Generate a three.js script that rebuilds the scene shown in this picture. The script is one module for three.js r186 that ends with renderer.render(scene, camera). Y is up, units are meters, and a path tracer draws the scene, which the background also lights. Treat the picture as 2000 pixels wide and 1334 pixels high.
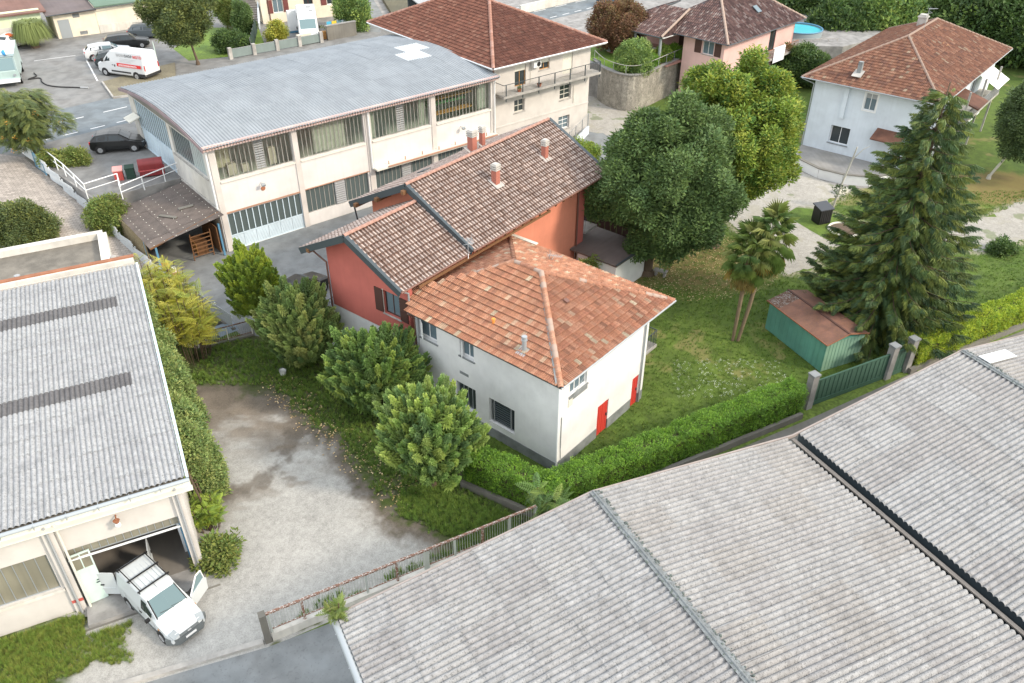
import * as THREE from 'three';
import { mergeGeometries } from 'three/addons/utils/BufferGeometryUtils.js';
import { MarchingCubes } from 'three/addons/objects/MarchingCubes.js';

// ---------- camera, sky, sun, exposure ----------
const scene = new THREE.Scene();
const camera = new THREE.PerspectiveCamera(45.0, 1.5, 0.5, 900);
camera.position.set(0, 28, 0);
camera.rotation.set(-34.66 * Math.PI / 180, 0, 0);
scene.add(camera);
const SUN = new THREE.Vector3(0.86, 0.62, 0.34).normalize();
{ // hazy late afternoon sky, computed per direction
  const W = 512, H = 256, d = new Float32Array(W * H * 4), v = new THREE.Vector3();
  for (let j = 0; j < H; j++) for (let i = 0; i < W; i++) {
    const ph = (i / W - 0.5) * 2 * Math.PI, el = (j / H - 0.5) * Math.PI;
    v.set(Math.cos(el) * Math.cos(ph), Math.sin(el), Math.cos(el) * Math.sin(ph));
    const up = Math.max(0, v.y), s = Math.max(0, v.dot(SUN)), hz = Math.pow(1 - up, 3);
    const g = 0.55 * Math.pow(s, 5) + 0.9 * Math.pow(s, 24);
    let r = 1.06 + 0.42 * hz + g, gg = 1.14 + 0.32 * hz + g * 0.86, b = 1.24 + 0.14 * hz + g * 0.66;
    if (v.y < 0) { const k = Math.max(0, 1 + v.y * 6); r = 0.30 + (r - 0.30) * k; gg = 0.30 + (gg - 0.30) * k; b = 0.28 + (b - 0.28) * k; }
    d.set([r, gg, b, 1], (j * W + i) * 4);
  }
  const t = new THREE.DataTexture(d, W, H, THREE.RGBAFormat, THREE.FloatType);
  t.mapping = THREE.EquirectangularReflectionMapping; t.magFilter = THREE.LinearFilter; t.minFilter = THREE.LinearFilter; t.needsUpdate = true;
  scene.background = t; scene.environment = t;
}
const sun = new THREE.DirectionalLight(new THREE.Color(1, 0.87, 0.70), 2.2);
sun.position.copy(SUN).multiplyScalar(150); sun.target.position.set(0, 0, -45); sun.position.add(sun.target.position);
sun.castShadow = true; sun.shadow.radius = 14; sun.shadow.mapSize.set(4096, 4096);
Object.assign(sun.shadow.camera, { left: -90, right: 90, top: 90, bottom: -90, near: 1, far: 400 });
scene.add(sun, sun.target);
const renderer = new THREE.WebGLRenderer({ antialias: true });
renderer.toneMapping = THREE.LinearToneMapping;
renderer.toneMappingExposure = 1.52;
renderer.shadowMap.enabled = true;

// ---------- numbers ----------
const PI = Math.PI, D = PI / 180, V = (x, y, z) => new THREE.Vector3(x, y, z);
function rng(seed) { let a = seed >>> 0; return () => { a = (a + 0x6D2B79F5) | 0; let t = Math.imul(a ^ (a >>> 15), 1 | a); t = (t + Math.imul(t ^ (t >>> 7), 61 | t)) ^ t; return ((t ^ (t >>> 14)) >>> 0) / 4294967296; }; }
const R = rng(7), rr = (a, b) => a + (b - a) * R();
const clamp = (x, a = 0, b = 1) => Math.min(b, Math.max(a, x)), mix = (a, b, t) => a + (b - a) * t, sstep = (a, b, x) => { x = clamp((x - a) / (b - a)); return x * x * (3 - 2 * x); };
function hash(x, y, s) { let h = Math.imul(x, 374761393) ^ Math.imul(y, 668265263) ^ Math.imul(s, 1274126177); h = Math.imul(h ^ (h >>> 13), 1274126177); return ((h ^ (h >>> 16)) >>> 0) / 4294967296; }
function vnoise(x, y, per, s) {
  const xi = Math.floor(x), yi = Math.floor(y), fx = x - xi, fy = y - yi, m = (n) => per ? ((n % per) + per) % per : n;
  const u = fx * fx * (3 - 2 * fx), v = fy * fy * (3 - 2 * fy), a = m(xi), b = m(xi + 1), c = m(yi), e = m(yi + 1);
  return mix(mix(hash(a, c, s), hash(b, c, s), u), mix(hash(a, e, s), hash(b, e, s), u), v);
}
function fbm(x, y, per, oct, s) { let v = 0, a = 0.5, n = 0; for (let o = 0; o < oct; o++) { v += a * vnoise(x, y, per, s + o * 17); n += a; x *= 2; y *= 2; per *= 2; a *= 0.55; } return v / n; }

// ---------- textures ----------
const toS = (c) => c <= 0.0031308 ? c * 12.92 * 255 : (1.055 * Math.pow(c, 1 / 2.4) - 0.055) * 255;
const LUT = new Uint8Array(4097); for (let i = 0; i <= 4096; i++) LUT[i] = Math.round(clamp(toS(i / 4096), 0, 255));
function paint(n, m, fn, srgb = true) { // fn(u,v) in 0..1 -> [r,g,b] linear
  const d = new Uint8Array(n * m * 4);
  for (let j = 0; j < m; j++) for (let i = 0; i < n; i++) {
    const c = fn((i + 0.5) / n, (j + 0.5) / m), k = (j * n + i) * 4;
    for (let q = 0; q < 3; q++) d[k + q] = srgb ? LUT[Math.round(clamp(c[q]) * 4096)] : Math.round(clamp(c[q]) * 255);
    d[k + 3] = 255;
  }
  const t = new THREE.DataTexture(d, n, m, THREE.RGBAFormat);
  t.wrapS = t.wrapT = THREE.RepeatWrapping; t.magFilter = THREE.LinearFilter; t.minFilter = THREE.LinearMipmapLinearFilter; t.generateMipmaps = true;
  if (srgb) t.colorSpace = THREE.SRGBColorSpace; t.needsUpdate = true; return t;
}
const metres = (t, m, mz = m) => { t.repeat.set(1 / m, 1 / mz); return t; };
// near-white grain maps that multiply a material's own colour
function grainTex(seed, size, m, { cells = 8, oct = 5, lo = 0.72, hi = 1.0, spots = 0, spotC = 0.5, streak = 0, tint = [1, 1, 1], tint2 = [1, 1, 1] }) {
  return metres(paint(size, size, (u, v) => {
    const n = fbm(u * cells, v * cells, cells, oct, seed), n2 = fbm(u * 4, v * 4, 4, 3, seed + 91);
    let k = mix(lo, hi, clamp((n - 0.25) * 2));
    if (streak) k *= 1 - streak * Math.pow(vnoise(u * 48, v * 3, 0, seed + 5) * 0 + vnoise((u * 48) % 48, v * 2, 48, seed + 5), 3);
    if (spots) { const s = vnoise(u * cells * 12, v * cells * 12, cells * 12, seed + 33); if (s > 1 - spots) k *= spotC; }
    return [k * mix(tint[0], tint2[0], n2), k * mix(tint[1], tint2[1], n2), k * mix(tint[2], tint2[2], n2)];
  }), m);
}
const T = {
  plaster: grainTex(3, 512, 6, { cells: 6, lo: 0.86, spots: 0.03, spotC: 0.94, streak: 0.05 }),
  rough: metres(paint(512, 512, (u, v) => { const a = fbm(u * 22, v * 18, 22, 4, 201), b = fbm(u * 10, v * 5, 10, 4, 203), c = fbm(u * 60, v * 60, 60, 2, 207), k = 0.42 + 0.5 * a * b * 2 + 0.35 * (c - 0.5); return [k, k * 0.98, k * 0.93]; }), 4),
  stain: grainTex(23, 512, 5, { cells: 5, oct: 6, lo: 0.84, spots: 0.05, spotC: 0.93, streak: 0.03 }),
  dirty: grainTex(5, 512, 7, { cells: 6, oct: 6, lo: 0.74, spots: 0.04, spotC: 0.88, streak: 0.12, tint: [1, 0.97, 0.9], tint2: [0.95, 0.97, 1] }),
  concrete: grainTex(8, 512, 4, { cells: 8, oct: 6, lo: 0.6, spots: 0.06, spotC: 0.8 }),
  asphalt: grainTex(11, 512, 6, { cells: 8, oct: 6, lo: 0.68, spots: 0.16, spotC: 0.85, tint: [1, 0.98, 0.95], tint2: [0.94, 0.98, 1] }),
  mottle: paint(512, 128, (u, v) => { // antiqued roof tile: pale engobe on the crest, brown towards the edges and the head; four tiles side by side
    const q = Math.floor(u * 4), x = u * 4 - q, n = fbm(u * 28, v * 9, 28, 3, 15), d = Math.abs(x - 0.3 - 0.05 * (hash(q, 1, 3) - 0.5)), e = sstep(0.30, 0.10, d + (n - 0.5) * 0.22) * sstep(0.82, 0.50, v + (n - 0.5) * 0.5) * (0.62 + 0.38 * hash(q, 2, 5)), f = 0.85 + 0.3 * fbm(u * 90, v * 24, 90, 2, 16);
    return [mix(0.135, 0.50, e) * f, mix(0.085, 0.42, e) * f, mix(0.066, 0.38, e) * f]; }),
  tile: metres(paint(512, 512, (u, v) => { const a = vnoise(u * 24, v * 5, 24, 13), b = fbm(u * 40, v * 40, 40, 3, 14), s = vnoise(u * 60, v * 30, 60, 17), k = 0.62 + 0.42 * a + 0.3 * (b - 0.5); const p = s > 0.86 ? 0.72 : 1; return [k * p, k * p * (0.97 + 0.06 * b), k * p * (0.94 + 0.12 * b)]; }), 1.32),
  rust: metres(paint(256, 256, (u, v) => { const n = fbm(u * 18, v * 18, 18, 4, 41), k = sstep(0.32, 0.50, n), f = 0.7 + 0.6 * fbm(u * 24, v * 24, 24, 3, 77); return [mix(0.55, 0.23, k) * f, mix(0.52, 0.115, k) * f, mix(0.48, 0.075, k) * f]; }), 0.8),
  wood: metres(paint(256, 256, (u, v) => { const n = vnoise(u * 40, v * 3, 40, 55) * 0.6 + fbm(u * 8, v * 8, 8, 4, 4) * 0.4, k = mix(0.6, 1, n); return [k, k * 0.97, k * 0.92]; }), 1.2),
  fibre: [0, 1, 2].map((i) => metres(paint(1024, 1024, (u, v) => { // weathered fibre cement, light grey with lichen specks
    const a = fbm(u * 4, v * 4, 4, 4, 101 + i), b = fbm(u * 40, v * 40, 40, 3, 131 + i), s = vnoise(u * 210, v * 210, 210, 151 + i), w = vnoise(u * 150 + 7, v * 150, 150, 171 + i);
    let k = 0.225 + 0.10 * a + 0.15 * (b - 0.5);
    if (s > 0.82 - 0.12 * a) k *= 0.6; if (w > 0.88) k *= 1.22; 
    return [k * 1.0, k * 0.99, k * (1.0 - 0.03 * a)];
  }), 5)),
  gravel: metres(paint(512, 512, (u, v) => { const b = vnoise(u * 128, v * 128, 128, 7), c = vnoise(u * 60, v * 60, 60, 9), a = fbm(u * 5, v * 5, 5, 4, 10), k = 0.62 + 0.25 * (b - 0.5) + 0.18 * (c - 0.5) + 0.3 * (a - 0.5); return [k, k * 0.985, k * 0.95]; }), 4),
};
const bumpT = metres(paint(512, 512, (u, v) => { const k = fbm(u * 24, v * 24, 24, 4, 61); return [k, k, k]; }, false), 1.5);

// ---------- materials ----------
const C = (r, g, b) => new THREE.Color().setRGB(r, g, b);
function mat(c, o = {}) {
  const { map, bump, ...rest } = o, K = o.transmission !== undefined || o.clearcoat !== undefined || o.sheen !== undefined ? THREE.MeshPhysicalMaterial : THREE.MeshStandardMaterial;
  const m = new K({ color: Array.isArray(c) ? C(...c) : new THREE.Color(c), roughness: 0.85, metalness: 0, side: THREE.DoubleSide, ...rest });
  if (map) m.map = map; if (bump) { m.bumpMap = bumpT; m.bumpScale = bump; } return m;
}
const m = {
  white: mat([0.77, 0.77, 0.765], { map: T.stain }), whiteClean: mat([0.78, 0.78, 0.78], { roughness: 0.6 }), cream: mat([0.62, 0.585, 0.55], { map: T.stain }), creamClean: mat([0.80, 0.72, 0.58], { map: T.plaster }),
  offwhite: mat([0.70, 0.68, 0.66], { map: T.plaster }), dirtyWhite: mat([0.70, 0.675, 0.63], { map: T.dirty }), plinth: mat([0.25, 0.265, 0.27], { map: T.concrete }),
  red: mat([0.52, 0.145, 0.115], { map: T.plaster }), redSunlit: mat([0.68, 0.25, 0.16], { map: T.plaster }), pink: mat([0.76, 0.50, 0.46], { map: T.plaster }), bluewhite: mat([0.66, 0.72, 0.78], { map: T.plaster }),  // the entry after red is that paint with sunlight put into its colour
  concrete: mat([0.32, 0.31, 0.30], { map: T.concrete, bump: 0.004 }), darkConcrete: mat([0.20, 0.19, 0.17], { map: T.dirty, bump: 0.004 }), paleConcrete: mat([0.46, 0.44, 0.41], { map: T.concrete }),
  asphalt: mat([0.225, 0.235, 0.24], { map: T.asphalt, bump: 0.002 }), asphaltLight: mat([0.235, 0.23, 0.225], { map: T.asphalt, bump: 0.002 }), road: mat([0.18, 0.205, 0.225], { map: T.asphalt, bump: 0.001 }), paintLine: mat([0.75, 0.75, 0.75], { map: T.plaster }),
  gravel: mat([0.72, 0.72, 0.70], { map: T.gravel, bump: 0.01 }),
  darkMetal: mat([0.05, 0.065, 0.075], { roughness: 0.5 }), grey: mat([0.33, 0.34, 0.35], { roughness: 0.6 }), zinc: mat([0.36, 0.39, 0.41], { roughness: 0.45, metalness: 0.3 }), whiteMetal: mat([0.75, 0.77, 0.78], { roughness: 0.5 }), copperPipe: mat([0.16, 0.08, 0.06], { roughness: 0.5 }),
  rust: mat([1, 1, 1], { map: T.rust }), rusty: mat([0.36, 0.15, 0.08], { map: T.concrete }), pinkFascia: mat([0.62, 0.46, 0.44], { map: T.dirty }),
  brown: mat([0.075, 0.035, 0.028], { roughness: 0.6 }), timber: mat([0.22, 0.11, 0.05], { map: T.wood }), orangeWood: mat([0.55, 0.28, 0.09], { map: T.wood }), bark: mat([0.14, 0.10, 0.07], { map: T.wood, bump: 0.02 }), paleBark: mat([0.55, 0.53, 0.48], { map: T.dirty }),
  redDoor: mat([0.55, 0.045, 0.035], { roughness: 0.5 }), glass: mat([0.035, 0.045, 0.05], { roughness: 0.08 }), glassBlue: mat([0.13, 0.18, 0.21], { roughness: 0.1 }), clearGlass: mat([0.88, 0.93, 0.92], { roughness: 0.12, transmission: 1, thickness: 0 }), frostGlass: mat([0.27, 0.255, 0.20], { roughness: 0.3, map: T.dirty }),
  interior: mat([0.30, 0.29, 0.27]), curtain: mat([0.52, 0.55, 0.50], { map: T.wood }), deck: mat([0.16, 0.07, 0.045], { map: T.concrete }), soffit: mat([0.62, 0.62, 0.60], { map: T.plaster }),
  paleBlue: mat([0.60, 0.72, 0.80], { roughness: 0.6, map: T.plaster }), teal: mat([0.13, 0.36, 0.29], { roughness: 0.6, map: T.dirty }), gateGreen: mat([0.055, 0.12, 0.085], { roughness: 0.55, map: T.plaster }), blueMetal: mat([0.10, 0.25, 0.38], { roughness: 0.5 }), mintPaint: mat([0.62, 0.76, 0.70], { roughness: 0.6, map: T.plaster }),
  black: mat([0.012, 0.012, 0.013], { roughness: 0.5 }), rubber: mat([0.025, 0.025, 0.026], { roughness: 0.85 }), alloy: mat([0.55, 0.56, 0.58], { roughness: 0.35, metalness: 0.6 }), terracotta: mat([0.48, 0.17, 0.08], { map: T.tile }), ivory: mat([0.72, 0.70, 0.62], { map: T.plaster }),
  lampRed: mat([0.45, 0.02, 0.02], { roughness: 0.25 }), lampClear: mat([0.28, 0.31, 0.33], { roughness: 0.12 }),
};

// ---------- geometry ----------
const flat = (g) => { const h = g.index ? g.toNonIndexed() : g; for (const k of Object.keys(h.attributes)) if (!['position', 'normal', 'uv'].includes(k)) h.deleteAttribute(k); if (!h.attributes.uv) h.setAttribute('uv', new THREE.BufferAttribute(new Float32Array(h.attributes.position.count * 2), 2)); if (!h.attributes.normal) h.computeVertexNormals(); return h; };
const place = (g, x = 0, y = 0, z = 0, rx = 0, ry = 0, rz = 0) => g.applyMatrix4(new THREE.Matrix4().compose(V(x, y, z), new THREE.Quaternion().setFromEuler(new THREE.Euler(rx, ry, rz)), V(1, 1, 1)));
const bx = (w, h, d, x, y, z, rx, ry, rz) => place(flat(new THREE.BoxGeometry(w, h, d)), x, y, z, rx, ry, rz);
const bb = (x0, y0, z0, x1, y1, z1) => bx(Math.abs(x1 - x0), Math.abs(y1 - y0), Math.abs(z1 - z0), (x0 + x1) / 2, (y0 + y1) / 2, (z0 + z1) / 2);
const cyl = (r0, r1, h, x, y, z, seg = 10, rx = 0, ry = 0, rz = 0) => place(flat(new THREE.CylinderGeometry(r1, r0, h, seg)), x, y, z, rx, ry, rz);
const sph = (r, x, y, z, sx = 1, sy = 1, sz = 1, a = 12, b = 8) => place(flat(new THREE.SphereGeometry(r, a, b).scale(sx, sy, sz)), x, y, z);
const bar = (a, b, r = 0.02, seg = 6) => { const d = b.clone().sub(a), g = flat(new THREE.CylinderGeometry(r, r, d.length(), seg)); return g.applyMatrix4(new THREE.Matrix4().compose(a.clone().add(b).multiplyScalar(0.5), new THREE.Quaternion().setFromUnitVectors(V(0, 1, 0), d.normalize()), V(1, 1, 1))); };
const beam = (a, b, w, h) => { const d = b.clone().sub(a), L = d.length(), g = flat(new THREE.BoxGeometry(w, h, L)); const mm = new THREE.Matrix4().lookAt(b, a, V(0, 1, 0)); mm.setPosition(a.clone().add(b).multiplyScalar(0.5)); return g.applyMatrix4(mm); };
const tube = (pts, r, seg = 24, rs = 6) => flat(new THREE.TubeGeometry(new THREE.CatmullRomCurve3(pts), seg, r, rs));
function shp(pts, holes = []) { const s = new THREE.Shape(pts.map((p) => new THREE.Vector2(p[0], p[1]))); for (const h of holes) s.holes.push(new THREE.Path(h.map((p) => new THREE.Vector2(p[0], p[1])))); return s; }
const prism = (pts, z0, z1, holes) => place(flat(new THREE.ExtrudeGeometry(shp(pts, holes), { depth: z1 - z0, bevelEnabled: false })), 0, 0, z0);
const rectH = (x0, y0, x1, y1) => [[x0, y0], [x0, y1], [x1, y1], [x1, y0]];
const sheet = (pts, y, holes = []) => { const g = flat(new THREE.ShapeGeometry(shp(pts.map((p) => [p[0], -p[1]]), holes.map((h) => h.map((p) => [p[0], -p[1]]))))); g.rotateX(-PI / 2); return place(g, 0, y, 0); };
const slab = (pts, y0, y1) => { const g = flat(new THREE.ExtrudeGeometry(shp(pts.map((p) => [p[0], -p[1]])), { depth: y1 - y0, bevelEnabled: false })); g.rotateX(-PI / 2); return place(g, 0, y0, 0); };
function tri(list) { const p = []; for (const q of list) for (let i = 1; i < q.length - 1; i++) for (const k of [0, i, i + 1]) p.push(...q[k]); const g = new THREE.BufferGeometry(); g.setAttribute('position', new THREE.Float32BufferAttribute(p, 3)); g.computeVertexNormals(); return flat(g); }
function boxUV(g) {
  const p = g.attributes.position, n = g.attributes.normal, u = g.attributes.uv;
  for (let i = 0; i < p.count; i += 3) {
    const ax = Math.abs(n.getX(i)), ay = Math.abs(n.getY(i)), az = Math.abs(n.getZ(i));
    for (let k = i; k < i + 3 && k < p.count; k++) { const x = p.getX(k), y = p.getY(k), z = p.getZ(k); if (ay >= ax && ay >= az) u.setXY(k, x, z); else if (ax >= az) u.setXY(k, z, y); else u.setXY(k, x, y); }
  }
}
const used = {};
const numbered = (n) => { const k = used[n] = (used[n] ?? -1) + 1; return k ? n + '_' + String(k).padStart(3, '0') : n; };
function M(name, geos, material, parent, o = {}) {
  const g = Array.isArray(geos) ? (geos.length > 1 ? mergeGeometries(geos) : geos[0]) : geos;
  if (!o.keepUV) boxUV(g);
  const me = new THREE.Mesh(g, material); me.castShadow = me.receiveShadow = true;
  if (parent) { me.name = name; parent.add(me); } else { me.name = numbered(name); scene.add(me); }
  if (o.pos) me.position.set(...o.pos); if (o.ry) me.rotation.y = o.ry; if (o.kind) me.userData.kind = o.kind; if (o.label) me.userData.label = o.label;
  return me;
}
const tag = (o, label, category, group) => { o.userData.label = label; o.userData.category = category; if (group) o.userData.group = group; return o; };
function thing(name, label, category, [x, y, z] = [0, 0, 0], turn = 0, group) { const o = new THREE.Group(); o.name = numbered(name); scene.add(o); o.position.set(x, y, z); o.rotation.y = turn * D; return tag(o, label, category, group); }
const struct = (name, geos, material, o = {}) => { const q = M(name, geos, material, null, o); q.userData.kind = 'structure'; return q; };
function copyOf(root, pos, turn, label, group) { const r = root.clone(); r.name = numbered(root.name.replace(/_\d{3}$/, '')); scene.add(r); r.position.set(...pos); r.rotation.y = turn * D; r.userData = { ...root.userData, label }; if (group) r.userData.group = group; return r; }
// local point of a frame (turn in degrees, origin x,z) in the world
const fr = (turn, ox, oz) => { const c = Math.cos(turn * D), s = Math.sin(turn * D); return (x, z) => [ox + x * c + z * s, oz - x * s + z * c]; };

// a wall standing in the plane of its own x and y, openings cut through, outer face towards +z
const wall = (outline, holes, thick = 0.3) => prism(outline, -thick, 0, holes.map((h) => rectH(...h)));
const toX = (g, x) => { g.rotateY(PI / 2); return place(g, x, 0, 0); }; // outer face towards +x: own x runs along -z

// pitched surfaces covered with tiles: polygon whose first edge is the eave
function frameOf(pts) {
  const P = pts.map((p) => V(...p)), e = P[1].clone().sub(P[0]), n = e.clone().cross(P[2].clone().sub(P[0])).normalize(); if (n.y < 0) n.negate();
  let t = e.clone().normalize().cross(n); if (t.y < 0) t.negate(); const s = n.clone().cross(t);
  return { P, n, t, s, o: P[0], q: P.map((p) => { const d = p.clone().sub(P[0]); return [d.dot(s), d.dot(t)]; }) };
}
const inside = (q, x, y) => { let c = false; for (let i = 0, j = q.length - 1; i < q.length; j = i++) if ((q[i][1] > y) !== (q[j][1] > y) && x < (q[j][0] - q[i][0]) * (y - q[i][1]) / (q[j][1] - q[i][1]) + q[i][0]) c = !c; return c; };
function profTile(w, l, prof, lift) { // prof: [x, h] across; z runs up the slope, the lower edge lifted over the row below
  const a = [], L = l * 1.08; const pt = (x, h, z) => [x, h + lift * (1 - z / l), z];
  for (let i = 0; i < prof.length - 1; i++) { const [x0, h0] = prof[i], [x1, h1] = prof[i + 1]; a.push([pt(x0, h0, 0), pt(x0, h0, L), pt(x1, h1, L), pt(x1, h1, 0)]); a.push([[x0, h0 + lift - 0.035, 0], pt(x0, h0, 0), pt(x1, h1, 0), [x1, h1 + lift - 0.035, 0]]); }
  return tri(a);
}
const PROF = {
  flat: (w) => [[0, 0.02], [w * 0.12, 0.066], [w * 0.26, 0.062], [w * 0.38, 0.0], [w * 0.52, 0.004], [w * 0.62, 0.05], [w * 0.76, 0.05], [w * 0.86, 0.0], [w, 0.02]],
  roll: (w) => [[0, -0.01], [w * 0.1, 0.055], [w * 0.27, 0.078], [w * 0.44, 0.055], [w * 0.54, -0.01], [w * 0.77, -0.03], [w, -0.01]],
};
const camAt = V(0, 28, 0);
function tiles(house, roofs, { w, l, prof, lift = 0.03, pal, tmap = T.tile, indiv = 0, seed = 1, name = 'roof_tile', deckMat = m.deck, edge = 0.06 }) {
  const rn = rng(seed), proto = profTile(w, l, PROF[prof](w), lift), protoUV = [0, 1, 2, 3].map((i) => { const g = proto.clone(); boxUV(g); const u = g.attributes.uv, ps = g.attributes.position; for (let k = 0; k < u.count; k++) if (tmap === T.mottle) u.setXY(k, (i + clamp(ps.getX(k) / w, 0.01, 0.99)) / 4, clamp(ps.getZ(k) / l, 0.01, 0.99)); else u.setXY(k, u.getX(k) + i * 0.33, u.getY(k) + i * 0.61); return g; });
  const mats = pal.map((p) => mat(p.c, { map: tmap, roughness: 0.9 })), tot = pal.reduce((a, p) => a + p.w, 0);
  house.updateMatrixWorld(true);
  const deck = M('roof', roofs.map((r) => { const f = frameOf(r), d = f.n.clone().multiplyScalar(-0.10), top = f.P.map((p) => p.clone().addScaledVector(f.n, -0.012).toArray()), low = f.P.map((p) => p.clone().add(d).toArray()); return tri([top, low, ...top.map((p, i) => [p, top[(i + 1) % top.length], low[(i + 1) % top.length], low[i]])]); }), deckMat, house);
  const all = [];
  for (const r of roofs) {
    const f = frameOf(r), xs = f.q.map((q) => q[0]), ys = f.q.map((q) => q[1]), x0 = Math.min(...xs), x1 = Math.max(...xs), nx = Math.max(1, Math.round((x1 - x0) / w)), kx = (x1 - x0) / nx, y1 = Math.max(...ys), ny = Math.max(1, Math.round(y1 / l)), ky = y1 / ny;
    const base = new THREE.Matrix4().makeBasis(f.s, f.n, f.t);
    for (let j = 0; j < ny; j++) for (let i = 0; i < nx; i++) {
      const a = x0 + i * kx, b = j * ky; if (!inside(f.q, a + kx / 2, b + ky * 0.5)) continue;
      let pick = rn() * tot, k = 0; while ((pick -= pal[k].w) > 0 && k < pal.length - 1) k++;
      const p = f.o.clone().addScaledVector(f.s, a + (rn() - 0.5) * 0.012).addScaledVector(f.t, b - edge + (rn() - 0.5) * 0.016).addScaledVector(f.n, (rn() - 0.3) * 0.008);
      const mx = base.clone().multiply(new THREE.Matrix4().makeRotationY((rn() - 0.5) * 0.03)).multiply(new THREE.Matrix4().makeScale(kx / w, 1, ky / l)); mx.setPosition(p);
      all.push({ mx, k, v: (rn() * 4) | 0, d: indiv ? p.clone().applyMatrix4(house.matrixWorld).distanceTo(camAt) : 0, j: 0.85 + 0.3 * rn() });
    }
  }
  if (indiv) all.sort((a, b) => a.d - b.d);
  all.slice(0, indiv).forEach((t) => { const q = new THREE.Mesh(protoUV[t.v], mats[t.k]); q.name = name; q.castShadow = q.receiveShadow = true; q.matrix.copy(t.mx); q.matrix.decompose(q.position, q.quaternion, q.scale); deck.add(q); });
  const rest = all.slice(indiv);
  if (rest.length) {
    const gs = rest.map((t) => { const g = protoUV[t.v].clone().applyMatrix4(t.mx), n = g.attributes.position.count, c = new Float32Array(n * 3), p = pal[t.k].c; for (let i = 0; i < n; i++) { c[i * 3] = p[0] * t.j; c[i * 3 + 1] = p[1] * t.j; c[i * 3 + 2] = p[2] * t.j; } g.setAttribute('color', new THREE.BufferAttribute(c, 3)); return g; });
    M('roof_tiles', gs, mat([1, 1, 1], { map: tmap, vertexColors: true, roughness: 0.9 }), deck, { keepUV: true, kind: 'stuff' });
  }
  return deck;
}
function ridgeTiles(deck, a, b, r, L, mats, seed = 3, name = 'ridge_tile') { // half round caps along a hip or ridge
  const rn = rng(seed), A = V(...a), B = V(...b), d = B.clone().sub(A), n = Math.max(1, Math.round(d.length() / L)), len = d.length() / n;
  const g = flat(new THREE.CylinderGeometry(r * 0.86, r, len * 1.1, 9, 1, true, 0, PI)); g.rotateZ(PI / 2); boxUV(g);
  const x = d.clone().normalize(), z = x.clone().cross(V(0, 1, 0)).normalize(), y = z.clone().cross(x), base = new THREE.Matrix4().makeBasis(x, y, z);
  // the half cylinder opens downwards whichever way it was cut
  const test = g.attributes.position; let my = 0; for (let i = 0; i < test.count; i++) my += test.getY(i); if (my < 0) g.rotateX(PI);
  for (let i = 0; i < n; i++) { const q = new THREE.Mesh(g, mats[(rn() * mats.length) | 0]); q.name = name; const mm = base.clone().multiply(new THREE.Matrix4().makeRotationZ(0.03)); mm.setPosition(A.clone().addScaledVector(x, (i + 0.5) * len).addScaledVector(y, 0.01 + rn() * 0.012)); mm.decompose(q.position, q.quaternion, q.scale); q.castShadow = q.receiveShadow = true; deck.add(q); }
}
// rectangles covered with corrugated sheets: p0-p1 the lower edge, p3 above p0
function sheets(parent, rect, { pitch = 0.21, waves = 6, len = 1.6, amp = 0.026, mats, seed = 1, name = 'roof_sheet', special, seg = 8, lift = 0.014 }) {
  const rn = rng(seed), f = frameOf(rect), xs = f.q.map((q) => q[0]), x0 = Math.min(...xs), Wd = Math.max(...xs) - x0, Ht = Math.max(...f.q.map((q) => q[1]));
  const nc = Math.max(1, Math.round(Wd / (pitch * waves))), nr = Math.max(1, Math.round(Ht / len)), w = Wd / nc, l = Ht / nr, N = waves * seg, protos = [];
  for (let v = 0; v < 6; v++) {
    const a = []; const h = (i) => amp * (2 * Math.pow(Math.abs(Math.cos(PI * i / seg)), 0.7) - 1);
    for (let i = 0; i < N; i++) { const xa = i * w / N, xb = (i + 1) * w / N, Z = l * 1.03; a.push([[xa, h(i) + lift, 0], [xa, h(i) - 0.0, Z], [xb, h(i + 1), Z], [xb, h(i + 1) + lift, 0]]); a.push([[xa, h(i) + lift - 0.012, 0], [xa, h(i) + lift, 0], [xb, h(i + 1) + lift, 0], [xb, h(i + 1) + lift - 0.012, 0]]); }
    const g = tri(a), nm = g.attributes.normal, ps = g.attributes.position, uv = g.attributes.uv;
    for (let i = 0; i < ps.count; i++) { const xi = ps.getX(i) / w * N; if (Math.abs(nm.getZ(i)) < 0.7) { const s = (h(Math.round(xi) - 1) - h(Math.round(xi) + 1)) / (2 * w / N), q = 1 / Math.hypot(s, 1); nm.setXYZ(i, s * q, q, 0); } uv.setXY(i, ps.getX(i) + v * 1.37, ps.getZ(i) + v * 2.71); }
    protos.push(g);
  }
  const base = new THREE.Matrix4().makeBasis(f.s, f.n, f.t);
  for (let j = 0; j < nr; j++) for (let i = 0; i < nc; i++) {
    const mt = special && special(i, j, nc, nr) || mats[(rn() * mats.length) | 0]; if (mt === 'skip') continue;
    const q = new THREE.Mesh(protos[(rn() * 6) | 0], mt); q.name = name; q.castShadow = q.receiveShadow = true;
    const mm = base.clone().multiply(new THREE.Matrix4().makeRotationX((rn() - 0.5) * 0.004)); mm.setPosition(f.o.clone().addScaledVector(f.s, x0 + i * w + (rn() - 0.5) * 0.01).addScaledVector(f.t, j * l + (rn() - 0.5) * 0.02).addScaledVector(f.n, rn() * 0.008 + (i % 2) * 0.004)); mm.decompose(q.position, q.quaternion, q.scale); parent.add(q);
  }
}
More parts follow.
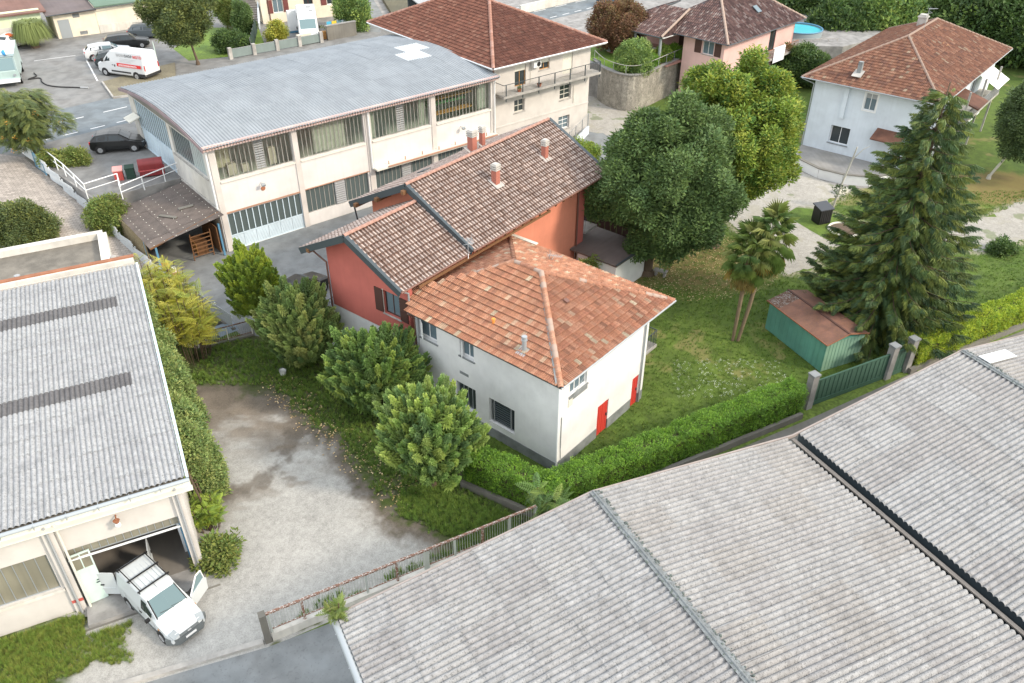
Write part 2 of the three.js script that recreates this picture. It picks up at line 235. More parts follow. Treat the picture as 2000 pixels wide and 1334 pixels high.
// a window: frame bars and panes, own +z outwards, x y at its lower middle
function win(parent, [x, y, z], ry, w, h, { name = 'window', cols = 2, rows = 1, fw = 0.06, frame = m.whiteClean, pane = m.glass, recess = 0.12, sill, lintel, paneOne = false, pname = 'pane' } = {}) {
  const g = [], d = 0.06, zc = -recess;
  g.push(bb(-w / 2, 0, zc - d, -w / 2 + fw, h, zc), bb(w / 2 - fw, 0, zc - d, w / 2, h, zc), bb(-w / 2 + fw, 0, zc - d, w / 2 - fw, fw, zc), bb(-w / 2 + fw, h - fw, zc - d, w / 2 - fw, h, zc));
  const iw = w - 2 * fw, ih = h - 2 * fw, bw = fw * (cols > 4 ? 0.55 : 0.8), cw = iw / cols, rh = ih / rows;
  for (let i = 1; i < cols; i++) g.push(bb(-iw / 2 + i * cw - bw / 2, fw, zc - d + 0.004, -iw / 2 + i * cw + bw / 2, h - fw, zc - 0.004));
  for (let j = 1; j < rows; j++) g.push(bb(-iw / 2, fw + j * rh - bw / 2, zc - d + 0.008, iw / 2, fw + j * rh + bw / 2, zc - 0.008));
  const f = M(name, g, frame, parent, { pos: [x, y, z], ry });
  if (paneOne) M(pname, bb(-iw / 2, fw, zc - d * 0.7, iw / 2, h - fw, zc - d * 0.5), pane, f);
  else for (let i = 0; i < cols; i++) for (let j = 0; j < rows; j++) { const pm = typeof pane === 'function' ? pane(i, j) : pane; if (pm) M(pname, bb(-iw / 2 + i * cw + bw / 2, fw + j * rh + (j ? bw / 2 : 0), zc - d * 0.7, -iw / 2 + (i + 1) * cw - bw / 2, fw + (j + 1) * rh - bw / 2, zc - d * 0.5), pm, f); }
  if (sill) M('sill', bb(-w / 2 - 0.08, -0.07, -recess, w / 2 + 0.08, -0.003, 0.06), sill, f);
  if (lintel) M('shutter_box', bb(-w / 2 + 0.002, h + 0.003, -recess - 0.05, w / 2 - 0.002, h + lintel, -recess), m.ivory, f);
  return f;
}
const gutterRun = (a, b, r = 0.07) => { const A = V(...a), B = V(...b), d = B.clone().sub(A), g = flat(new THREE.CylinderGeometry(r, r, d.length(), 8, 1, true, PI / 2, PI)); const mm = new THREE.Matrix4(); const yv = d.clone().normalize(), zv = V(0, -1, 0), xv = yv.clone().cross(zv).normalize(); mm.makeBasis(xv, yv, xv.clone().cross(yv)); mm.setPosition(A.add(B).multiplyScalar(0.5)); return g.applyMatrix4(mm); };

// ---------- ground, plateau, roads ----------
const FW = fr(-50.8, -20.14, -51.66), FA = fr(-40.1, 2.113, -29.306), FR = fr(-38.5, -5.277, -35.822), FB = fr(-50.8, 6.97, -74.73), FN = fr(27, -5.6, -16.8), FL = fr(26, -13.0, -23.55);
const UP = 3.4;
const laneR = [[-37.6, -60.6, UP], [-30.6, -54.3, 2.0], [-24.1, -48.4, 0.3], [-16.9, -41.7, -1.5]], laneL = [[-41.4, -56.6, UP], [-33.6, -49.9, 2.0], [-26.6, -44.3, 0.3], [-18.6, -39.7, -1.5]];
const lanePoly = [[-27.6, -51.6], [-16.9, -41.7], [-18.6, -39.7], [-30.2, -47.1]];
const distTo = (pl, x, z) => { let d = 1e9; for (let i = 0; i < pl.length - 1; i++) { const [ax, az] = pl[i], [bx_, bz] = pl[i + 1], ex = bx_ - ax, ez = bz - az, t = clamp(((x - ax) * ex + (z - az) * ez) / (ex * ex + ez * ez)); d = Math.min(d, Math.hypot(x - ax - ex * t, z - az - ez * t)); } return d; };
const grassCol = (x, z, s) => { const a = fbm(x * 0.25, z * 0.25, 0, 3, s), b = fbm(x * 2.2, z * 2.2, 0, 3, s + 9), c = hash(Math.floor(x * 28), Math.floor(z * 28), s); const k = 0.6 + 0.55 * (b - 0.2) + 0.4 * (c - 0.5); return [mix(0.062, 0.125, a) * k, mix(0.118, 0.185, a) * k, mix(0.014, 0.024, a) * k]; };
const gravelCol = (x, z) => { const a = fbm(x * 0.35, z * 0.35, 0, 4, 21), c = hash(Math.floor(x * 36), Math.floor(z * 36), 5), b = fbm(x * 5, z * 5, 0, 2, 23), k = 0.325 + 0.12 * (a - 0.5) + 0.12 * (c - 0.5) + 0.10 * (b - 0.5); return [k * 1.08, k * 1.05, k * 0.98]; };
const dirtCol = (x, z) => { const a = fbm(x * 1.5, z * 1.5, 0, 4, 31), c = hash(Math.floor(x * 30), Math.floor(z * 30), 8), k = 0.6 + 0.6 * a + 0.3 * (c - 0.5); return [0.135 * k, 0.112 * k, 0.088 * k]; };
const lerp3 = (a, b, t) => [mix(a[0], b[0], t), mix(a[1], b[1], t), mix(a[2], b[2], t)];
function painted(name, pts, y, res, fn, o = {}) { // a sheet with a colour of its own, uv laid in world metres
  const xs = pts.map((p) => p[0]), zs = pts.map((p) => p[1]), x0 = Math.min(...xs), x1 = Math.max(...xs), z0 = Math.min(...zs), z1 = Math.max(...zs), n = Math.min(2048, Math.ceil((x1 - x0) * res)), k = Math.min(2048, Math.ceil((z1 - z0) * res));
  const t = paint(n, k, (u, v) => fn(x0 + u * (x1 - x0), z0 + v * (z1 - z0))); t.wrapS = t.wrapT = THREE.ClampToEdgeWrapping;
  const g = sheet(pts, y), uv = g.attributes.uv, p = g.attributes.position; for (let i = 0; i < p.count; i++) uv.setXY(i, (p.getX(i) - x0) / (x1 - x0), (p.getZ(i) - z0) / (z1 - z0));
  return struct(name, g, mat([1, 1, 1], { map: t, roughness: 0.95 }), { keepUV: true });
}
const grassTile = metres(paint(512, 512, (u, v) => { const a = fbm(u * 5, v * 5, 5, 3, 71), b = fbm(u * 60, v * 60, 60, 2, 73), k = 0.5 + b; return [mix(0.07, 0.13, a) * k, mix(0.115, 0.18, a) * k, 0.024 * k]; }), 7);
struct('ground', sheet([[-500, -700], [500, -700], [500, 200], [-500, 200]], 0, [lanePoly]), mat([1, 1, 1], { map: grassTile, roughness: 0.95 }));
struct('lane_bed', [slab([[-29, -50], [-15, -40], [-17, -37], [-31, -46]], -2.2, -1.9)], m.darkConcrete);

// raised ground carrying the road and the car parks
const plateau = [FW(-6.6, -0.1), FW(-6.6, 6.1), FW(-17.9, 7.5), [-41.4, -56.6], [-60, -44], [-260, -60], [-400, -500], [300, -600], [200, -160], [60, -108], [36, -92], [29.5, -92.5], [19.5, -90.5], [15.4, -85.6], [12.8, -82.2], [11.2, -81.5], [9.4, -83.2], [8.6, -85.5], [3.6, -89], FB(-10, -1), FW(-14, -26), FW(-15, 0.2)];
struct('upper_ground', slab(plateau, 0.002, UP), m.concrete);
struct('upper_yard', sheet([FW(-6.7, 0.2), FW(-6.7, 6), FW(-17.7, 7.3), [-44, -60.5], [-80, -100], [-60, -140], [-22, -140], [-19, -112], FW(-14.8, -26)], UP + 0.004), m.asphaltLight);
struct('upper_meadow', sheet([[2, -116], [200, -300], [260, -590], [-380, -490], [-100, -150], [-19, -122]], UP + 0.006), mat([1, 1, 1], { map: grassTile }));
// the main road runs past behind the workshop
const roadDir = V(0.725, 0, -0.689), roadN = V(0.689, 0, 0.725), roadC = V(-37.6, 0, -69.0);
const onRoad = (t, o, y = UP) => [roadC.x + roadDir.x * t + roadN.x * o, y, roadC.z + roadDir.z * t + roadN.z * o];
const road = struct('road', sheet([onRoad(-60, 3.9), onRoad(110, 3.9), onRoad(110, -3.6), onRoad(-60, -3.6)].map((p) => [p[0], p[2]]), UP + 0.010), m.road);
const lineG = (t0, t1, o) => sheet([onRoad(t0, o - 0.07), onRoad(t0, o + 0.07), onRoad(t1, o + 0.07), onRoad(t1, o - 0.07)].map((p) => [p[0], p[2]]), UP + 0.014);
for (let t = -24; t < 80; t += 3.8) M('lane_marking', lineG(t, t + 2.1, -0.2), m.paintLine, road);
for (let t = -24; t < 80; t += 2.2) M('edge_marking', lineG(t, t + 1.2, 3.2), m.paintLine, road);
M('edge_marking', lineG(26, 100, -3.2), m.paintLine, road);
struct('parking_line', [sheet([[-40.1, -79.8], [-40.0, -79.9], [-44.1, -87.0], [-44.2, -86.9]], UP + 0.009), sheet([[-49.4, -86.6], [-46.0, -88.6], [-45.95, -88.5], [-49.35, -86.5]], UP + 0.009)], m.paintLine);
{ const k = [[-39.3, -79.2], [-36.4, -74.6], [-35.0, -75.2], [-32.8, -80.8], [-34.5, -85.6], [-36.3, -83.4]]; struct('verge', slab(k, UP + 0.002, UP + 0.14), mat([0.30, 0.27, 0.19], { map: T.gravel })); struct('kerb', k.slice(0, 3).map((p, i) => beam(V(p[0], UP + 0.09, p[1]), V(k[i + 1][0], UP + 0.09, k[i + 1][1]), 0.14, 0.2)), m.paleConcrete); }
struct('garden_lawn', sheet([[-33.4, -86.6], [-28.2, -88.6], [-26.6, -91.4], [-29.6, -100], [-36, -100], [-36.5, -91]], UP + 0.012), mat([1.2, 1.3, 1], { map: grassTile }));
struct('side_lane', sheet([[-20.9, -116], [-16.2, -98], [-13.6, -98], [-18.6, -116]], UP + 0.009), m.asphalt);

// cobbled lane running down between the workshop yard and the low building
{ const g = []; for (let i = 0; i < 3; i++) g.push([laneR[i], laneR[i + 1], laneL[i + 1], laneL[i]].map((p) => [p[0], p[2] + 0.012, p[1]])); 
  g.unshift([[-37.6, UP + 0.011, -60.6], [-41.4, UP + 0.011, -56.6], [-46, UP + 0.011, -57.5], [-40.6, UP + 0.011, -61.5]]);
  const cob = metres(paint(512, 512, (u, v) => { const N = 20, r = Math.floor(v * N), x = u * N / 1.6 + (r % 2) * 0.5, fx = x - Math.floor(x), fy = v * N - r, e = Math.min(fx * 1.6, (1 - fx) * 1.6, fy, 1 - fy), c = hash(Math.floor(x), r, 3); const k = (e < 0.09 ? 0.6 : 1) * (0.8 + 0.3 * c) * (0.9 + 0.25 * fbm(u * 30, v * 30, 30, 2, 4)); return [0.35 * k, 0.31 * k, 0.275 * k]; }), 4);
  struct('cobbled_lane', tri(g), mat([1, 1, 1], { map: cob, bump: 0.004 }));
  const side = []; const Rr = laneR, Ll = laneL;
  for (const L of [Ll]) for (let i = 0; i < 3; i++) side.push([[L[i][0], L[i][2], L[i][1]], [L[i + 1][0], L[i + 1][2], L[i + 1][1]], [L[i + 1][0], -2.2, L[i + 1][1]], [L[i][0], -2.2, L[i][1]]]);
  side.push([[Rr[3][0], -1.5, Rr[3][1]], [Rr[3][0], 0, Rr[3][1]], [Ll[3][0], 0, Ll[3][1]], [Ll[3][0], -1.5, Ll[3][1]]]);
  struct('lane_wall', tri(side), m.darkConcrete); }

// workshop courtyard
struct('courtyard', sheet([FW(-6.5, 0), FW(-6.5, 5.4), [-24.4, -48.6], [-17.0, -41.8], [-15.7, -40.6], [-9, -38], [-2, -44], [3, -52.5], [9.5, -72], [9.6, -84], [4, -88], [4, -80], FB(0.2, 0), FW(0.02, -24), FW(0.02, 0)], 0.004), m.asphalt);

// gravel yard with its grassy and bare edges
const shrubLine = [[-16.5, -41], [-11.9, -37.2], [-8.0, -33.3], [-3.6, -27.6], [-0.6, -25.2]];
painted('gravel_yard', [[-18.3, -40.0], [-15.7, -41.2], [-11.5, -39.5], [-5.2, -33.4], [-1.6, -28.4], [0.9, -26.2], [0.4, -25.1], [-9.4, -19.6], [-16.8, -16.7], [-24, -13.6], [-24, -18.5], [-13.1, -23.2], [-19.5, -37]], 0.005, 42, (x, z) => {
  const n = fbm(x * 0.7, z * 0.7, 0, 4, 51) - 0.5, n2 = fbm(x * 3, z * 3, 0, 3, 52) - 0.5, d = distTo(shrubLine, x, z) + n * 1.6 + n2 * 0.9;
  let c = gravelCol(x, z);
  const blot = fbm(x * 0.5 + 3, z * 0.9, 0, 4, 57), far = sstep(-28.0, -33.5, z + n * 2.5);
  c = lerp3(c, dirtCol(x, z).map((k) => k * 1.5), clamp(far * sstep(0.22, 0.5, blot) * 0.95 + sstep(0.56, 0.72, blot) * sstep(-27, -32, z + x * 0.2) * 0.7));
  c = lerp3(c, dirtCol(x, z), sstep(3.3, 2.0, d));
  const back = -35.6 + (x + 14) * 0.1 + n * 2.2;
  c = lerp3(c, dirtCol(x, z), 0.85 * sstep(back + 1.6, back + 0.3, z));
  const g = Math.max(sstep(2.2, 1.2, d + n2), sstep(back + 0.35, back - 0.9, z + n2), z > -21 && x < -13 ? sstep(0.1, 0.5, (-16.2 - x) * 0.5 + n) : 0);
  c = lerp3(c, grassCol(x, z, 3).map((k, i) => k * [0.62, 0.55, 0.7][i]), g * (0.75 + 0.25 * sstep(0.35, 0.6, fbm(x * 2, z * 2, 0, 3, 59))));
  const rut = distTo([[-13.4, -27.6], [-12.2, -28.6], [-11.3, -30.2], [-11.0, -32.2]], x, z) + n2 * 0.9 + n * 0.8; c = lerp3(c, dirtCol(x, z), 0.75 * sstep(0.75, 0.1, rut));
  const edge = distTo([[-9.5, -19.9], [0.4, -25.1]], x, z) + n2; c = lerp3(c, lerp3(grassCol(x, z, 5), dirtCol(x, z), 0.5), sstep(0.7, 0.2, edge) * sstep(0.4, 0.55, fbm(x * 1.2, z * 1.2, 0, 2, 66)));
  return c;
});
struct('service_road', sheet([[-30, -6], [-24, -13.6], [-16.9, -16.9], [-9.5, -19.6], [-5.2, -21.7], [2, -24], [30, -40], [44, -47], [60, -30], [20, 0]], 0.009), m.asphalt);
struct('back_passage', sheet([[1.0, -25.3], [15.6, -33.3], [22.2, -37.1], [44, -48.2], [46, -44], [24, -33], [10, -26], [2, -22.5]], 0.012), m.darkConcrete);
struct('kerb', [beam(V(-24, 0.05, -13.8), V(-16.9, 0.05, -17.05), 0.24, 0.18), beam(V(-16.9, 0.055, -17.05), V(-9.7, 0.055, -19.8), 0.24, 0.18)], m.paleConcrete);

// the garden: lawn with worn and leaf strewn patches
const gardenPts = [[-1.7, -28.9], [1.7, -27.3], [15.6, -34.6], [21.6, -37.8], [33, -44], [60, -58], [60, -96], [27, -92], [9.8, -80], [9.4, -70], [4, -53], [2.6, -50], [-0.5, -44], [-3, -33]];
const drivePts = [[3, -78], [9.6, -74], [13, -66], [16, -58.5], [17.2, -52.5], [18.4, -48.6], [20.4, -49.0], [22.6, -52.6], [27, -52.2], [33, -51.8], [39, -54.2], [60, -62], [60, -69], [42, -60.6], [35.6, -56.9], [29, -55.6], [25.6, -56.4], [24.0, -58.8], [26, -60.6], [31.4, -65.8], [26.2, -71.2], [24, -70], [22.4, -63], [15, -74], [10, -86], [6, -88]];
const driveIn = (x, z) => inside(drivePts, x, z);
painted('lawn', gardenPts, 0.006, 32, (x, z) => {
  const n2 = fbm(x * 3, z * 3, 0, 3, 82) - 0.5, n = fbm(x * 0.6, z * 0.6, 0, 4, 81) - 0.5;
  let c = grassCol(x, z, 13);
  const leaf = Math.hypot((x - 11.5) / 7, (z + 50.5) / 4.5) + n * 0.9; // fallen leaves under the two big trees
  c = lerp3(c, lerp3([0.20, 0.15, 0.05], [0.12, 0.10, 0.035], fbm(x * 6, z * 6, 0, 2, 84)), sstep(1.1, 0.6, leaf) * (0.35 + 0.55 * sstep(0.45, 0.6, fbm(x * 4, z * 4, 0, 3, 83))));
  c = lerp3(c, [0.24, 0.20, 0.08], sstep(0.60, 0.72, fbm(x * 0.45, z * 0.45, 0, 4, 85)) * 0.55);
  const bl = Math.hypot((x - 40) / 7, (z + 63) / 4) + n; c = lerp3(c, [0.26, 0.17, 0.07], sstep(1.1, 0.6, bl) * 0.6);
  const dd = distTo(drivePts, x, z) + n2 * 0.8; if (!driveIn(x, z)) c = lerp3(c, [0.30, 0.27, 0.20], sstep(0.8, 0.1, dd) * 0.8);
  return c;
});
{ const r = rng(33), ragged = []; for (let i = 0; i < drivePts.length; i++) { const a = drivePts[i], b = drivePts[(i + 1) % drivePts.length], L = Math.hypot(b[0] - a[0], b[1] - a[1]), k = Math.max(1, Math.round(L / 0.45)); for (let j = 0; j < k; j++) { const t = j / k, x = mix(a[0], b[0], t), z = mix(a[1], b[1], t), q = (fbm(x * 0.9, z * 0.9, 0, 3, 88) - 0.5) * 1.5 + (r() - 0.5) * 0.25; ragged.push([x + q * (b[1] - a[1]) / L, z - q * (b[0] - a[0]) / L]); } }
  painted('gravel_drive', ragged, 0.011, 22, (x, z) => { const n = fbm(x * 1.1, z * 1.1, 0, 4, 91); let c = gravelCol(x, z).map((k, i) => k * [0.95, 0.92, 0.88][i]); c = lerp3(c, [0.30, 0.28, 0.22], 0.55 * sstep(0.55, 0.72, n)); return lerp3(c, grassCol(x, z, 7), sstep(0.66, 0.74, fbm(x * 0.8 + 5, z * 0.8, 0, 4, 92)) * 0.5); }); }
painted('lawn_island', [[20.9, -57.6], [22.2, -58.9], [24.2, -58.4], [26.6, -55.4], [26.0, -52.8], [24.6, -51.8], [23.2, -52.9], [22.2, -54.8]], 0.014, 24, (x, z) => grassCol(x, z, 17).map((k) => k * 1.15));
struct('house_forecourt', sheet([[26.4, -72.2], [33.2, -66.4], [31, -62.6], [26.9, -62.4], [24.2, -66.5]], 0.015), mat([0.30, 0.29, 0.28], { map: T.dirty }));
struct('footpath', sheet([[4.6, -47.6], [7.0, -50.4], [8.0, -49.4], [7.2, -46.9], [5.8, -45.6]], 0.016), m.paleConcrete);

// ---------- tile palettes ----------
const OR = [{ c: [0.430, 0.205, 0.123], w: 6 }, { c: [0.385, 0.178, 0.110], w: 6 }, { c: [0.460, 0.243, 0.157], w: 5 }, { c: [0.330, 0.162, 0.103], w: 2 }, { c: [0.480, 0.335, 0.235], w: 1.1 }, { c: [0.480, 0.400, 0.291], w: 0.6 }];
const MOT = [{ c: [1, 1, 1], w: 4 }, { c: [0.86, 0.82, 0.80], w: 3 }, { c: [1.15, 1.13, 1.1], w: 3 }, { c: [0.78, 0.72, 0.68], w: 1 }];
const BRN = [{ c: [0.175, 0.071, 0.049], w: 5 }, { c: [0.152, 0.062, 0.043], w: 5 }, { c: [0.205, 0.087, 0.059], w: 3 }, { c: [0.234, 0.118, 0.085], w: 1 }];
const OLD = [{ c: [0.265, 0.127, 0.081], w: 5 }, { c: [0.229, 0.105, 0.067], w: 5 }, { c: [0.181, 0.089, 0.064], w: 3 }, { c: [0.313, 0.172, 0.114], w: 2 }, { c: [0.337, 0.255, 0.182], w: 0.4 }];
const DRK = [{ c: [0.145, 0.087, 0.081], w: 5 }, { c: [0.185, 0.112, 0.099], w: 4 }, { c: [0.277, 0.216, 0.200], w: 2.2 }, { c: [0.106, 0.063, 0.059], w: 4 }];
const capOR = OR.slice(0, 3).map((p) => mat(p.c, { map: T.tile })), capGrey = mat([0.36, 0.27, 0.22], { map: T.concrete }), capPink = mat([0.42, 0.24, 0.19], { map: T.tile }), capOld = mat([0.27, 0.19, 0.15], { map: T.concrete }), capBrn = mat([0.36, 0.18, 0.13], { map: T.tile });
function aerial(parent, [x, y, z], h, turn = 0, n = 8) { const g = [bar(V(0, 0, 0), V(0, h, 0), 0.025), bar(V(-0.1, h, 0), V(0.95, h, 0.0), 0.018)]; for (let i = 0; i < n; i++) g.push(bar(V(i * 0.12, h, -0.28 + i * 0.012), V(i * 0.12, h, 0.28 - i * 0.012), 0.012)); g.push(bar(V(0.2, h - 0.32, -0.4), V(0.2, h - 0.32, 0.4), 0.014), bar(V(-0.05, h - 0.1, -0.3), V(-0.05, h + 0.28, -0.3), 0.012), bar(V(-0.05, h - 0.1, 0.3), V(-0.05, h + 0.28, 0.3), 0.012)); const q = M('antenna', g, m.zinc, parent, { pos: [x, y, z], ry: turn * D }); q.scale.setScalar(0.8); return q; }
function shutters(w, W, H, mt = m.brown, open = 1, rec = 0) { for (const s of [-1, 1]) { const g = [bb(-W / 4, 0, 0.005, W / 4, H, 0.045)]; for (let i = 0; i < 2; i++) g.push(bb(-W / 4 + 0.06, 0.08 + i * H / 2, 0.045, W / 4 - 0.06, H / 2 - 0.05 + i * H / 2, 0.055)); M('shutter', g, mt, w, { pos: [s * (W * 0.75 + 0.03), 0, rec], ry: s * -0.05 }); } }
function pipeDown(house, pts, r = 0.05, mt = m.zinc, name = 'downpipe') { const g = []; for (let i = 0; i < pts.length - 1; i++) g.push(bar(V(...pts[i]), V(...pts[i + 1]), r, 8)); for (const p of pts.slice(1, -1)) g.push(sph(r * 1.1, ...p, 1, 1, 1, 8, 6)); return M(name, g, mt, house); }

// ---------- the white house with the orange tiled hip roof ----------
{
  const h = thing('white_house', 'white rendered two storey house with orange tiled hip roof inside the hedge corner', 'house', [2.113, 0, -29.306], -40.1);
  const L = 9.25, Dp = 7.3, T0 = 5.5;
  const ups = [[-9.1, 4.12, -7.72, 5.22], [-6.12, 4.2, -5.2, 5.25]], lows = [[-6.45, 0.95, -5.15, 2.45], [-4.25, 0.98, -2.6, 2.48]];
  M('wall', [wall([[-L, 0.62], [0, 0.62], [0, T0], [-L, T0]], [...ups, ...lows]), toX(wall([[0.3, 0.62], [3.35, 0.62], [3.35, 1.98], [4.3, 1.98], [4.3, 0.62], [6.5, 0.62], [6.5, 1.9], [7.1, 1.9], [7.1, 0.62], [Dp, 0.62], [Dp, T0], [0.3, T0]], [[0.85, 4.2, 2.2, 5.0]], 0.3), 0), bb(-L, 0.62, -Dp - 0.3, 0, T0, -Dp), bb(-L, 0.62, -Dp, -L + 0.3, T0, -0.3)], m.white, h);
  M('plinth', [bb(-L, -0.05, -0.28, 0.025, 0.62, 0.025), bb(-0.28, -0.05, -3.35, 0.025, 0.62, -0.28), bb(-0.28, -0.05, -6.45, 0.025, 0.62, -4.3), bb(-0.28, -0.05, -Dp - 0.28, 0.025, 0.62, -7.12)], m.plinth, h);
  M('interior', [bb(-L + 0.3, 0.05, -Dp, -0.3, 0.1, -0.3), bb(-L + 0.3, 3.2, -Dp, -0.3, 3.35, -0.3), bb(-L + 0.3, 0.1, -3.6, -0.3, T0, -3.4)], m.interior, h);
  const w1 = win(h, [-8.41, 4.12, 0], 0, 1.38, 1.1, { cols: 2, sill: m.plinth, pane: m.glassBlue, recess: 0.2 });
  const w2 = win(h, [-5.66, 4.2, 0], 0, 0.92, 1.05, { cols: 2, sill: m.plinth, pane: m.glassBlue, recess: 0.2 });
  M('open_sash', [bb(0, 0.05, 0, 0.04, 1.0, 0.05), bb(0.6, 0.05, 0, 0.64, 1.0, 0.05), bb(0.04, 0.05, 0, 0.6, 0.1, 0.05), bb(0.04, 0.95, 0, 0.6, 1.0, 0.05), bb(0.04, 0.1, 0.02, 0.6, 0.95, 0.03)], m.whiteClean, w1, { pos: [-0.62, 0.03, -0.16], ry: -0.6 });
  M('open_sash', [bb(0, 0.05, 0, 0.04, 0.95, 0.05), bb(0.36, 0.05, 0, 0.4, 0.95, 0.05), bb(0.04, 0.05, 0, 0.36, 0.1, 0.05), bb(0.04, 0.9, 0, 0.36, 0.95, 0.05)], m.whiteClean, w2, { pos: [-0.4, 0.02, -0.14], ry: -0.9 });
  const w3 = win(h, [-5.8, 0.95, 0], 0, 1.3, 1.5, { cols: 4, fw: 0.05, frame: m.zinc, recess: 0.14 });
  const w4 = win(h, [-3.42, 0.98, 0], 0, 1.65, 1.5, { cols: 1, fw: 0.05, frame: m.grey, recess: 0.16 }); const sl = []; for (let i = 0; i < 9; i++) sl.push(bx(1.05, 0.012, 0.05, -0.05, 0.2 + i * 0.14, -0.12, 0.35)); M('louvre', sl, m.darkMetal, w4); for (const x of [-0.58, 0.52]) M('mullion', bb(x - 0.02, 0.05, -0.15, x + 0.02, 1.45, -0.08), m.grey, w4);
  const w5 = win(h, [0, 4.2, -1.53], PI / 2, 1.35, 0.8, { cols: 3, frame: m.whiteClean, pane: m.glassBlue, recess: 0.1, sill: m.plinth }); M('sill_band', bb(-0.72, -0.34, -0.02, 0.72, -0.075, 0.03), m.plinth, w5);
  const door = (z, w, hh, y) => { const d = M('door', [bb(-w / 2, 0, -0.12, w / 2, hh, -0.06)], m.redDoor, h, { pos: [0, y, z], ry: PI / 2 }); for (let i = 0; i < 6; i++) M('plank', bb(-w / 2 + i * w / 6 + 0.008, 0.02, -0.06, -w / 2 + (i + 1) * w / 6 - 0.008, hh - 0.02, -0.045 + (i % 2) * 0.004), m.redDoor, d); M('handle', bb(w / 2 - 0.14, hh * 0.48, -0.04, w / 2 - 0.08, hh * 0.56, 0.0), m.darkMetal, d); };
  door(-3.83, 0.95, 2.0, -0.02); door(-6.8, 0.62, 1.95, -0.05);
  M('meter_box', [bb(0, 3.58, -1.1, 0.03, 4.02, -0.76), bb(0.03, 3.63, -1.05, 0.035, 3.97, -0.81)], m.ivory, h);
  M('conduit', [bar(V(0.025, 3.3, -0.28), V(0.025, 1.4, -0.28), 0.025), bar(V(0.02, 1.4, -0.28), V(0.02, 0.7, -0.32), 0.018)], m.grey, h); M('cable', bar(V(0.02, 3.95, -1.1), V(0.02, 5.4, -2.6), 0.012), m.grey, h);
  M('wall_patch', bb(-6.2, 3.05, 0, -5.6, 3.22, 0.006), m.plinth, h);
  // roof
  const e = 5.62, rg = 7.5, A = [-6.35, rg, -4.45], B = [-4.6, rg, -4.45], p = [[-10.35, e, 0.38], [0.38, e, 0.38], [0.38, e, -9.2], [-10.7, e, -9.2]];
  const cut = [-9.35, e, 0.38], cut2 = [-10.4, e + 0.08, -0.9];
  const deck = tiles(h, [[cut, p[1], B, A, cut2], [p[1], p[2], B], [p[2], p[3], A, B], [p[3], cut2, A]], { w: 0.215, l: 0.36, prof: 'flat', lift: 0.06, pal: OR, indiv: 300, seed: 5 });
  M('soffit', slab([[-9.3, -0.01], [0.36, 0.36], [0.36, -9.1], [-9.3, -9.1]].map((q, i) => [[-9.4, 0.3], [0.3, 0.3], [0.3, -9.1], [-9.4, -9.1]][i]), T0 + 0.003, T0 + 0.05), m.soffit, h);
  ridgeTiles(deck, p[1], B, 0.15, 0.4, [capGrey, capOR[0], capOR[2]], 3); ridgeTiles(deck, p[2], B, 0.13, 0.4, [capGrey, capOR[0], capOR[1]], 4); ridgeTiles(deck, cut2, A, 0.13, 0.4, [capOR[0], capOR[2], capGrey], 5); ridgeTiles(deck, p[3], A, 0.13, 0.4, [capOR[1], capOR[0]], 6); ridgeTiles(deck, A, B, 0.13, 0.4, [capGrey, capOR[1]], 7);
  M('mortar_strip', beam(V(0.16, 5.70, 0.36), V(-4.72, 7.48, -4.45), 0.16, 0.06), m.plinth, deck);
  M('gutter', [gutterRun([0.44, e - 0.04, 0.44], [0.44, e - 0.04, -9.25]), gutterRun([0.42, e - 0.04, -9.27], [-8.6, e - 0.04, -9.27])], m.zinc, h);
  M('eave_board', [bb(-9.35, e - 0.11, 0.34, 0.4, e - 0.03, 0.37), bb(0.35, e - 0.11, -9.2, 0.38, e - 0.03, 0.34)], m.darkMetal, h);
  const vent = M('vent_pipe', [cyl(0.11, 0.11, 0.75, 0, 0.35, 0, 12), cyl(0.15, 0.15, 0.06, 0, 0.62, 0, 12), cyl(0.14, 0.13, 0.05, 0, 0.8, 0, 12), bx(0.5, 0.03, 0.55, 0, 0.05, 0.1, 0.36)], m.zinc, h, { pos: [-2.4, 5.9, -0.45] });
  M('clay_vent', [cyl(0.08, 0.07, 0.34, 0, 0.12, 0, 10), cyl(0.11, 0.09, 0.06, 0, 0.3, 0, 10)], mat([0.75, 0.28, 0.06]), h, { pos: [-4.75, 6.12, -0.98] });
  for (const q of [[-2.6, 6.9, -3.9], [-1.5, 6.25, -4.4]]) M('raised_tile', [bx(0.26, 0.09, 0.22, 0, 0.03, 0, 0, 0, -0.35)], m.copperPipe, h, { pos: q });
  M('flashing', [beam(V(-10.75, e + 0.15, -9.2), V(-8.7, e + 0.12, -9.28), 0.25, 0.05)], m.ivory, h);
  pipeDown(h, [[0.06, 5.45, 0.06], [0.06, 0.02, 0.06]], 0.05, m.whiteMetal); pipeDown(h, [[0.4, 5.5, -7.1], [0.07, 5.2, -7.2], [0.07, 0.02, -7.2]], 0.045); pipeDown(h, [[-9.3, 5.5, 0.4], [-9.2, 5.1, 0.07], [-9.2, 2.2, 0.07]], 0.045, m.copperPipe); pipeDown(h, [[-9.05, 5.4, 0.06], [-9.05, 2.4, 0.06]], 0.07, m.grey);
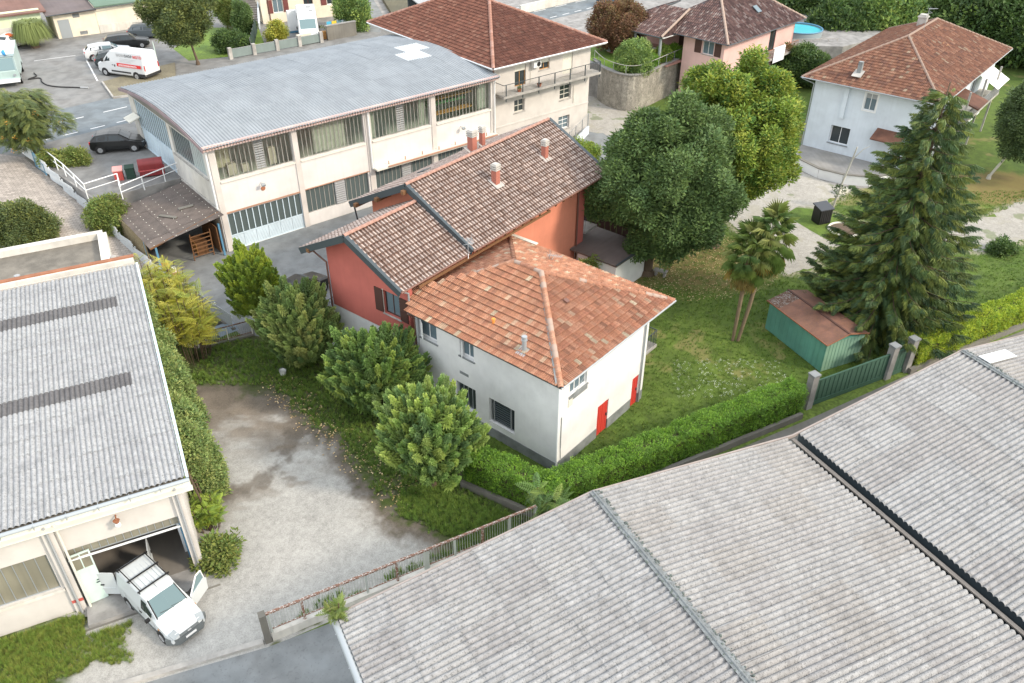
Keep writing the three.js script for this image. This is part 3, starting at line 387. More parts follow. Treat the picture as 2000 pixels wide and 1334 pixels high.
  const bal = M('balcony', bb(-6, 2.75, -8.75, -0.05, 2.92, -Dp - 0.3), m.paleConcrete, h); const bg = [bb(-6, 3.8, -8.72, -0.1, 3.84, -8.68), bb(-0.12, 3.8, -8.68, -0.08, 3.84, -Dp - 0.3)]; for (let i = 0; i < 40; i++) bg.push(bar(V(-0.1 - i * 0.147, 2.92, -8.7), V(-0.1 - i * 0.147, 3.8, -8.7), 0.012)); for (let i = 0; i < 9; i++) bg.push(bar(V(-0.1, 2.92, -8.6 + i * 0.13), V(-0.1, 3.8, -8.6 + i * 0.13), 0.012)); M('railing', bg, m.darkMetal, bal);
  aerial(h, [-6.3, 6.0, -7.3], 0.9, 20);
}

// ---------- the red house ----------
{
  const h = thing('red_house', 'red house with two mottled tile gable roofs and a tall wall coloured as sunlit, joined to the white house', 'house', [-5.277, 0, -35.822], -38.5);
  const xr = -3.5, xR = 0.3, xL = -7.35, e = 6.75, rg = 8.62, zf = 0.8, zb = -5.6;   // lower gable
  const X2 = -4.25, R2 = 0.5, L2 = -9.1, e2 = 6.95, rg2 = 9.38, Zf = -4.45, Zb = -17.6; // taller gable behind
  const wl = -6.15, gable = [[wl, 3.2], [0, 3.2], [0, 6.62], [xr, 8.35], [wl, 7.05]];
  M('wall', [wall(gable, [[-1.9, 4.3, -0.72, 5.72]]), bb(wl, 3.2, -5.2, wl + 0.3, 7.0, -0.3)], m.red, h, { label: 'salmon red gable wall' });
  M('lower_wall', [bb(wl, -0.05, -0.28, 0, 3.2, -0.02), bb(wl + 0.01, -0.05, -5.2, wl + 0.3, 3.2, -0.28)], m.white, h);
  const zE = -16.5; M('tall_wall', [bb(-0.75, 0, zE, -0.45, 7.25, -5.3), bb(-0.75, 0, -5.29, -0.45, 6.9, -0.3), bb(-8.1, 0, zE, -0.75, 7.25, zE + 0.3), wall([[-8.1, 0], [-0.75, 0], [-0.75, 7.3], [X2, 9.0], [-8.1, 7.3]], []).translate(0, 0, -5.3), bb(-8.1, 0, zE + 0.3, -7.8, 7.25, -5.6)], m.redSunlit, h);  // same paint as the gable, sun brightness put into the colour
  M('corner_pier', bb(-0.46, 0, zE, -0.38, 7.1, zE + 0.75), m.red, h);
  const sn = 0.9;
  const deck = tiles(h, [[[xR, e, zf], [xR, e, zb], [xr, rg, zb], [xr, rg, zf]], [[xL, e - 0.1, zb], [xL, e - 0.1, zf], [xr, rg, zf], [xr, rg, zb]]], { w: 0.225, l: 0.34, prof: 'roll', pal: MOT, tmap: T.mottle, indiv: 200, seed: 15 });
  const deck2 = tiles(h, [[[R2, e2, Zf], [R2, e2, Zb], [X2, rg2, Zb], [X2, rg2, Zf]], [[L2, e2, Zb], [L2, e2, Zf], [X2, rg2, Zf], [X2, rg2, Zb]]], { w: 0.225, l: 0.34, prof: 'roll', pal: MOT, tmap: T.mottle, indiv: 100, seed: 17 });
  ridgeTiles(deck, [xr, rg + 0.03, zf], [xr, rg + 0.03, zb], 0.12, 0.42, [capPink], 8); ridgeTiles(deck2, [X2, rg2 + 0.03, Zf], [X2, rg2 + 0.03, Zb], 0.12, 0.42, [capPink], 9);
  const fas = (a, b, c, z) => [beam(V(a[0], a[1] - 0.12, z), V(b[0], b[1] - 0.12, z), 0.05, 0.36), beam(V(b[0], b[1] - 0.115, z), V(c[0], c[1] - 0.115, z), 0.05, 0.36), beam(V(a[0], a[1] + 0.05, z - 0.1), V(b[0], b[1] + 0.07, z - 0.1), 0.26, 0.05), beam(V(b[0], b[1] + 0.07, z - 0.1), V(c[0], c[1] + 0.05, z - 0.1), 0.26, 0.05)];
  M('bargeboard', fas([xL, e - 0.1], [xr, rg], [xR, e], zf + 0.03), m.darkMetal, h); M('bargeboard', fas([L2, e2], [X2, rg2], [R2, e2], Zf + 0.03), m.darkMetal, h); M('bargeboard', fas([L2, e2], [X2, rg2], [R2, e2], Zb - 0.03), m.darkMetal, h);
  M('gutter', [gutterRun([xR + 0.05, e - 0.05, zf], [xR + 0.05, e - 0.05, Zf + 0.1]), gutterRun([R2 + 0.06, e2 - 0.05, Zf], [R2 + 0.06, e2 - 0.05, Zb])], m.copperPipe, h);
  M('eave_lining', [beam(V(xR + 0.12, e - 0.2, zf - 1.2), V(xR + 0.12, e - 0.2, Zb + 6), 0.06, 0.14)], m.timber, h);
  for (let i = 0; i < 16; i++) M('rafter', bx(1.0, 0.14, 0.12, R2 - 0.55, e2 - 0.08, Zf - 0.6 - i * 0.8, 0, 0, -0.47), m.timber, h);
  for (const q of [[xL + 0.75, e + 0.05, 0.15], [xL + 0.7, e + 0.05, -1.5], [L2 + 0.75, e2 + 0.12, -4.9], [L2 + 2.6, e2 + 1.0, -4.9], [X2, rg2 - 0.35, -4.9]]) M('rafter', bx(0.22, 0.22, 1.5, q[0], q[1], q[2]), m.timber, h);
  const w = win(h, [-1.31, 4.3, 0], 0, 1.18, 1.42, { cols: 2, frame: m.brown, pane: m.glassBlue, recess: 0.14, sill: m.paleConcrete }); shutters(w, 1.18, 1.42);
  M('window_surround', [bb(-0.66, 0, -0.02, -0.59, 1.45, 0.006), bb(0.59, 0, -0.02, 0.66, 1.45, 0.006)], m.ivory, w);
  const chim = (x, z, y0, hh, s = 0.36) => { const c = M('chimney', bb(-s / 2, -0.7, -s / 2, s / 2, hh, s / 2), mat([0.46, 0.17, 0.13], { map: T.dirty }), h, { pos: [x, y0, z] }); for (let i = 0; i < 3; i++) M('chimney_cap', [bb(-s * 0.62, 0, -s * 0.62, s * 0.62, 0.07, s * 0.62), bb(-s * 0.45, 0.07, -s * 0.45, s * 0.45, 0.13, s * 0.45)], m.paleConcrete, c, { pos: [0, hh + i * 0.13, 0] }); M('flashing', bx(s * 2.2, 0.03, s * 1.9, 0.05, 0.05, 0, 0, 0, -0.45), m.paleConcrete, c); };
  chim(-2.1, -9.6, 8.3, 0.85); chim(-2.2, -14.5, 8.3, 0.8, 0.32); chim(-5.6, -11.6, 8.8, 0.95, 0.42); chim(-5.9, -12.9, 8.7, 0.85, 0.28);
  M('roof_hatch', bx(0.7, 0.12, 0.6, 0, 0, 0, 0, 0, 0.47), m.darkMetal, h, { pos: [-6.9, 8.15, -8.6] });
  const an = aerial(h, [0.42, 6.75, -4.2], 1.25, -30, 7); M('antenna_bracket', [bar(V(0, 0.1, 0), V(0.3, -0.1, 0.1), 0.02)], m.whiteMetal, an);
  pipeDown(h, [[xL + 0.3, e - 0.2, 0.35], [wl - 0.05, 5.9, 0.07], [wl - 0.05, 3.0, 0.07]], 0.05, m.copperPipe); pipeDown(h, [[R2, e2 - 0.1, zE + 0.9], [-0.33, 6.4, zE + 0.82], [-0.33, 0.2, zE + 0.82]], 0.06, m.copperPipe); pipeDown(h, [[0.28, 6.6, 0.5], [0.15, 6.3, 0.12], [0.15, 5.4, 0.12]], 0.05, m.zinc);
  pipeDown(h, [[L2 + 0.15, e2 - 0.1, -4.6], [L2 + 0.35, 4.4, -4.8]], 0.05, m.darkMetal);
  // small entrance balcony with railing on the yard side, and the one at the back
  for (const [x0, z0, x1, z1, y] of [[-8.4, -4.5, wl, -1.2, 1.0], [-2.6, zE - 1.4, -0.2, zE, 3.0]]) { const b = M('balcony', bb(x0, y - 0.15, z0, x1, y, z1), m.paleConcrete, h), g = [bb(x0, y + 0.95, z0, x1, y + 0.99, z0 + 0.04), bb(x0, y + 0.95, z0 + 0.04, x0 + 0.04, y + 0.99, z1), bb(x0 + 0.04, y + 0.95, z1 - 0.04, x1, y + 0.99, z1)]; for (let x = x0; x < x1; x += 0.13) g.push(bar(V(x, y, z0 + 0.02), V(x, y + 0.95, z0 + 0.02), 0.011), bar(V(x, y, z1 - 0.02), V(x, y + 0.95, z1 - 0.02), 0.011)); for (let z = z0; z < z1; z += 0.13) g.push(bar(V(x0 + 0.02, y, z), V(x0 + 0.02, y + 0.95, z), 0.011)); M('railing', g, m.darkMetal, b); }
}
// low flat roofed annexe beyond the red house
{ const t = thing('annexe', 'low annexe with dark flat roof and blank white wall behind the orange roof', 'annexe', [4.3, 0, -47.6], -40.1); M('wall', [bb(0, 0, -3.5, 3.0, 2.15, 0), bb(-1.2, 0, -3.6, 0, 2.15, -0.5)], m.white, t); M('flat_roof', [bb(-1.3, 2.153, -3.7, 3.06, 2.26, 0.06)], mat([0.16, 0.13, 0.12], { map: T.dirty }), t); M('coping', bb(3.0, 2.26, -3.7, 3.1, 2.34, 0.08), m.darkMetal, t); }
// ---------- pale blue house on the right ----------
{
  const h = thing('blue_white_house', 'pale blue rendered house with old brown tile hip roof behind the spruce', 'house', [26.47, 0, -72.02], -40);
  const L = 9.9, Dp = 19.5, T0 = 6.1; // own x to the right along the near wall, own -z away
  M('wall', [wall([[0, 0], [L, 0], [L, T0], [0, T0]], [[4.5, 4.3, 5.5, 5.75], [2.2, 0.85, 3.9, 2.4]]), toX(wall([[0.3, 0], [Dp, 0], [Dp, T0], [0.3, T0]], [[3, 3.4, 4.6, 5.6], [8, 3.4, 9.2, 5.6], [12.4, 3.4, 13.6, 5.6]]), L), bb(0, 0, -Dp, 0.3, T0, -0.3), bb(0.3, 0, -Dp, L - 0.3, T0, -Dp + 0.3)], m.bluewhite, h);
  M('interior', [bb(0.4, 3.0, -Dp + 0.4, L - 0.4, 3.15, -0.4), bb(0.4, 0.1, -2.2, L - 0.4, T0, -2.0), bb(L - 2.4, 0.1, -Dp + 0.4, L - 2.2, T0, -2.2)], m.interior, h);
  const fl = win(h, [5.0, 4.3, 0], 0, 1.0, 1.45, { cols: 2, pane: m.glassBlue, lintel: 0, recess: 0.05 }); M('window_surround', [bb(-0.62, -0.12, 0, -0.5, 1.57, 0.03), bb(0.5, -0.12, 0, 0.62, 1.57, 0.03), bb(-0.5, 1.45, 0, 0.5, 1.57, 0.03), bb(-0.5, -0.12, 0, 0.5, -0.0, 0.04)], m.whiteClean, fl); M('roller_blind', bb(-0.44, 1.0, -0.09, 0.44, 1.4, -0.055), m.grey, fl);
  win(h, [3.05, 0.85, 0], 0, 1.7, 1.55, { cols: 2, recess: 0.25, sill: m.plinth });
  for (const z of [-3.8, -8.6, -13]) { const d = win(h, [L, 3.4, z], PI / 2, 1.2 + (z > -4 ? 0.4 : 0), 2.2, { name: 'balcony_door', cols: 2 }); }
  M('flue', [bb(2.75, 3.2, 0, 3.1, 6.0, 0.24)], m.bluewhite, h);
  const e = 6.2, rg = 9.2, p = [[-0.95, e, 0.9], [L + 0.8, e, 0.9], [L + 0.8, e, -Dp - 0.9], [-0.95, e, -Dp - 0.9]], A = [4.95, rg, -6.2], B = [4.95, rg, -14.0];
  const deck = tiles(h, [[p[0], p[1], A], [p[1], p[2], B, A], [p[2], p[3], B], [p[3], p[0], A, B]], { w: 0.24, l: 0.37, prof: 'flat', lift: 0.04, pal: OLD, seed: 25 });
  for (const [a, b] of [[p[0], A], [p[1], A], [p[2], B], [A, B], [p[3], B]]) ridgeTiles(deck, a, b, 0.12, 0.45, [capOld], 11);
  M('soffit', bb(-0.9, T0 - 0.002, -Dp - 0.85, L + 0.75, T0 + 0.05, 0.85), m.soffit, h);
  M('gutter', [gutterRun([-1.0, e - 0.03, 0.95], [L + 0.85, e - 0.03, 0.95]), gutterRun([L + 0.86, e - 0.03, 0.9], [L + 0.86, e - 0.03, -Dp - 0.9]), gutterRun([-1.0, e - 0.03, 0.9], [-1.0, e - 0.03, -Dp - 0.9])], m.zinc, h);
  const c1 = M('chimney', bb(-0.17, -0.8, -0.17, 0.17, 0.95, 0.17), m.plinth, h, { pos: [3.3, 7.0, -0.6] }); M('flashing', bx(0.8, 0.04, 0.9, 0, 0.0, 0.2, 0.42), m.paleConcrete, c1);
  M('chimney', [bb(-0.35, -0.8, -0.35, 0.35, 0.4, 0.35), bb(-0.42, 0.4, -0.42, 0.42, 0.5, 0.42), bb(-0.3, 0.5, -0.3, 0.3, 0.66, 0.3)], m.paleConcrete, h, { pos: [4.0, 9.0, -13.0] });
  pipeDown(h, [[-0.9, e - 0.1, 0.9], [-0.07, 5.6, 0.07], [-0.07, 0.05, 0.07]], 0.05, m.zinc);
  const a = aerial(h, [5.2, 9.0, -9.5], 2.4, 40); M('crossbar', [bar(V(-0.4, 1.9, 0.3), V(0.6, 1.9, -0.3), 0.015), bar(V(0, 1.6, -0.5), V(0, 1.6, 0.5), 0.015)], m.zinc, a);
  M('roof_patch', bx(0.9, 0.02, 0.7, 7.1, 8.12, -10.2, 0, 0, -0.48), mat([0.62, 0.36, 0.17]), h);
  const cn = M('entrance_canopy', tri([[[6.1, 3.05, 0], [8.5, 3.05, 0], [8.5, 2.55, 1.5], [6.1, 2.55, 1.5]], [[6.1, 2.95, 0], [8.5, 2.95, 0], [8.5, 2.45, 1.5], [6.1, 2.45, 1.5]], [[6.1, 2.55, 1.5], [8.5, 2.55, 1.5], [8.5, 2.45, 1.5], [6.1, 2.45, 1.5]], [[6.1, 3.05, 0], [6.1, 2.95, 0], [6.1, 2.45, 1.5], [6.1, 2.55, 1.5]]]), m.deck, h); 
  const bal = M('balcony', bb(L, 3.1, -16, L + 1.7, 3.3, -1.2), m.paleConcrete, h), g = []; for (let z = -16; z < -1.2; z += 0.16) g.push(bar(V(L + 1.66, 3.3, z), V(L + 1.66, 4.25, z), 0.014)); for (let y = 3.5; y < 4.3; y += 0.19) g.push(bar(V(L + 1.66, y, -16), V(L + 1.66, y, -1.2), 0.014)); M('railing', g, m.grey, bal);
  for (const z of [-4.5, -9.2, -14]) M('balcony_post', bb(L + 1.5, 0.05, z, L + 1.65, 6.1, z + 0.15), m.paleConcrete, h);
  M('awning', tri([[[L + 0.1, 5.7, -16], [L + 0.1, 5.7, -12], [L + 2.2, 4.6, -12], [L + 2.2, 4.6, -16]]]), mat([0.82, 0.82, 0.80]), h);
  M('porch_roof', [bx(2.4, 0.12, 3.0, L + 1.3, 5.0, -6.4, 0, 0, -0.3)], m.deck, h);
}

// ---------- the long two storey workshop ----------
const fibMats = (c) => T.fibre.map((t) => mat(c, { map: t, roughness: 0.95 }));
const fibGrey = fibMats([1, 1, 1]), fibPale = fibMats([1.04, 1.05, 1.06]), fibDark = T.fibre.map((t) => mat([0.42, 0.41, 0.42], { map: t })), plasticSheet = mat([0.56, 0.59, 0.60], { roughness: 0.5 });
{
  const h = thing('workshop', 'long two storey workshop with grey corrugated roof and rows of tall windows', 'workshop building', [-20.138, 0, -51.663], -50.8);
  const Lg = 24.1, Wd = 15.4, T0 = 7.75;
  const bays = [[0.55, 6.05], [6.5, 11.85], [12.45, 17.75], [18.3, 23.7]];
  const holes = bays.map(([a, b]) => [a, 5.18, b, 7.45]); const low = [[0.5, 0.0, 6.1, 2.78], [6.5, 0.95, 11.8, 2.85], [12.45, 0.95, 17.75, 2.85], [18.3, 0.95, 23.7, 2.85]];
  M('wall', [toX(wall([[0, -0.1], [Lg, -0.1], [Lg, T0], [0, T0]], [...holes, ...low], 0.3), 0)], m.offwhite, h);
  // end wall towards the lane (own z = 0), arched top
  const arch = []; for (let i = 0; i <= 12; i++) { const x = -Wd + i * (Wd - 0.3) / 12; arch.push([x, 7.72 + 0.72 * (1 - Math.pow((x + Wd / 2) / (Wd / 2), 2))]); }
  M('end_wall', [prism([[-Wd, 0], [-0.3, 0], ...arch.slice().reverse()], -0.3, 0, [rectH(-14.2, UP, -7.35, 7.4), rectH(-6.75, 5.3, -0.75, 7.35)]), bb(-Wd, 0, -Lg, -Wd + 0.3, T0, -0.3), bb(-Wd + 0.3, 0, -Lg, -0.3, T0, -Lg + 0.3)], m.dirtyWhite, h);
  M('floor_slab', [bb(-Wd + 0.3, 3.0, -Lg + 0.3, -0.35, 3.3, -0.35), bb(-Wd + 0.3, 0.02, -Lg + 0.3, -0.35, 0.06, -0.35)], m.concrete, h); M('partition', [bb(-5.2, 0.1, -Lg + 0.3, -5.0, 2.99, -0.4), bb(-4.4, 3.31, -Lg + 0.3, -4.2, T0, -0.4)], mat([0.62, 0.64, 0.60]), h);
  for (const z of [-0.28, -6.28, -12.15, -18.03, -23.9]) M('column', bb(-0.2, 0, z - 0.2, 0.07, T0 - 0.05, z + 0.2), m.cream, h);
  M('sill_band', bays.map(([a, b]) => bb(-0.05, 5.06, -b, 0.12, 5.176, -a)), m.ivory, h);
  M('eave_beam', [bb(-0.2, 7.46, -Lg - 0.05, 0.2, 7.6, 0.1)], m.ivory, h);
  M('fascia', [bb(0.3, 7.62, -Lg - 0.1, 0.5, 7.92, 0.35)], m.pinkFascia, h);
  { const g = []; for (let i = 0; i < 115; i++) g.push(bb(0.498, 7.62, -i * 0.21 + 0.25, 0.56, 7.90, -i * 0.21 + 0.33)); M('fascia_ribs', g, m.pinkFascia, h, { kind: 'stuff' }); }
  M('canopy_slab', [bb(0, 3.02, -24, 0.75, 3.14, -12.2)], m.ivory, h); M('copper_gutter', [bb(0.72, 3.145, -23.8, 0.86, 3.22, -13.2), ...[13.5, 15, 16.6, 18.2, 19.8, 21.4, 23].map((z) => bb(0.3, 3.15, -z - 0.03, 0.36, 3.42, -z + 0.03))], mat([0.50, 0.28, 0.20], { map: T.dirty }), h);
  M('rusty_lintel', [bb(-0.02, 2.86, -12.1, 0.05, 2.93, -6.4), bb(-0.02, 2.79, -6.2, 0.06, 2.9, -0.4)], mat([0.46, 0.28, 0.20], { map: T.dirty }), h);
  const rn = rng(4), gl = mat([0.93, 0.97, 0.95], { roughness: 0.18, transmission: 1, thickness: 0 }), dull = mat([0.085, 0.11, 0.11], { roughness: 0.2 });
  bays.forEach(([a, b], i) => {
    const w = win(h, [0, 5.18, -(a + b) / 2], PI / 2, b - a, 2.27, { cols: 16, fw: 0.06, frame: m.paleConcrete, recess: 0.12, pane: (c) => [[3, 4][i % 2] && (i === 0 && c > 7 && c < 10 || i === 2 && c > 6 && c < 9) ? null : gl][0] });
    if (i === 0 || i === 2) M('louvre_panel', [...Array(12)].map((_, k) => bx(0.62, 0.03, 0.12, i ? 0 : 0.35, 0.2 + k * 0.17, -0.15, 0.5)), m.grey, w);
    const cur = (x0, x1) => { const g = [], n = Math.round((x1 - x0) / 0.07); const pts = []; for (let k = 0; k <= n; k++) pts.push([mix(x0, x1, k / n), 0.05 * Math.sin(k * 1.3) + 0.02 * Math.sin(k * 0.5)]); for (let k = 0; k < n; k++) g.push([[pts[k][0], 0.05, -0.45 + pts[k][1]], [pts[k + 1][0], 0.05, -0.45 + pts[k + 1][1]], [pts[k + 1][0], 2.2, -0.45 + pts[k + 1][1]], [pts[k][0], 2.2, -0.45 + pts[k][1]]]); M('curtain', tri(g), m.curtain, w); };
    if (i === 1) { cur(-1.3, 1.3); } if (i === 2) { cur(-2.6, -2.1); cur(1.9, 2.5); } if (i === 3) { cur(1.7, 2.6); for (const y of [0.25, 1.45]) M('shelf', bb(-2.4, y, -1.5, 1.6, y + 0.1, -0.9), m.orangeWood, w); M('rack', [bb(-2.4, 0.8, -2.4, 1.4, 1.0, -1.6), bb(-2.3, 1.7, -2.2, 0.8, 1.95, -1.7)], mat([0.10, 0.26, 0.12]), w); }
    if (i === 0) { M('curtain', bb(-2.5, 0.3, -1.6, -1.3, 2.2, -1.5), mat([0.62, 0.56, 0.42]), w); M('bundle', [bb(-1.9, 0, -0.9, -1.3, 0.8, -0.5), bb(-0.9, 0, -0.8, -0.4, 0.55, -0.5), bb(1.2, 0, -0.9, 1.7, 1.2, -0.6)], mat([0.45, 0.40, 0.33]), w); }
  });
  bays.slice(1).forEach(([a, b], i) => { const w = win(h, [0, 0.95, -(a + b) / 2], PI / 2, b - a, 1.9, { cols: 14, fw: 0.06, frame: m.paleConcrete, pane: dull }); M('louvre_panel', [bb(-0.25, 0.05, -0.17, 0.6, 1.85, -0.06), ...[...Array(10)].map((_, k) => bx(0.8, 0.03, 0.1, 0.18, 0.15 + k * 0.17, -0.05, 0.5))], m.grey, w); });
  // sliding gate with ribbed leaves and a glazed band
  { const g = M('sliding_gate', [bb(-2.8, 0, -0.16, 2.8, 0.06, -0.06), bb(-2.8, 2.7, -0.16, 2.8, 2.78, -0.06), bb(-2.8, 1.02, -0.15, 2.8, 1.1, -0.05), ...[...Array(13)].map((_, i) => bb(-2.8 + i * 0.4617, 1.1, -0.15, -2.74 + i * 0.4617, 2.7, -0.05))], m.paleBlue, h, { pos: [0, 0, -3.3], ry: PI / 2 });
    for (let i = 0; i < 12; i++) M('pane', bb(-2.74 + i * 0.4617, 1.1, -0.12, -2.338 + i * 0.4617, 2.7, -0.1), dull, g);
    for (let i = 0; i < 6; i++) { const x = -2.8 + i * 0.933; M('gate_panel', [bb(x + 0.01, 0.06, -0.13, x + 0.92, 1.02, -0.08), ...[0, 1, 2, 3].map((k) => beam(V(x + 0.05 + k * 0.2, 0.98, -0.075), V(x + 0.25 + k * 0.2, 0.1, -0.075), 0.025, 0.02))], m.paleBlue, g); } }
  { const g = M('upper_gate', [bb(-3.4, 0, -0.2, 3.4, 0.08, -0.06), bb(-3.4, 1.65, -0.2, 3.4, 1.75, -0.06), bb(-3.4, 3.9, -0.2, 3.4, 4.0, -0.06), ...[...Array(15)].map((_, i) => bb(-3.4 + i * 0.48, 1.75, -0.18, -3.33 + i * 0.48, 3.9, -0.06))], m.paleBlue, h, { pos: [-10.78, UP, 0] });
    for (let i = 0; i < 14; i++) M('pane', bb(-3.33 + i * 0.48, 1.75, -0.15, -2.92 + i * 0.48, 3.9, -0.13), dull, g); for (let i = 0; i < 7; i++) M('gate_panel', [bb(-3.38 + i * 0.97, 0.08, -0.16, -2.43 + i * 0.97, 1.65, -0.1), bb(-2.95 + i * 0.97, 0.1, -0.1, -2.9 + i * 0.97, 1.62, -0.075)], m.paleBlue, g); }
  win(h, [-3.75, 5.3, 0], 0, 6.0, 2.05, { cols: 16, fw: 0.05, frame: m.zinc, pane: (c) => c < 9 ? dull : mat([0.45, 0.52, 0.50], { roughness: 0.2 }) }); M('sill_band', bb(-6.9, 5.2, -0.05, -0.6, 5.297, 0.1), m.paleConcrete, h);
  M('gate_hood', [bx(1.4, 0.08, 0.9, -14.0, 6.0, 0.5, 0.3)], m.ivory, h);
  // shallow vaulted roof in strips
  const vaultMats = [[0.30, 0.325, 0.35], [0.31, 0.335, 0.36], [0.29, 0.315, 0.34]].map((c) => mat(c, { map: T.plaster, roughness: 0.9 })), strips = 8, X0 = -16.0, X1 = 0.62, hh = (x) => 7.8 + 0.75 * (1 - Math.pow((x - (X0 + X1) / 2) / ((X1 - X0) / 2), 2)), roof = M('roof', prism([[X0, 7.78], ...[...Array(15)].map((_, i) => { const x = X0 + 0.1 + i * (X1 - X0 - 0.2) / 14; return [x, hh(x) - 0.05]; }), [X1, 7.78]], -Lg - 0.15, 0.28), m.darkConcrete, h);
  for (let i = 0; i < strips; i++) { const a = mix(X0, X1, i / strips), b = mix(X0, X1, (i + 1) / strips), mid = i < strips / 2, p = mid ? [[a, hh(a), -Lg - 0.2], [a, hh(a), 0.36], [b, hh(b) + 0.01, 0.36], [b, hh(b) + 0.01, -Lg - 0.2]] : [[b, hh(b), 0.36], [b, hh(b), -Lg - 0.2], [a, hh(a) + 0.01, -Lg - 0.2], [a, hh(a) + 0.01, 0.36]]; sheets(roof, p, { pitch: 0.24, waves: 5, len: 2.2, amp: 0.05, mats: vaultMats, seed: 30 + i, special: (c, j, nc) => (i === 4 && c > 1 && c < 4 || i === 3 && c > nc - 4 && c < nc - 1) ? plasticSheet : null }); }
  M('verge_board', [...Array(12)].map((_, i) => { const a = mix(X0, X1, i / 12), b = mix(X0, X1, (i + 1) / 12); return beam(V(a, hh(a) - 0.1, 0.4), V(b, hh(b) - 0.1, 0.4), 0.06, 0.24); }), mat([0.30, 0.23, 0.25], { map: T.dirty }), h);
  pipeDown(h, [[0.3, 7.6, 0.12], [0.16, 7.3, 0.1], [0.16, 3.3, 0.1]], 0.06, m.whiteMetal); pipeDown(h, [[0.3, 7.6, -12.15], [0.2, 7.3, -12.15], [0.2, 3.1, -12.15]], 0.06, m.whiteMetal); pipeDown(h, [[0.3, 7.6, -24.0], [0.2, 7.2, -24.0], [0.2, 0.1, -24.0]], 0.05, m.whiteMetal);
  for (const [y, z] of [[4.35, -3.3], [4.4, -20.6]]) { const l = M('flood_lamp', [bar(V(0, 0, 0), V(0.35, 0.05, 0), 0.025), bx(0.2, 0.14, 0.26, 0.42, -0.02, 0, 0, 0, -0.5)], m.zinc, h, { pos: [0.02, y, z] }); }
  M('vent_hole', cyl(0.16, 0.16, 0.05, 0, 0, 0, 14, 0, 0, PI / 2), m.rusty, h, { pos: [0.02, 3.9, -3.4] });
}
// ---------- lean-to shed against the workshop ----------
{
  const h = thing('lean_to', 'open lean-to store with brown corrugated roof at the foot of the workshop', 'lean-to shed', [-20.138, 0, -51.663], -50.8);
  const a = [-6.3, 3.3, 0.15], b = [0.45, 3.35, 0.1], c = [1.3, 2.4, 5.0], d = [-4.7, 2.75, 6.0];
  const roof = M('roof', tri([[[-5.95, 3.27, 0.2], [0.3, 3.27, 0.2], [1.1, 2.47, 5.2], [-5.95, 2.47, 5.2]]]), m.timber, h);
  const brownSheets = [0, 1, 2].map((i) => mat([0.125 + 0.008 * i, 0.10 + 0.007 * i, 0.088 + 0.006 * i], { map: T.concrete, roughness: 0.55 }));
  sheets(roof, [[-0.2 - 5.8, 2.52, 5.3], [1.2, 2.52, 5.3], [0.4, 3.33, 0.15], [-6.0, 3.33, 0.15]], { pitch: 0.085, waves: 12, len: 1.75, amp: 0.012, mats: brownSheets, seed: 61, seg: 6 });
  { const caps = []; const f = [[-5.9, 2.52, 5.3], [1.15, 2.52, 5.3]]; for (let i = 0; i < 13; i++) for (const t of [0.06, 0.2, 0.36, 0.5, 0.66, 0.82, 0.96]) { const x = mix(-5.8, 1.05, i / 12), z = mix(5.25, 0.2, t); caps.push(sph(0.035, x, mix(2.52, 3.33, t) + 0.035, z, 1, 0.6, 1, 6, 4)); } M('fixing_caps', caps, m.ivory, h, { kind: 'stuff' }); }
  M('wall_flashing', bb(-6.4, 3.3, 0.02, 0.5, 3.42, 0.14), m.paleConcrete, h);
  M('side_wall', [...Array(24)].map((_, i) => { const t = i / 24; return beam(V(mix(-5.9, 1.0, t) + 0.14, 0.05, mix(5.45, 5.0, t)), V(mix(-5.9, 1.0, t) + 0.14, 2.5, mix(5.45, 5.0, t)), 0.27, 0.05); }).slice(0, 19), mat([0.36, 0.30, 0.19], { map: T.wood }), h);
  for (const [x, z] of [[-0.7, 5.1], [1.05, 4.9], [0.35, 0.35], [0.9, 2.5]].slice(0, 3)) M('post', bb(x - 0.06, 0.02, z - 0.06, x + 0.06, 2.45, z + 0.06), m.blueMetal, h);
  M('edge_board', beam(V(1.22, 2.5, 5.3), V(0.42, 3.3, 0.15), 0.05, 0.1), m.timber, h);
  M('back_boards', [...Array(14)].map((_, i) => bb(-3.2 + i * 0.22, 0.05, 0.35, -3.0 + i * 0.22, 2.0, 0.42)), m.timber, h); M('loose_plank', [bx(1.5, 0.05, 0.22, -1.8, 2.98, 2.9, 0.16, 0.5, 0), bx(1.0, 0.05, 0.3, -2.0, 3.2, 1.5, 0.16, 1.2, 0)], m.darkConcrete, h);
}
const leanObj = (name, label, cat, x, z, parts, y = 0.008, turn = 0) => { const p = FW(x, z), t = thing(name, label, cat, [p[0], y, p[1]], -50.8 + turn); for (const [n, g, mm] of parts) M(n, g, mm, t); return t; };
leanObj('crate', 'orange wooden crate in the back of the lean-to store', 'crate', -1.4, 1.4, [['boards', [...Array(4)].map((_, i) => bb(-0.6, 0.05 + i * 0.22, 0.38, 0.6, 0.24 + i * 0.22, 0.42)), m.orangeWood], ['box', bb(-0.58, 0, -0.4, 0.58, 0.9, 0.38), m.timber]]);
leanObj('oil_drum', 'orange drum standing at the open mouth of the lean-to store', 'drum', 0.55, 4.5, [['drum', [cyl(0.28, 0.28, 0.85, 0, 0.43, 0, 14), cyl(0.3, 0.3, 0.04, 0, 0.3, 0, 14), cyl(0.3, 0.3, 0.04, 0, 0.58, 0, 14)], mat([0.6, 0.13, 0.04])]]);
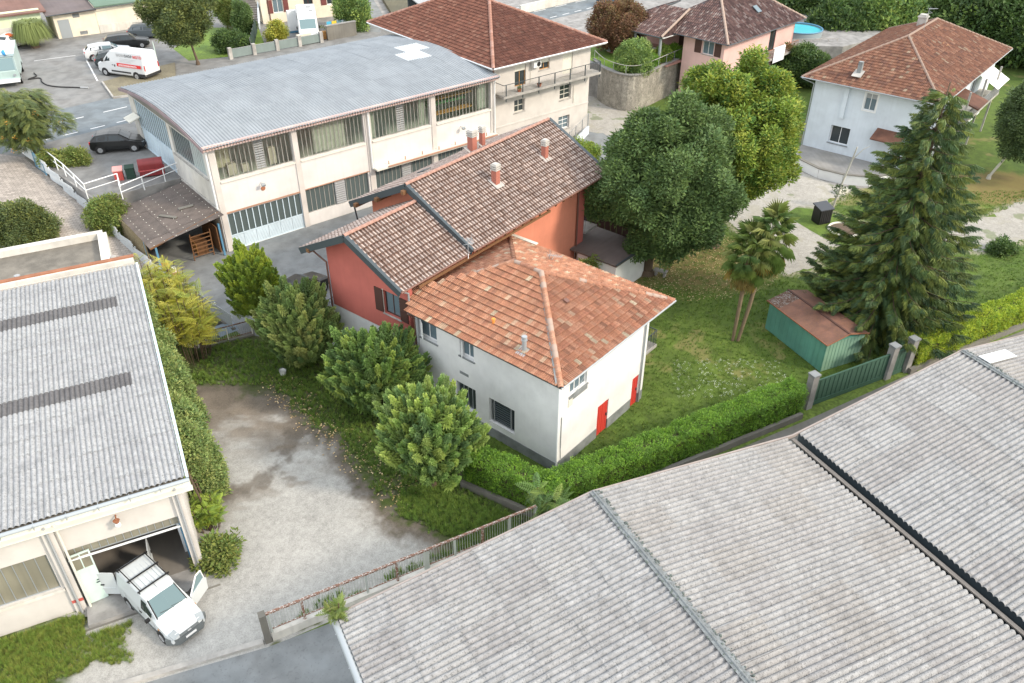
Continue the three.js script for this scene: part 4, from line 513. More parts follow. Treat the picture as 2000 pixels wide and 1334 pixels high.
leanObj('tool_cart', 'small red cart with a white box at the corner of the lean-to', 'cart', 1.5, 4.3, [['tray', bb(-0.4, 0.5, -0.25, 0.4, 0.62, 0.25), mat([0.4, 0.12, 0.09])], ['box', bb(-0.25, 0.62, -0.2, 0.2, 0.85, 0.2), m.whiteClean], ['leg', [bar(V(-0.35, 0, -0.2), V(-0.35, 0.5, -0.2), 0.02), bar(V(0.35, 0, -0.2), V(0.35, 0.5, -0.2), 0.02), bar(V(-0.35, 0, 0.2), V(-0.35, 0.5, 0.2), 0.02), bar(V(0.35, 0, 0.2), V(0.35, 0.5, 0.2), 0.02)], m.grey]]);
leanObj('ladder', 'wooden rack leaning on the inner wall of the lean-to store', 'rack', -0.2, 1.6, [['rail', [beam(V(0, 0, -0.7), V(0, 2.0, -0.75), 0.06, 0.06), beam(V(0, 0, 0.7), V(0, 2.0, 0.65), 0.06, 0.06)], m.timber], ['rung', [...Array(6)].map((_, i) => bb(-0.02, 0.25 + i * 0.3, -0.7, 0.02, 0.31 + i * 0.3, 0.7)), m.timber]]);
{ const p = FW(2.4, 5.2), t = thing('plastic_sheet', 'crumpled white plastic sheet by the picket fence at the lean-to', 'plastic sheet', [p[0], 0.01, p[1]], 0); const g = []; const N = 8; for (let i = 0; i < N; i++) for (let j = 0; j < N; j++) { const q = (a, b) => [a * 0.22 - 0.9, 0.05 + 0.3 * hash(a, b, 4) * (a % N && b % N ? 1 : 0.1), b * 0.16 - 0.6]; g.push([q(i, j), q(i, j + 1), q(i + 1, j + 1), q(i + 1, j)]); } M('sheet', tri(g), mat([0.72, 0.74, 0.76], { roughness: 0.4 }), t); }

// ---------- three storey block beside the workshop ----------
{
  const h = thing('apartment_block', 'cream three storey house with brown tile roof and a long balcony', 'house', [6.97, 0, -74.73], -50.8);
  const Lg = 10.9, Wd = 17.5, T0 = 8.25; // own +z runs back towards the workshop
  const W2 = (z0, z1, y0, y1) => [-z1, y0, -z0, y1];
  const openings = [W2(7.5, 8.7, 6.15, 8.0), W2(4.85, 6.0, 7.05, 8.0), W2(2.15, 3.3, 6.15, 8.0), W2(7.6, 8.75, 3.92, 5.0), W2(2.2, 3.55, 3.92, 5.2), W2(2.25, 3.6, 1.2, 2.4)];
  M('wall', [toX(wall([[-Lg, 0], [0, 0], [0, T0], [-Lg, T0]], openings), 0), bb(-Wd, 0, 0, -0.3, T0, 0.3), bb(-Wd, 0, Lg - 0.3, -0.3, T0, Lg), bb(-Wd, 0, 0.3, -Wd + 0.3, T0, Lg - 0.3)], m.cream, h);
  M('interior', [bb(-Wd + 0.3, 5.8, 0.4, -0.3, 5.95, Lg - 0.4), bb(-Wd + 0.3, 3.0, 0.4, -0.3, 3.15, Lg - 0.4), bb(-3.2, 0.1, 0.4, -3.0, T0, Lg - 0.4)], m.interior, h);
  const d = win(h, [0, 6.15, 8.1], PI / 2, 1.2, 1.85, { name: 'balcony_door', cols: 2, frame: m.orangeWood }); M('roller_blind', bb(-0.56, 1.25, -0.1, 0.56, 1.82, -0.05), m.ivory, d);
  const w2 = win(h, [0, 7.05, 5.42], PI / 2, 1.15, 0.95, { cols: 2, frame: m.orangeWood, sill: m.paleConcrete }); M('roller_blind', bb(-0.54, 0.55, -0.1, 0.54, 0.93, -0.05), m.ivory, w2);
  M('roller_shutter', [bb(-0.57, 0, -0.12, 0.57, 1.85, -0.08), ...[...Array(14)].map((_, i) => bb(-0.57, 0.02 + i * 0.13, -0.08, 0.57, 0.12 + i * 0.13, -0.07))], m.ivory, h, { pos: [0, 6.15, 2.72], ry: PI / 2 });
  win(h, [0, 3.92, 8.17], PI / 2, 1.15, 1.08, { cols: 2, rows: 2, frame: m.ivory, sill: m.paleConcrete, recess: 0.18 }); win(h, [0, 3.92, 2.87], PI / 2, 1.35, 1.28, { cols: 2, rows: 3, frame: m.ivory, sill: m.paleConcrete, recess: 0.18 }); win(h, [0, 1.2, 2.92], PI / 2, 1.35, 1.2, { cols: 2, rows: 3, frame: m.whiteClean, sill: m.paleConcrete, recess: 0.2, pane: m.glassBlue });
  const bal = M('balcony', bb(0, 5.82, -0.3, 1.15, 6.02, Lg - 0.1), m.paleConcrete, h); { const g = [bb(1.08, 6.92, -0.25, 1.12, 6.96, Lg - 0.15), bb(0, 6.92, -0.28, 1.12, 6.96, -0.24), bb(0, 6.92, Lg - 0.16, 1.12, 6.96, Lg - 0.12)]; for (let z = -0.25; z < Lg - 0.1; z += 0.13) g.push(bar(V(1.1, 6.02, z), V(1.1, 6.92, z), 0.009, 4)); for (let x = 0.1; x < 1.1; x += 0.13) g.push(bar(V(x, 6.02, -0.26), V(x, 6.92, -0.26), 0.009, 4), bar(V(x, 6.02, Lg - 0.14), V(x, 6.92, Lg - 0.14), 0.009, 4)); M('railing', g, m.darkMetal, bal); for (let i = 0; i < 7; i++) M('rail_post', bb(1.06, 5.55, -0.2 + i * 1.78, 1.14, 6.94, -0.14 + i * 1.78), m.darkMetal, bal); for (const z of [0.5, 4, 7.5, 10.2]) M('bracket', bx(0.9, 0.22, 0.2, 0.45, 5.7, z, 0, 0, 0.2), m.paleConcrete, bal); }
  M('air_conditioner', [bb(0.06, 7.5, 6.15, 0.42, 8.0, 6.95)], m.whiteClean, h); M('air_conditioner_fan', [cyl(0.2, 0.2, 0.02, 0.43, 7.75, 6.42, 18, 0, 0, PI / 2)], m.black, h); M('air_conditioner_pipe', bar(V(0.05, 7.5, 7.0), V(0.05, 6.1, 7.0), 0.02), m.ivory, h);
  const e = 8.42, rg = 11.3, x0 = -Wd - 0.9, x1 = 0.95, z0 = -1.0, z1 = 11.7, zc = (z0 + z1) / 2, A = [x1 - 8.6, rg, zc], B = [x0 + 6.4, rg, zc];
  const p = [[x1, e, z1], [x1, e, z0], [x0, e, z0], [x0, e, z1]];
  const deck = tiles(h, [[p[0], p[1], A], [p[3], p[0], A, B], [p[1], p[2], B, A], [p[2], p[3], B]], { w: 0.25, l: 0.37, prof: 'flat', lift: 0.05, pal: BRN, seed: 41 });
  for (const [a, b] of [[p[0], A], [p[1], A], [A, B], [p[3], B]]) ridgeTiles(deck, a, b, 0.16, 0.45, [capBrn, capPink], 13);
  M('soffit', bb(x0 + 0.05, T0 + 0.003, z0 + 0.05, x1 - 0.05, T0 + 0.06, z1 - 0.05), m.soffit, h); M('cornice', [bb(x1 - 0.1, T0 + 0.06, z0, x1, e - 0.02, z1), bb(x0, T0 + 0.06, z1 - 0.1, x1 - 0.1, e - 0.02, z1), bb(x0, T0 + 0.06, z0, x1 - 0.1, e - 0.02, z0 + 0.1)], m.soffit, h);
  M('gutter', [gutterRun([x1 + 0.06, e - 0.02, z1], [x1 + 0.06, e - 0.02, z0]), gutterRun([x0, e - 0.02, z1 + 0.06], [x1, e - 0.02, z1 + 0.06])], m.whiteMetal, h);
  pipeDown(h, [[x1, e - 0.1, z1], [0.1, 7.7, Lg + 0.1], [0.1, 6.5, Lg + 0.1]], 0.05, m.copperPipe); pipeDown(h, [[0.08, 5.0, 1.9], [0.08, 3.4, 1.9]], 0.03, m.ivory);
  M('string_course', bb(0, 3.0, 0, 0.05, 3.12, Lg), m.cream, h);
}
for (const [z, lab] of [[8.9, 'terracotta pot of greenery at the near end of the long balcony'], [6.7, 'shallow terracotta pot further along the long balcony']]) { const p = FB(0.85, z), t = thing('flower_pot', lab, 'flower pot', [p[0], 6.025, p[1]]); M('pot', [cyl(0.13, 0.2, 0.26, 0, 0.13, 0, 12)], m.terracotta, t); if (z > 8) { const g = []; for (let i = 0; i < 40; i++) { const a = i * 2.4, r0 = 0.1 + 0.12 * ((i * 7) % 5) / 5; g.push(bx(0.1, 0.01, 0.05, Math.cos(a) * r0, 0.28 + 0.22 * ((i * 3) % 7) / 7, Math.sin(a) * r0, a, i, a * 2)); } M('leaves', g, mat([0.10, 0.15, 0.04]), t); } else M('soil', cyl(0.18, 0.18, 0.02, 0, 0.25, 0, 12), m.bark, t); }
{ const p = FB(0, -0.2), t = thing('wire_fence', 'low blue wall with grey wire fence at the foot of the three storey house', 'fence', [p[0], 0, p[1]], -50.8 - 62); M('low_wall', bb(0, 0, -0.1, 5.5, 0.75, 0.1), m.bluewhite, t); for (let i = 0; i < 4; i++) M('post', bb(0.05 + i * 1.75, 0.75, -0.03, 0.11 + i * 1.75, 2.0, 0.03), m.grey, t); const g = [bar(V(0, 1.95, 0), V(5.4, 1.95, 0), 0.015)]; for (let i = 0; i < 45; i++) g.push(bar(V(i * 0.12, 0.75, 0), V(i * 0.12, 1.95, 0), 0.005, 4)); M('wires', g, m.zinc, t); }

// ---------- low workshop on the left with the open gate ----------
{
  const h = thing('garage_building', 'low cream garage building with corrugated roof and an open gate at the lower left', 'garage building', [-13.0, 0, -23.55], 26);
  // own x to the right along the front, own -z away along the right side
  const Wd = 12, Dp = 17.6, T0 = 5.2, wx = -0.12;
  M('wall', [wall([[-Wd, -1.2], [-5.0, -1.2], [-5.0, 0.0], [-4.75, 0.0], [-4.75, 3.32], [-0.5, 3.32], [-0.5, 0], [wx, 0], [wx, T0], [-Wd, T0]], [[-Wd + 1.2, 1.5, -5.3, 3.45]], 0.3), bb(wx - 0.3, -0.5, -Dp, wx, T0 + 0.008, -0.3), bb(-Wd, -0.5, -Dp, wx - 0.3, T0 + 0.9, -Dp + 0.3)], m.cream, h);
  M('pilaster', bb(-0.5, 0, 0.002, wx, T0 - 0.1, 0.14), m.cream, h); M('pilaster', bb(-5.15, -1.0, 0.002, -4.75, T0 - 0.1, 0.14), m.cream, h);
  M('floor', bb(-Wd, 0.1, -Dp + 0.3, wx - 0.3, 0.22, -0.02), mat([0.22, 0.20, 0.18], { map: T.dirty }), h); M('back_wall', bb(-Wd, 0.22, -11, wx - 0.3, T0, -10.8), m.interior, h); M('inner_wall', bb(-5.4, 0.22, -10.8, -5.2, T0 - 0.2, -0.35), m.darkConcrete, h);
  M('doorstep', bb(-4.75, -0.05, -0.018, -0.5, 0.21, 1.15), m.concrete, h); M('drain_edge', bb(-4.9, -0.05, 1.15, 0.3, 0.02, 1.24), m.darkConcrete, h);
  const gl = win(h, [-2.62, 2.82, 0], 0, 4.2, 0.5, { name: 'transom', cols: 14, fw: 0.035, frame: m.zinc, pane: m.frostGlass, recess: 0.1 });
  const gw = win(h, [-8.05, 1.5, 0], 0, 5.5, 1.95, { cols: 14, fw: 0.045, frame: m.zinc, pane: m.frostGlass, recess: 0.08 });
  M('sill_band', bb(-Wd + 1.1, 1.36, -0.06, -5.2, 1.495, 0.09), m.dirtyWhite, h);
  const leaf = M('gate_leaf', [bb(0, 0, -0.03, 0.78, 1.95, 0.03), bb(0, 1.95, -0.03, 0.06, 2.8, 0.03), bb(0.72, 1.95, -0.03, 0.78, 2.8, 0.03), bb(0.06, 2.74, -0.03, 0.72, 2.8, 0.03), bb(0.37, 1.95, -0.02, 0.41, 2.74, 0.02)], m.mintPaint, h, { pos: [-4.68, 0.23, 0.06], ry: 0.12 }); for (const x of [0.06, 0.41]) M('pane', bb(x, 1.95, -0.012, x + 0.31, 2.74, 0.008), m.frostGlass, leaf); M('handle', [bb(0.58, 0.98, 0.03, 0.7, 1.02, 0.07), bb(0.62, 1.1, 0.03, 0.7, 1.14, 0.06)], m.darkMetal, leaf);
  M('gate_rail', [bb(-4.7, 2.78, 0.003, -0.52, 2.83, 0.08), bb(-0.75, 0.22, -1.2, -0.6, 2.9, -1.05)], m.whiteMetal, h); M('folded_leaf', bb(-0.6, 0.25, -1.6, -0.54, 2.8, -0.35), m.blueMetal, h);
  M('red_band', [bb(-5.16, 0.62, 0.141, -4.74, 0.78, 0.149)], mat([0.6, 0.12, 0.1], { map: T.dirty }), h);
  M('wall_lamp', [bar(V(0, 0, 0), V(0, 0.02, 0.28), 0.03), cyl(0.05, 0.13, 0.16, 0, -0.1, 0.3, 12)], m.rusty, h, { pos: [-2.6, 4.35, 0] }); M('lamp_globe', sph(0.12, -2.6, 4.1, 0.3), m.whiteClean, h);
  for (const [x, n] of [[-0.32, 1], [-4.95, 2], [-4.6, 3]]) pipeDown(h, [[x, T0 - 0.2, 0.3], [x, T0 - 0.45, 0.2], [x, 0.2 - (n > 1 ? 0.6 : 0), 0.2]], 0.05, n === 3 ? m.ivory : m.grey);
  // roof rising gently to the back
  const e = 5.42, bk = 6.15, roof = M('roof', slab([[-Wd, 0.2], [0.1, 0.2], [0.1, -Dp], [-Wd, -Dp]], T0 + 0.01, T0 + 0.08), m.darkConcrete, h);
  sheets(roof, [[-Wd, e, 0.25], [0.18, e, 0.25], [0.18, bk, -Dp + 0.6], [-Wd, bk, -Dp + 0.6]], { pitch: 0.205, waves: 6, len: 0.97, amp: 0.045, mats: fibMats([1.12, 1.15, 1.18]), seed: 71, special: (i, j, nc) => (j === 7 || j === 14) && i > 0 ? fibDark[i % 3] : null });
  M('verge_trim', beam(V(0.26, e + 0.04, 0.3), V(0.26, bk + 0.05, -Dp + 0.6), 0.11, 0.12), m.paleBlue, h);
  M('fascia', [bb(-Wd, T0 - 0.32, 0.16, 0.3, T0 + 0.0, 0.24), bb(-Wd, T0 - 0.33, 0.24, 0.34, T0 - 0.28, 0.5)], m.ivory, h);
  M('gutter', [gutterRun([-Wd, e - 0.1, 0.38], [0.3, e - 0.1, 0.38], 0.1), ...[...Array(9)].map((_, i) => bb(-0.8 - i * 1.1, e - 0.22, 0.24, -0.77 - i * 1.1, e - 0.02, 0.5))], m.zinc, h);
  // parapet and flat tarred roof at the far end
  M('parapet', [bb(-Wd, 5.2, -Dp - 0.1, 0.15, 6.35, -Dp + 0.25), bb(-Wd, 5.0, -Dp - 5.5, -1.2, 5.75, -Dp - 5.1), bb(-1.5, 5.0, -Dp - 5.1, -1.0, 5.75, -Dp - 0.1)], m.dirtyWhite, h);
  M('rust_capping', bb(-Wd, 6.353, -Dp - 0.16, 0.2, 6.42, -Dp + 0.1), m.rusty, h);
  M('flat_roof', bb(-Wd, 4.6, -Dp - 5.1, -1.5, 5.35, -Dp - 0.1), mat([0.20, 0.18, 0.15], { map: T.concrete, bump: 0.01 }), h); M('annexe_wall', bb(-Wd, -0.5, -Dp - 5.4, -1.1, 4.59, -Dp - 0.12), m.dirtyWhite, h);
  M('vent_pipe', [cyl(0.16, 0.16, 1.3, -0.85, 5.4, -Dp - 1.0, 12), sph(0.18, -0.85, 6.05, -Dp - 1.0, 1, 0.5, 1)], m.paleConcrete, h); M('vent_pipe', cyl(0.15, 0.15, 0.7, -5.6, 5.7, -Dp - 1.1, 12), m.grey, h);
  M('inner_car_rear', [bb(-2.6, 0.75, -4.1, -1.0, 1.05, -3.9)], m.zinc, h);
}
// trailer inside the garage, seen through the gate
{ const p = FL(-1.75, -3.4), t = thing('flatbed_trailer', 'trailer with white frame parked inside the open garage behind the van', 'trailer', [p[0], 0.225, p[1]], 26 + 8); M('frame', [bb(-0.9, 0.5, 0, 0.9, 0.58, 0.06), bb(-0.9, 0.75, 0, 0.9, 0.83, 0.06), bb(-0.9, 0.5, -2, -0.82, 0.83, 0), bb(0.82, 0.5, -2, 0.9, 0.83, 0), bb(-0.82, 0.5, -2, 0.82, 0.54, 0)], m.whiteMetal, t); for (const x of [-0.95, 0.95]) M('wheel', cyl(0.28, 0.28, 0.16, x, 0.28, -1, 16, 0, 0, PI / 2), m.rubber, t); M('coupling_light', [bb(-0.85, 0.6, 0.06, -0.65, 0.7, 0.08), bb(0.65, 0.6, 0.06, 0.85, 0.7, 0.08)], m.lampRed, t); }

// ---------- big corrugated roof in the foreground ----------
{
  const h = thing('warehouse', 'broad warehouse under pleated grey corrugated roofing in the right foreground', 'warehouse', [-5.6, 0, -16.8], 27);
  const e = 5.5, r = 6.7, z0 = -0.1, z1 = 17, hw = 9.62, xs = [0, 9.6, 19.3, 28.9, 38.5], ys = [e, r, e, r, e];
  M('wall', [bb(0.55, 0, 0.5, 0.8, e - 0.15, z1), ...[[0.8, 9.6], [9.6, 18.7], [19.9, 28.9], [28.9, 37.8]].map(([a, b], i) => prism([[a, 0], [b, 0], [b, (i % 2 ? e : r) - 0.22], [a, (i % 2 ? r : e) - 0.22]], 0.4, 0.65))], m.dirtyWhite, h);
  const roof = M('roof', [0, 1, 2, 3].map((i) => prism([[xs[i] + (i % 2 ? 0.05 : 0.56), ys[i] - (i % 2 ? 0.19 : 0.12)], [xs[i + 1] - (i % 2 ? 0.56 : 0.05), ys[i + 1] - (i % 2 ? 0.12 : 0.19)], [xs[i + 1] - (i % 2 ? 0.56 : 0.05), ys[i + 1] - (i % 2 ? 0.05 : 0.12)], [xs[i] + (i % 2 ? 0.05 : 0.56), ys[i] - (i % 2 ? 0.05 : 0.05)]], z0 + 0.15, z1)), m.darkConcrete, h);
  const gap = 0.33;
  const fibWarm = fibMats([0.94, 0.92, 0.90]), dkFib = T.fibre.map((t, i) => mat([0.94, 0.93, 0.93], { map: t })), seedF = (i) => ({ pitch: 0.225, waves: 6, len: 1.75, amp: 0.055, mats: i % 2 ? [...fibGrey, ...dkFib, ...fibGrey, ...fibWarm] : [...fibGrey, ...fibPale, ...dkFib], seed: 80 + i });
  sheets(roof, [[0.0, e, z1], [0.0, e, z0], [9.6, r, z0], [9.6, r, z1]], seedF(0));
  sheets(roof, [[19.3 - gap, e, z0], [19.3 - gap, e, z1], [9.6, r, z1], [9.6, r, z0]], seedF(1));
  sheets(roof, [[19.3 + gap, e, z1], [19.3 + gap, e, z0], [28.9, r, z0], [28.9, r, z1]], seedF(2));
  sheets(roof, [[38.5, e, z0], [38.5, e, z1], [28.9, r, z1], [28.9, r, z0]], seedF(3));
  // ridge pieces with upstands over every wave
  const rn = rng(9); for (const x of [9.6, 28.9]) { const n = 12, L = 1.35; const capM = T.fibre.map((t) => mat([0.66, 0.72, 0.74], { map: t })); const g0 = [bx(0.15, 0.018, L * 1.02, -0.065, 0.066, 0, 0, 0, 0.13), bx(0.15, 0.018, L * 1.02, 0.065, 0.066, 0, 0, 0, -0.13), cyl(0.045, 0.045, L * 1.02, 0, 0.075, 0, 8, PI / 2)]; for (let k = 0; k < 6; k++) g0.push(bx(0.14, 0.05, 0.11, 0.12, 0.05, -L / 2 + (k + 0.5) * L / 6, 0, 0, -0.125)); const gm = mergeGeometries(g0); boxUV(gm); for (let k = 0; k < n; k++) { const q = M('ridge_piece', gm, capM[(rn() * 3) | 0], roof, { pos: [x, r + rn() * 0.01, z0 + (k + 0.5) * L], keepUV: true }); q.rotation.y = (rn() - 0.5) * 0.01; } 
    const moss = []; for (let k = 0; k < 420; k++) moss.push(place(flat(new THREE.IcosahedronGeometry(0.02 + 0.035 * rn(), 0)), x + (rn() - 0.35) * 0.42, r + 0.07 - 0.02 * rn(), z0 + rn() * 15)); M('lichen', moss, mat([0.10, 0.12, 0.11]), roof, { kind: 'stuff' }); }
  M('roof_light', [bx(1.9, 0.03, 0.6, 30.0, r + 0.0, 0.85, 0, 0, -0.125)].map((g) => g), plasticSheet, roof); 
  M('valley_gutter', [bb(19.3 - 0.5, e - 1.12, z0 - 0.15, 19.3 + 0.5, e - 1.08, z1), bb(19.3 - 0.52, e - 1.12, z0 - 0.15, 19.3 - 0.5, e - 0.09, z1), bb(19.3 + 0.5, e - 1.12, z0 - 0.15, 19.3 + 0.52, e - 0.09, z1)], m.darkMetal, h); M('gutter_board', bb(19.3 + 0.08, e - 0.3, z0 - 0.1, 19.3 + 0.24, e - 0.24, z1), mat([0.38, 0.34, 0.31], { map: T.wood }), h);
  M('verge_trim', [0, 1, 2, 3].map((i) => beam(V(xs[i], ys[i] - 0.01, z0 - 0.05), V(xs[i + 1], ys[i + 1] - 0.01, z0 - 0.05), 0.07, 0.14)), mat([0.36, 0.31, 0.29], { map: T.dirty }), h);
  M('gutter', [gutterRun([-0.12, e - 0.06, z0], [-0.12, e - 0.06, z1], 0.12), ...[...Array(12)].map((_, i) => bb(-0.26, e - 0.04, 0.5 + i * 1.35, 0.03, e - 0.01, 0.53 + i * 1.35))], m.zinc, h); M('gutter_shade_board', bb(0.05, e - 0.35, z0, 0.12, e - 0.03, z1), m.grey, h);  // last board is added as a stand-in for the shadow under the gutter
  pipeDown(h, [[-0.12, e - 0.15, 3.6], [-0.12, 0, 3.6]], 0.07, m.whiteMetal);
}
// ---------- rusty railing between the gravel yard and the service road ----------
{
  const A = [-9.35, -20.0], B = [1.05, -25.6], L = Math.hypot(B[0] - A[0], B[1] - A[1]), turn = Math.atan2(-(B[1] - A[1]), B[0] - A[0]) / D;
  const t = thing('railing', 'long rust streaked white railing along the near edge of the gravel yard', 'railing', [A[0], 0, A[1]], turn);
  M('base_wall', bb(-0.05, -0.1, -0.12, L, 0.42, 0.12), m.dirtyWhite, t);
  const barsM = mat([0.60, 0.63, 0.60], { map: T.dirty, roughness: 0.6 }), n = 9, panel = L / n, barG = flat(new THREE.CylinderGeometry(0.011, 0.011, 0.86, 5)); boxUV(barG);
  M('handrail', bb(-0.1, 1.5, -0.05, L, 1.58, 0.05), m.rust, t); M('bottom_rail', [bb(0, 0.58, -0.02, L, 0.62, 0.02)], m.rust, t);
  for (let i = 0; i <= n; i++) { const big = i === 5; M('post', bb(i * panel - (big ? 0.12 : 0.045), 0.42, -0.05, i * panel + (big ? 0.12 : 0.045), 1.5, 0.05), i % 3 === 1 ? m.rust : barsM, t); if (i < n) for (let k = 1; k < 11; k++) { const q = M('bar', barG, barsM, t, { keepUV: true, pos: [i * panel + k * panel / 11, 1.05, 0] }); } }
  M('end_post', bb(-0.34, 0, -0.16, -0.08, 1.62, 0.14), m.darkConcrete, t);
}
// weed sprouting from the warehouse gutter
// railing at the top of the gravel yard, over the lane
{ const A = [-18.2, -39.8], B = [-15.6, -41.2], L = Math.hypot(B[0] - A[0], B[1] - A[1]); const t = thing('railing', 'short metal railing at the far end of the gravel yard above the lane', 'railing', [A[0], 0, A[1]], Math.atan2(-(B[1] - A[1]), B[0] - A[0]) / D); M('curb', bb(0, -0.1, -0.1, L, 0.12, 0.1), m.darkConcrete, t); M('rail', [bb(0, 1.02, -0.025, L, 1.08, 0.025), bb(0, 0.22, -0.02, L, 0.26, 0.02)], mat([0.55, 0.48, 0.42], { map: T.rust }), t); for (const x of [0.05, L / 2, L - 0.05]) M('post', bb(x - 0.03, 0.12, -0.03, x + 0.03, 1.02, 0.03), m.ivory, t); for (let i = 0; i < 24; i++) M('bar', bar(V(i * L / 24, 0.26, 0), V(i * L / 24, 1.02, 0), 0.009, 5), m.grey, t); }
{ const t = thing('covered_car', 'bluish tarpaulin covered car down on the lane behind the short railing', 'covered car', [-17.6, -1.45, -42.0], 128); const g = [], N = 10; const hgt = (u) => [0.55, 0.95, 1.0, 1.45, 1.6, 1.6, 1.5, 1.0, 0.9, 0.6, 0.5][u]; for (let i = 0; i < N; i++) { const x0 = -2 + i * 0.4, x1 = x0 + 0.4, a = hgt(i), b = hgt(i + 1); g.push([[x0, a, -0.6], [x1, b, -0.6], [x1, b, 0.6], [x0, a, 0.6]], [[x0, 0.15, 0.9], [x1, 0.15, 0.9], [x1, b, 0.6], [x0, a, 0.6]], [[x0, 0.15, -0.9], [x1, 0.15, -0.9], [x1, b, -0.6], [x0, a, -0.6]]); } M('tarpaulin', tri(g), mat([0.22, 0.28, 0.34], { roughness: 0.5 }), t); for (const x of [-1.3, 1.3]) M('wheel', cyl(0.3, 0.3, 1.7, x, 0.3, 0, 16, PI / 2), m.rubber, t); }

// ---------- white picket fence stepping down the lane ----------
{
  const t = thing('picket_fence', 'white picket fence stepping down between the cobbled lane and the workshop yard', 'fence', [laneR[0][0], 0, laneR[0][1]], Math.atan2(-(laneR[3][1] - laneR[0][1]), laneR[3][0] - laneR[0][0]) / D);
  const L = Math.hypot(laneR[3][0] - laneR[0][0], laneR[3][1] - laneR[0][1]), yard = (x) => { const u = x / L; return Math.max(0, mix(UP, 0.0, clamp(u / 0.62))); }, pm = mat([0.70, 0.74, 0.77], { map: T.plaster });
  const pal = [0, 1].map(() => { const g = bb(-0.035, 0, -0.012, 0.035, 0.95, 0.012); return g; }); boxUV(pal[0]);
  const wallPts = [[0, -2.2]]; const N = 12; for (let i = 0; i <= N; i++) { const x = i / N * L; wallPts.push([x, yard(x) + 0.12]); } wallPts.push([L, -2.2]);
  M('footing', prism(wallPts, -0.12, 0.12), m.darkConcrete, t);
  const np = 14, pl = L / np; for (let i = 0; i < np; i++) { const x0 = i * pl, y = Math.max(yard(x0), yard(x0 + pl)) + 0.12, p = M('fence_panel', [bb(x0 + 0.02, y + 0.2, -0.05, x0 + pl - 0.02, y + 0.27, -0.013), bb(x0 + 0.02, y + 0.72, -0.05, x0 + pl - 0.02, y + 0.79, -0.013)], pm, t); const g = []; for (let x = x0 + 0.05; x < x0 + pl; x += 0.115) g.push(pal[0].clone().translate(x, y + 0.03, 0)); M('pickets', g, pm, p, { kind: 'stuff' }); M('post', bb(x0 - 0.04, y - 0.35, -0.13, x0 + 0.04, y + 1.0, -0.055), pm, t); }
}
{ const p = [-37.9, -61.0], t = thing('blue_gate', 'blue painted metal frame gate at the top of the cobbled lane', 'gate', [-36.3, 3.0, -59.4], -42); M('frame', [bb(-0.05, 0.1, -0.04, 0.05, 1.55, 0.04), bb(1.5, -0.9, -0.04, 1.6, 0.8, 0.04), beam(V(0, 1.4, 0), V(1.55, 0.7, 0), 0.06, 0.06), beam(V(0, 0.3, 0), V(1.55, -0.5, 0), 0.06, 0.06)], m.blueMetal, t); M('bars', [...Array(10)].map((_, i) => bar(V(0.15 + i * 0.145, 1.35 - i * 0.065, 0), V(0.15 + i * 0.145, 0.25 - i * 0.075, 0), 0.015)), m.blueMetal, t, { kind: 'stuff' }); }
{ const t = thing('boundary_wall', 'short white wall where the lane meets the road', 'wall', [-38.7, UP, -62.0], -44); M('wall', [bb(0, -0.3, -0.12, 2.2, 0.85, 0.12)], m.white, t); M('coping', bb(-0.05, 0.853, -0.17, 2.25, 0.93, 0.17), m.paleConcrete, t); }
// guard rail round the raised forecourt
{ const t = thing('guard_rail', 'white tube guard rail round the edge of the raised forecourt', 'guard rail', [0, UP, 0]); const P = [[-35.2, -59.4], [-32.9, -57.0], [-29.8, -53.4], [-28.2, -55.2], [-27.2, -53.1], [-24.3, -57.6]].map((p) => V(p[0], 0, p[1])), up = (p, h) => p.clone().setY(h); for (let i = 0; i < P.length - 1; i++) { M('rail', [bar(up(P[i], 1.0), up(P[i + 1], 1.0), 0.04, 8), bar(up(P[i], 0.52), up(P[i + 1], 0.52), 0.03, 8)], m.whiteMetal, t); const n = Math.max(1, Math.round(P[i].distanceTo(P[i + 1]) / 2)); for (let k = 0; k < n; k++) { const q = P[i].clone().lerp(P[i + 1], k / n); M('post', bar(up(q, i === 2 ? -1 : 0), up(q, 1.0), 0.04, 8), m.whiteMetal, t); } } }
const bin = (lab, x, z, parts) => { const t = thing('bin', lab, 'bin', [x, UP + 0.006, z], 20); for (const [n, g, mm] of parts) M(n, g, mm, t); };
bin('pale red lidded bin at the left end of the row behind the guard rail', -28.75, -56.5, [['body', bb(-0.3, 0, -0.3, 0.3, 0.75, 0.3), mat([0.45, 0.07, 0.06])], ['lid', bx(0.68, 0.08, 0.7, 0, 0.8, 0, 0.15), mat([0.72, 0.32, 0.30])]]);
bin('dark green bin in the middle of the row behind the guard rail', -28.0, -56.8, [['body', bb(-0.3, 0, -0.3, 0.3, 0.8, 0.3), mat([0.02, 0.05, 0.035])], ['lid', bx(0.66, 0.06, 0.66, 0, 0.85, 0, 0.1), mat([0.02, 0.05, 0.035])]]);
bin('long dark red metal container with rounded ends behind the guard rail', -26.6, -57.3, [['body', [bb(-0.85, 0.1, -0.4, 0.85, 0.9, 0.4), cyl(0.4, 0.4, 1.68, 0, 0.9, 0, 16, 0, 0, PI / 2)], mat([0.26, 0.03, 0.035], { map: T.dirty, roughness: 0.5 })], ['rim', [bb(-0.9, 0.5, -0.43, 0.9, 0.57, 0.43)], mat([0.5, 0.1, 0.1])]]);

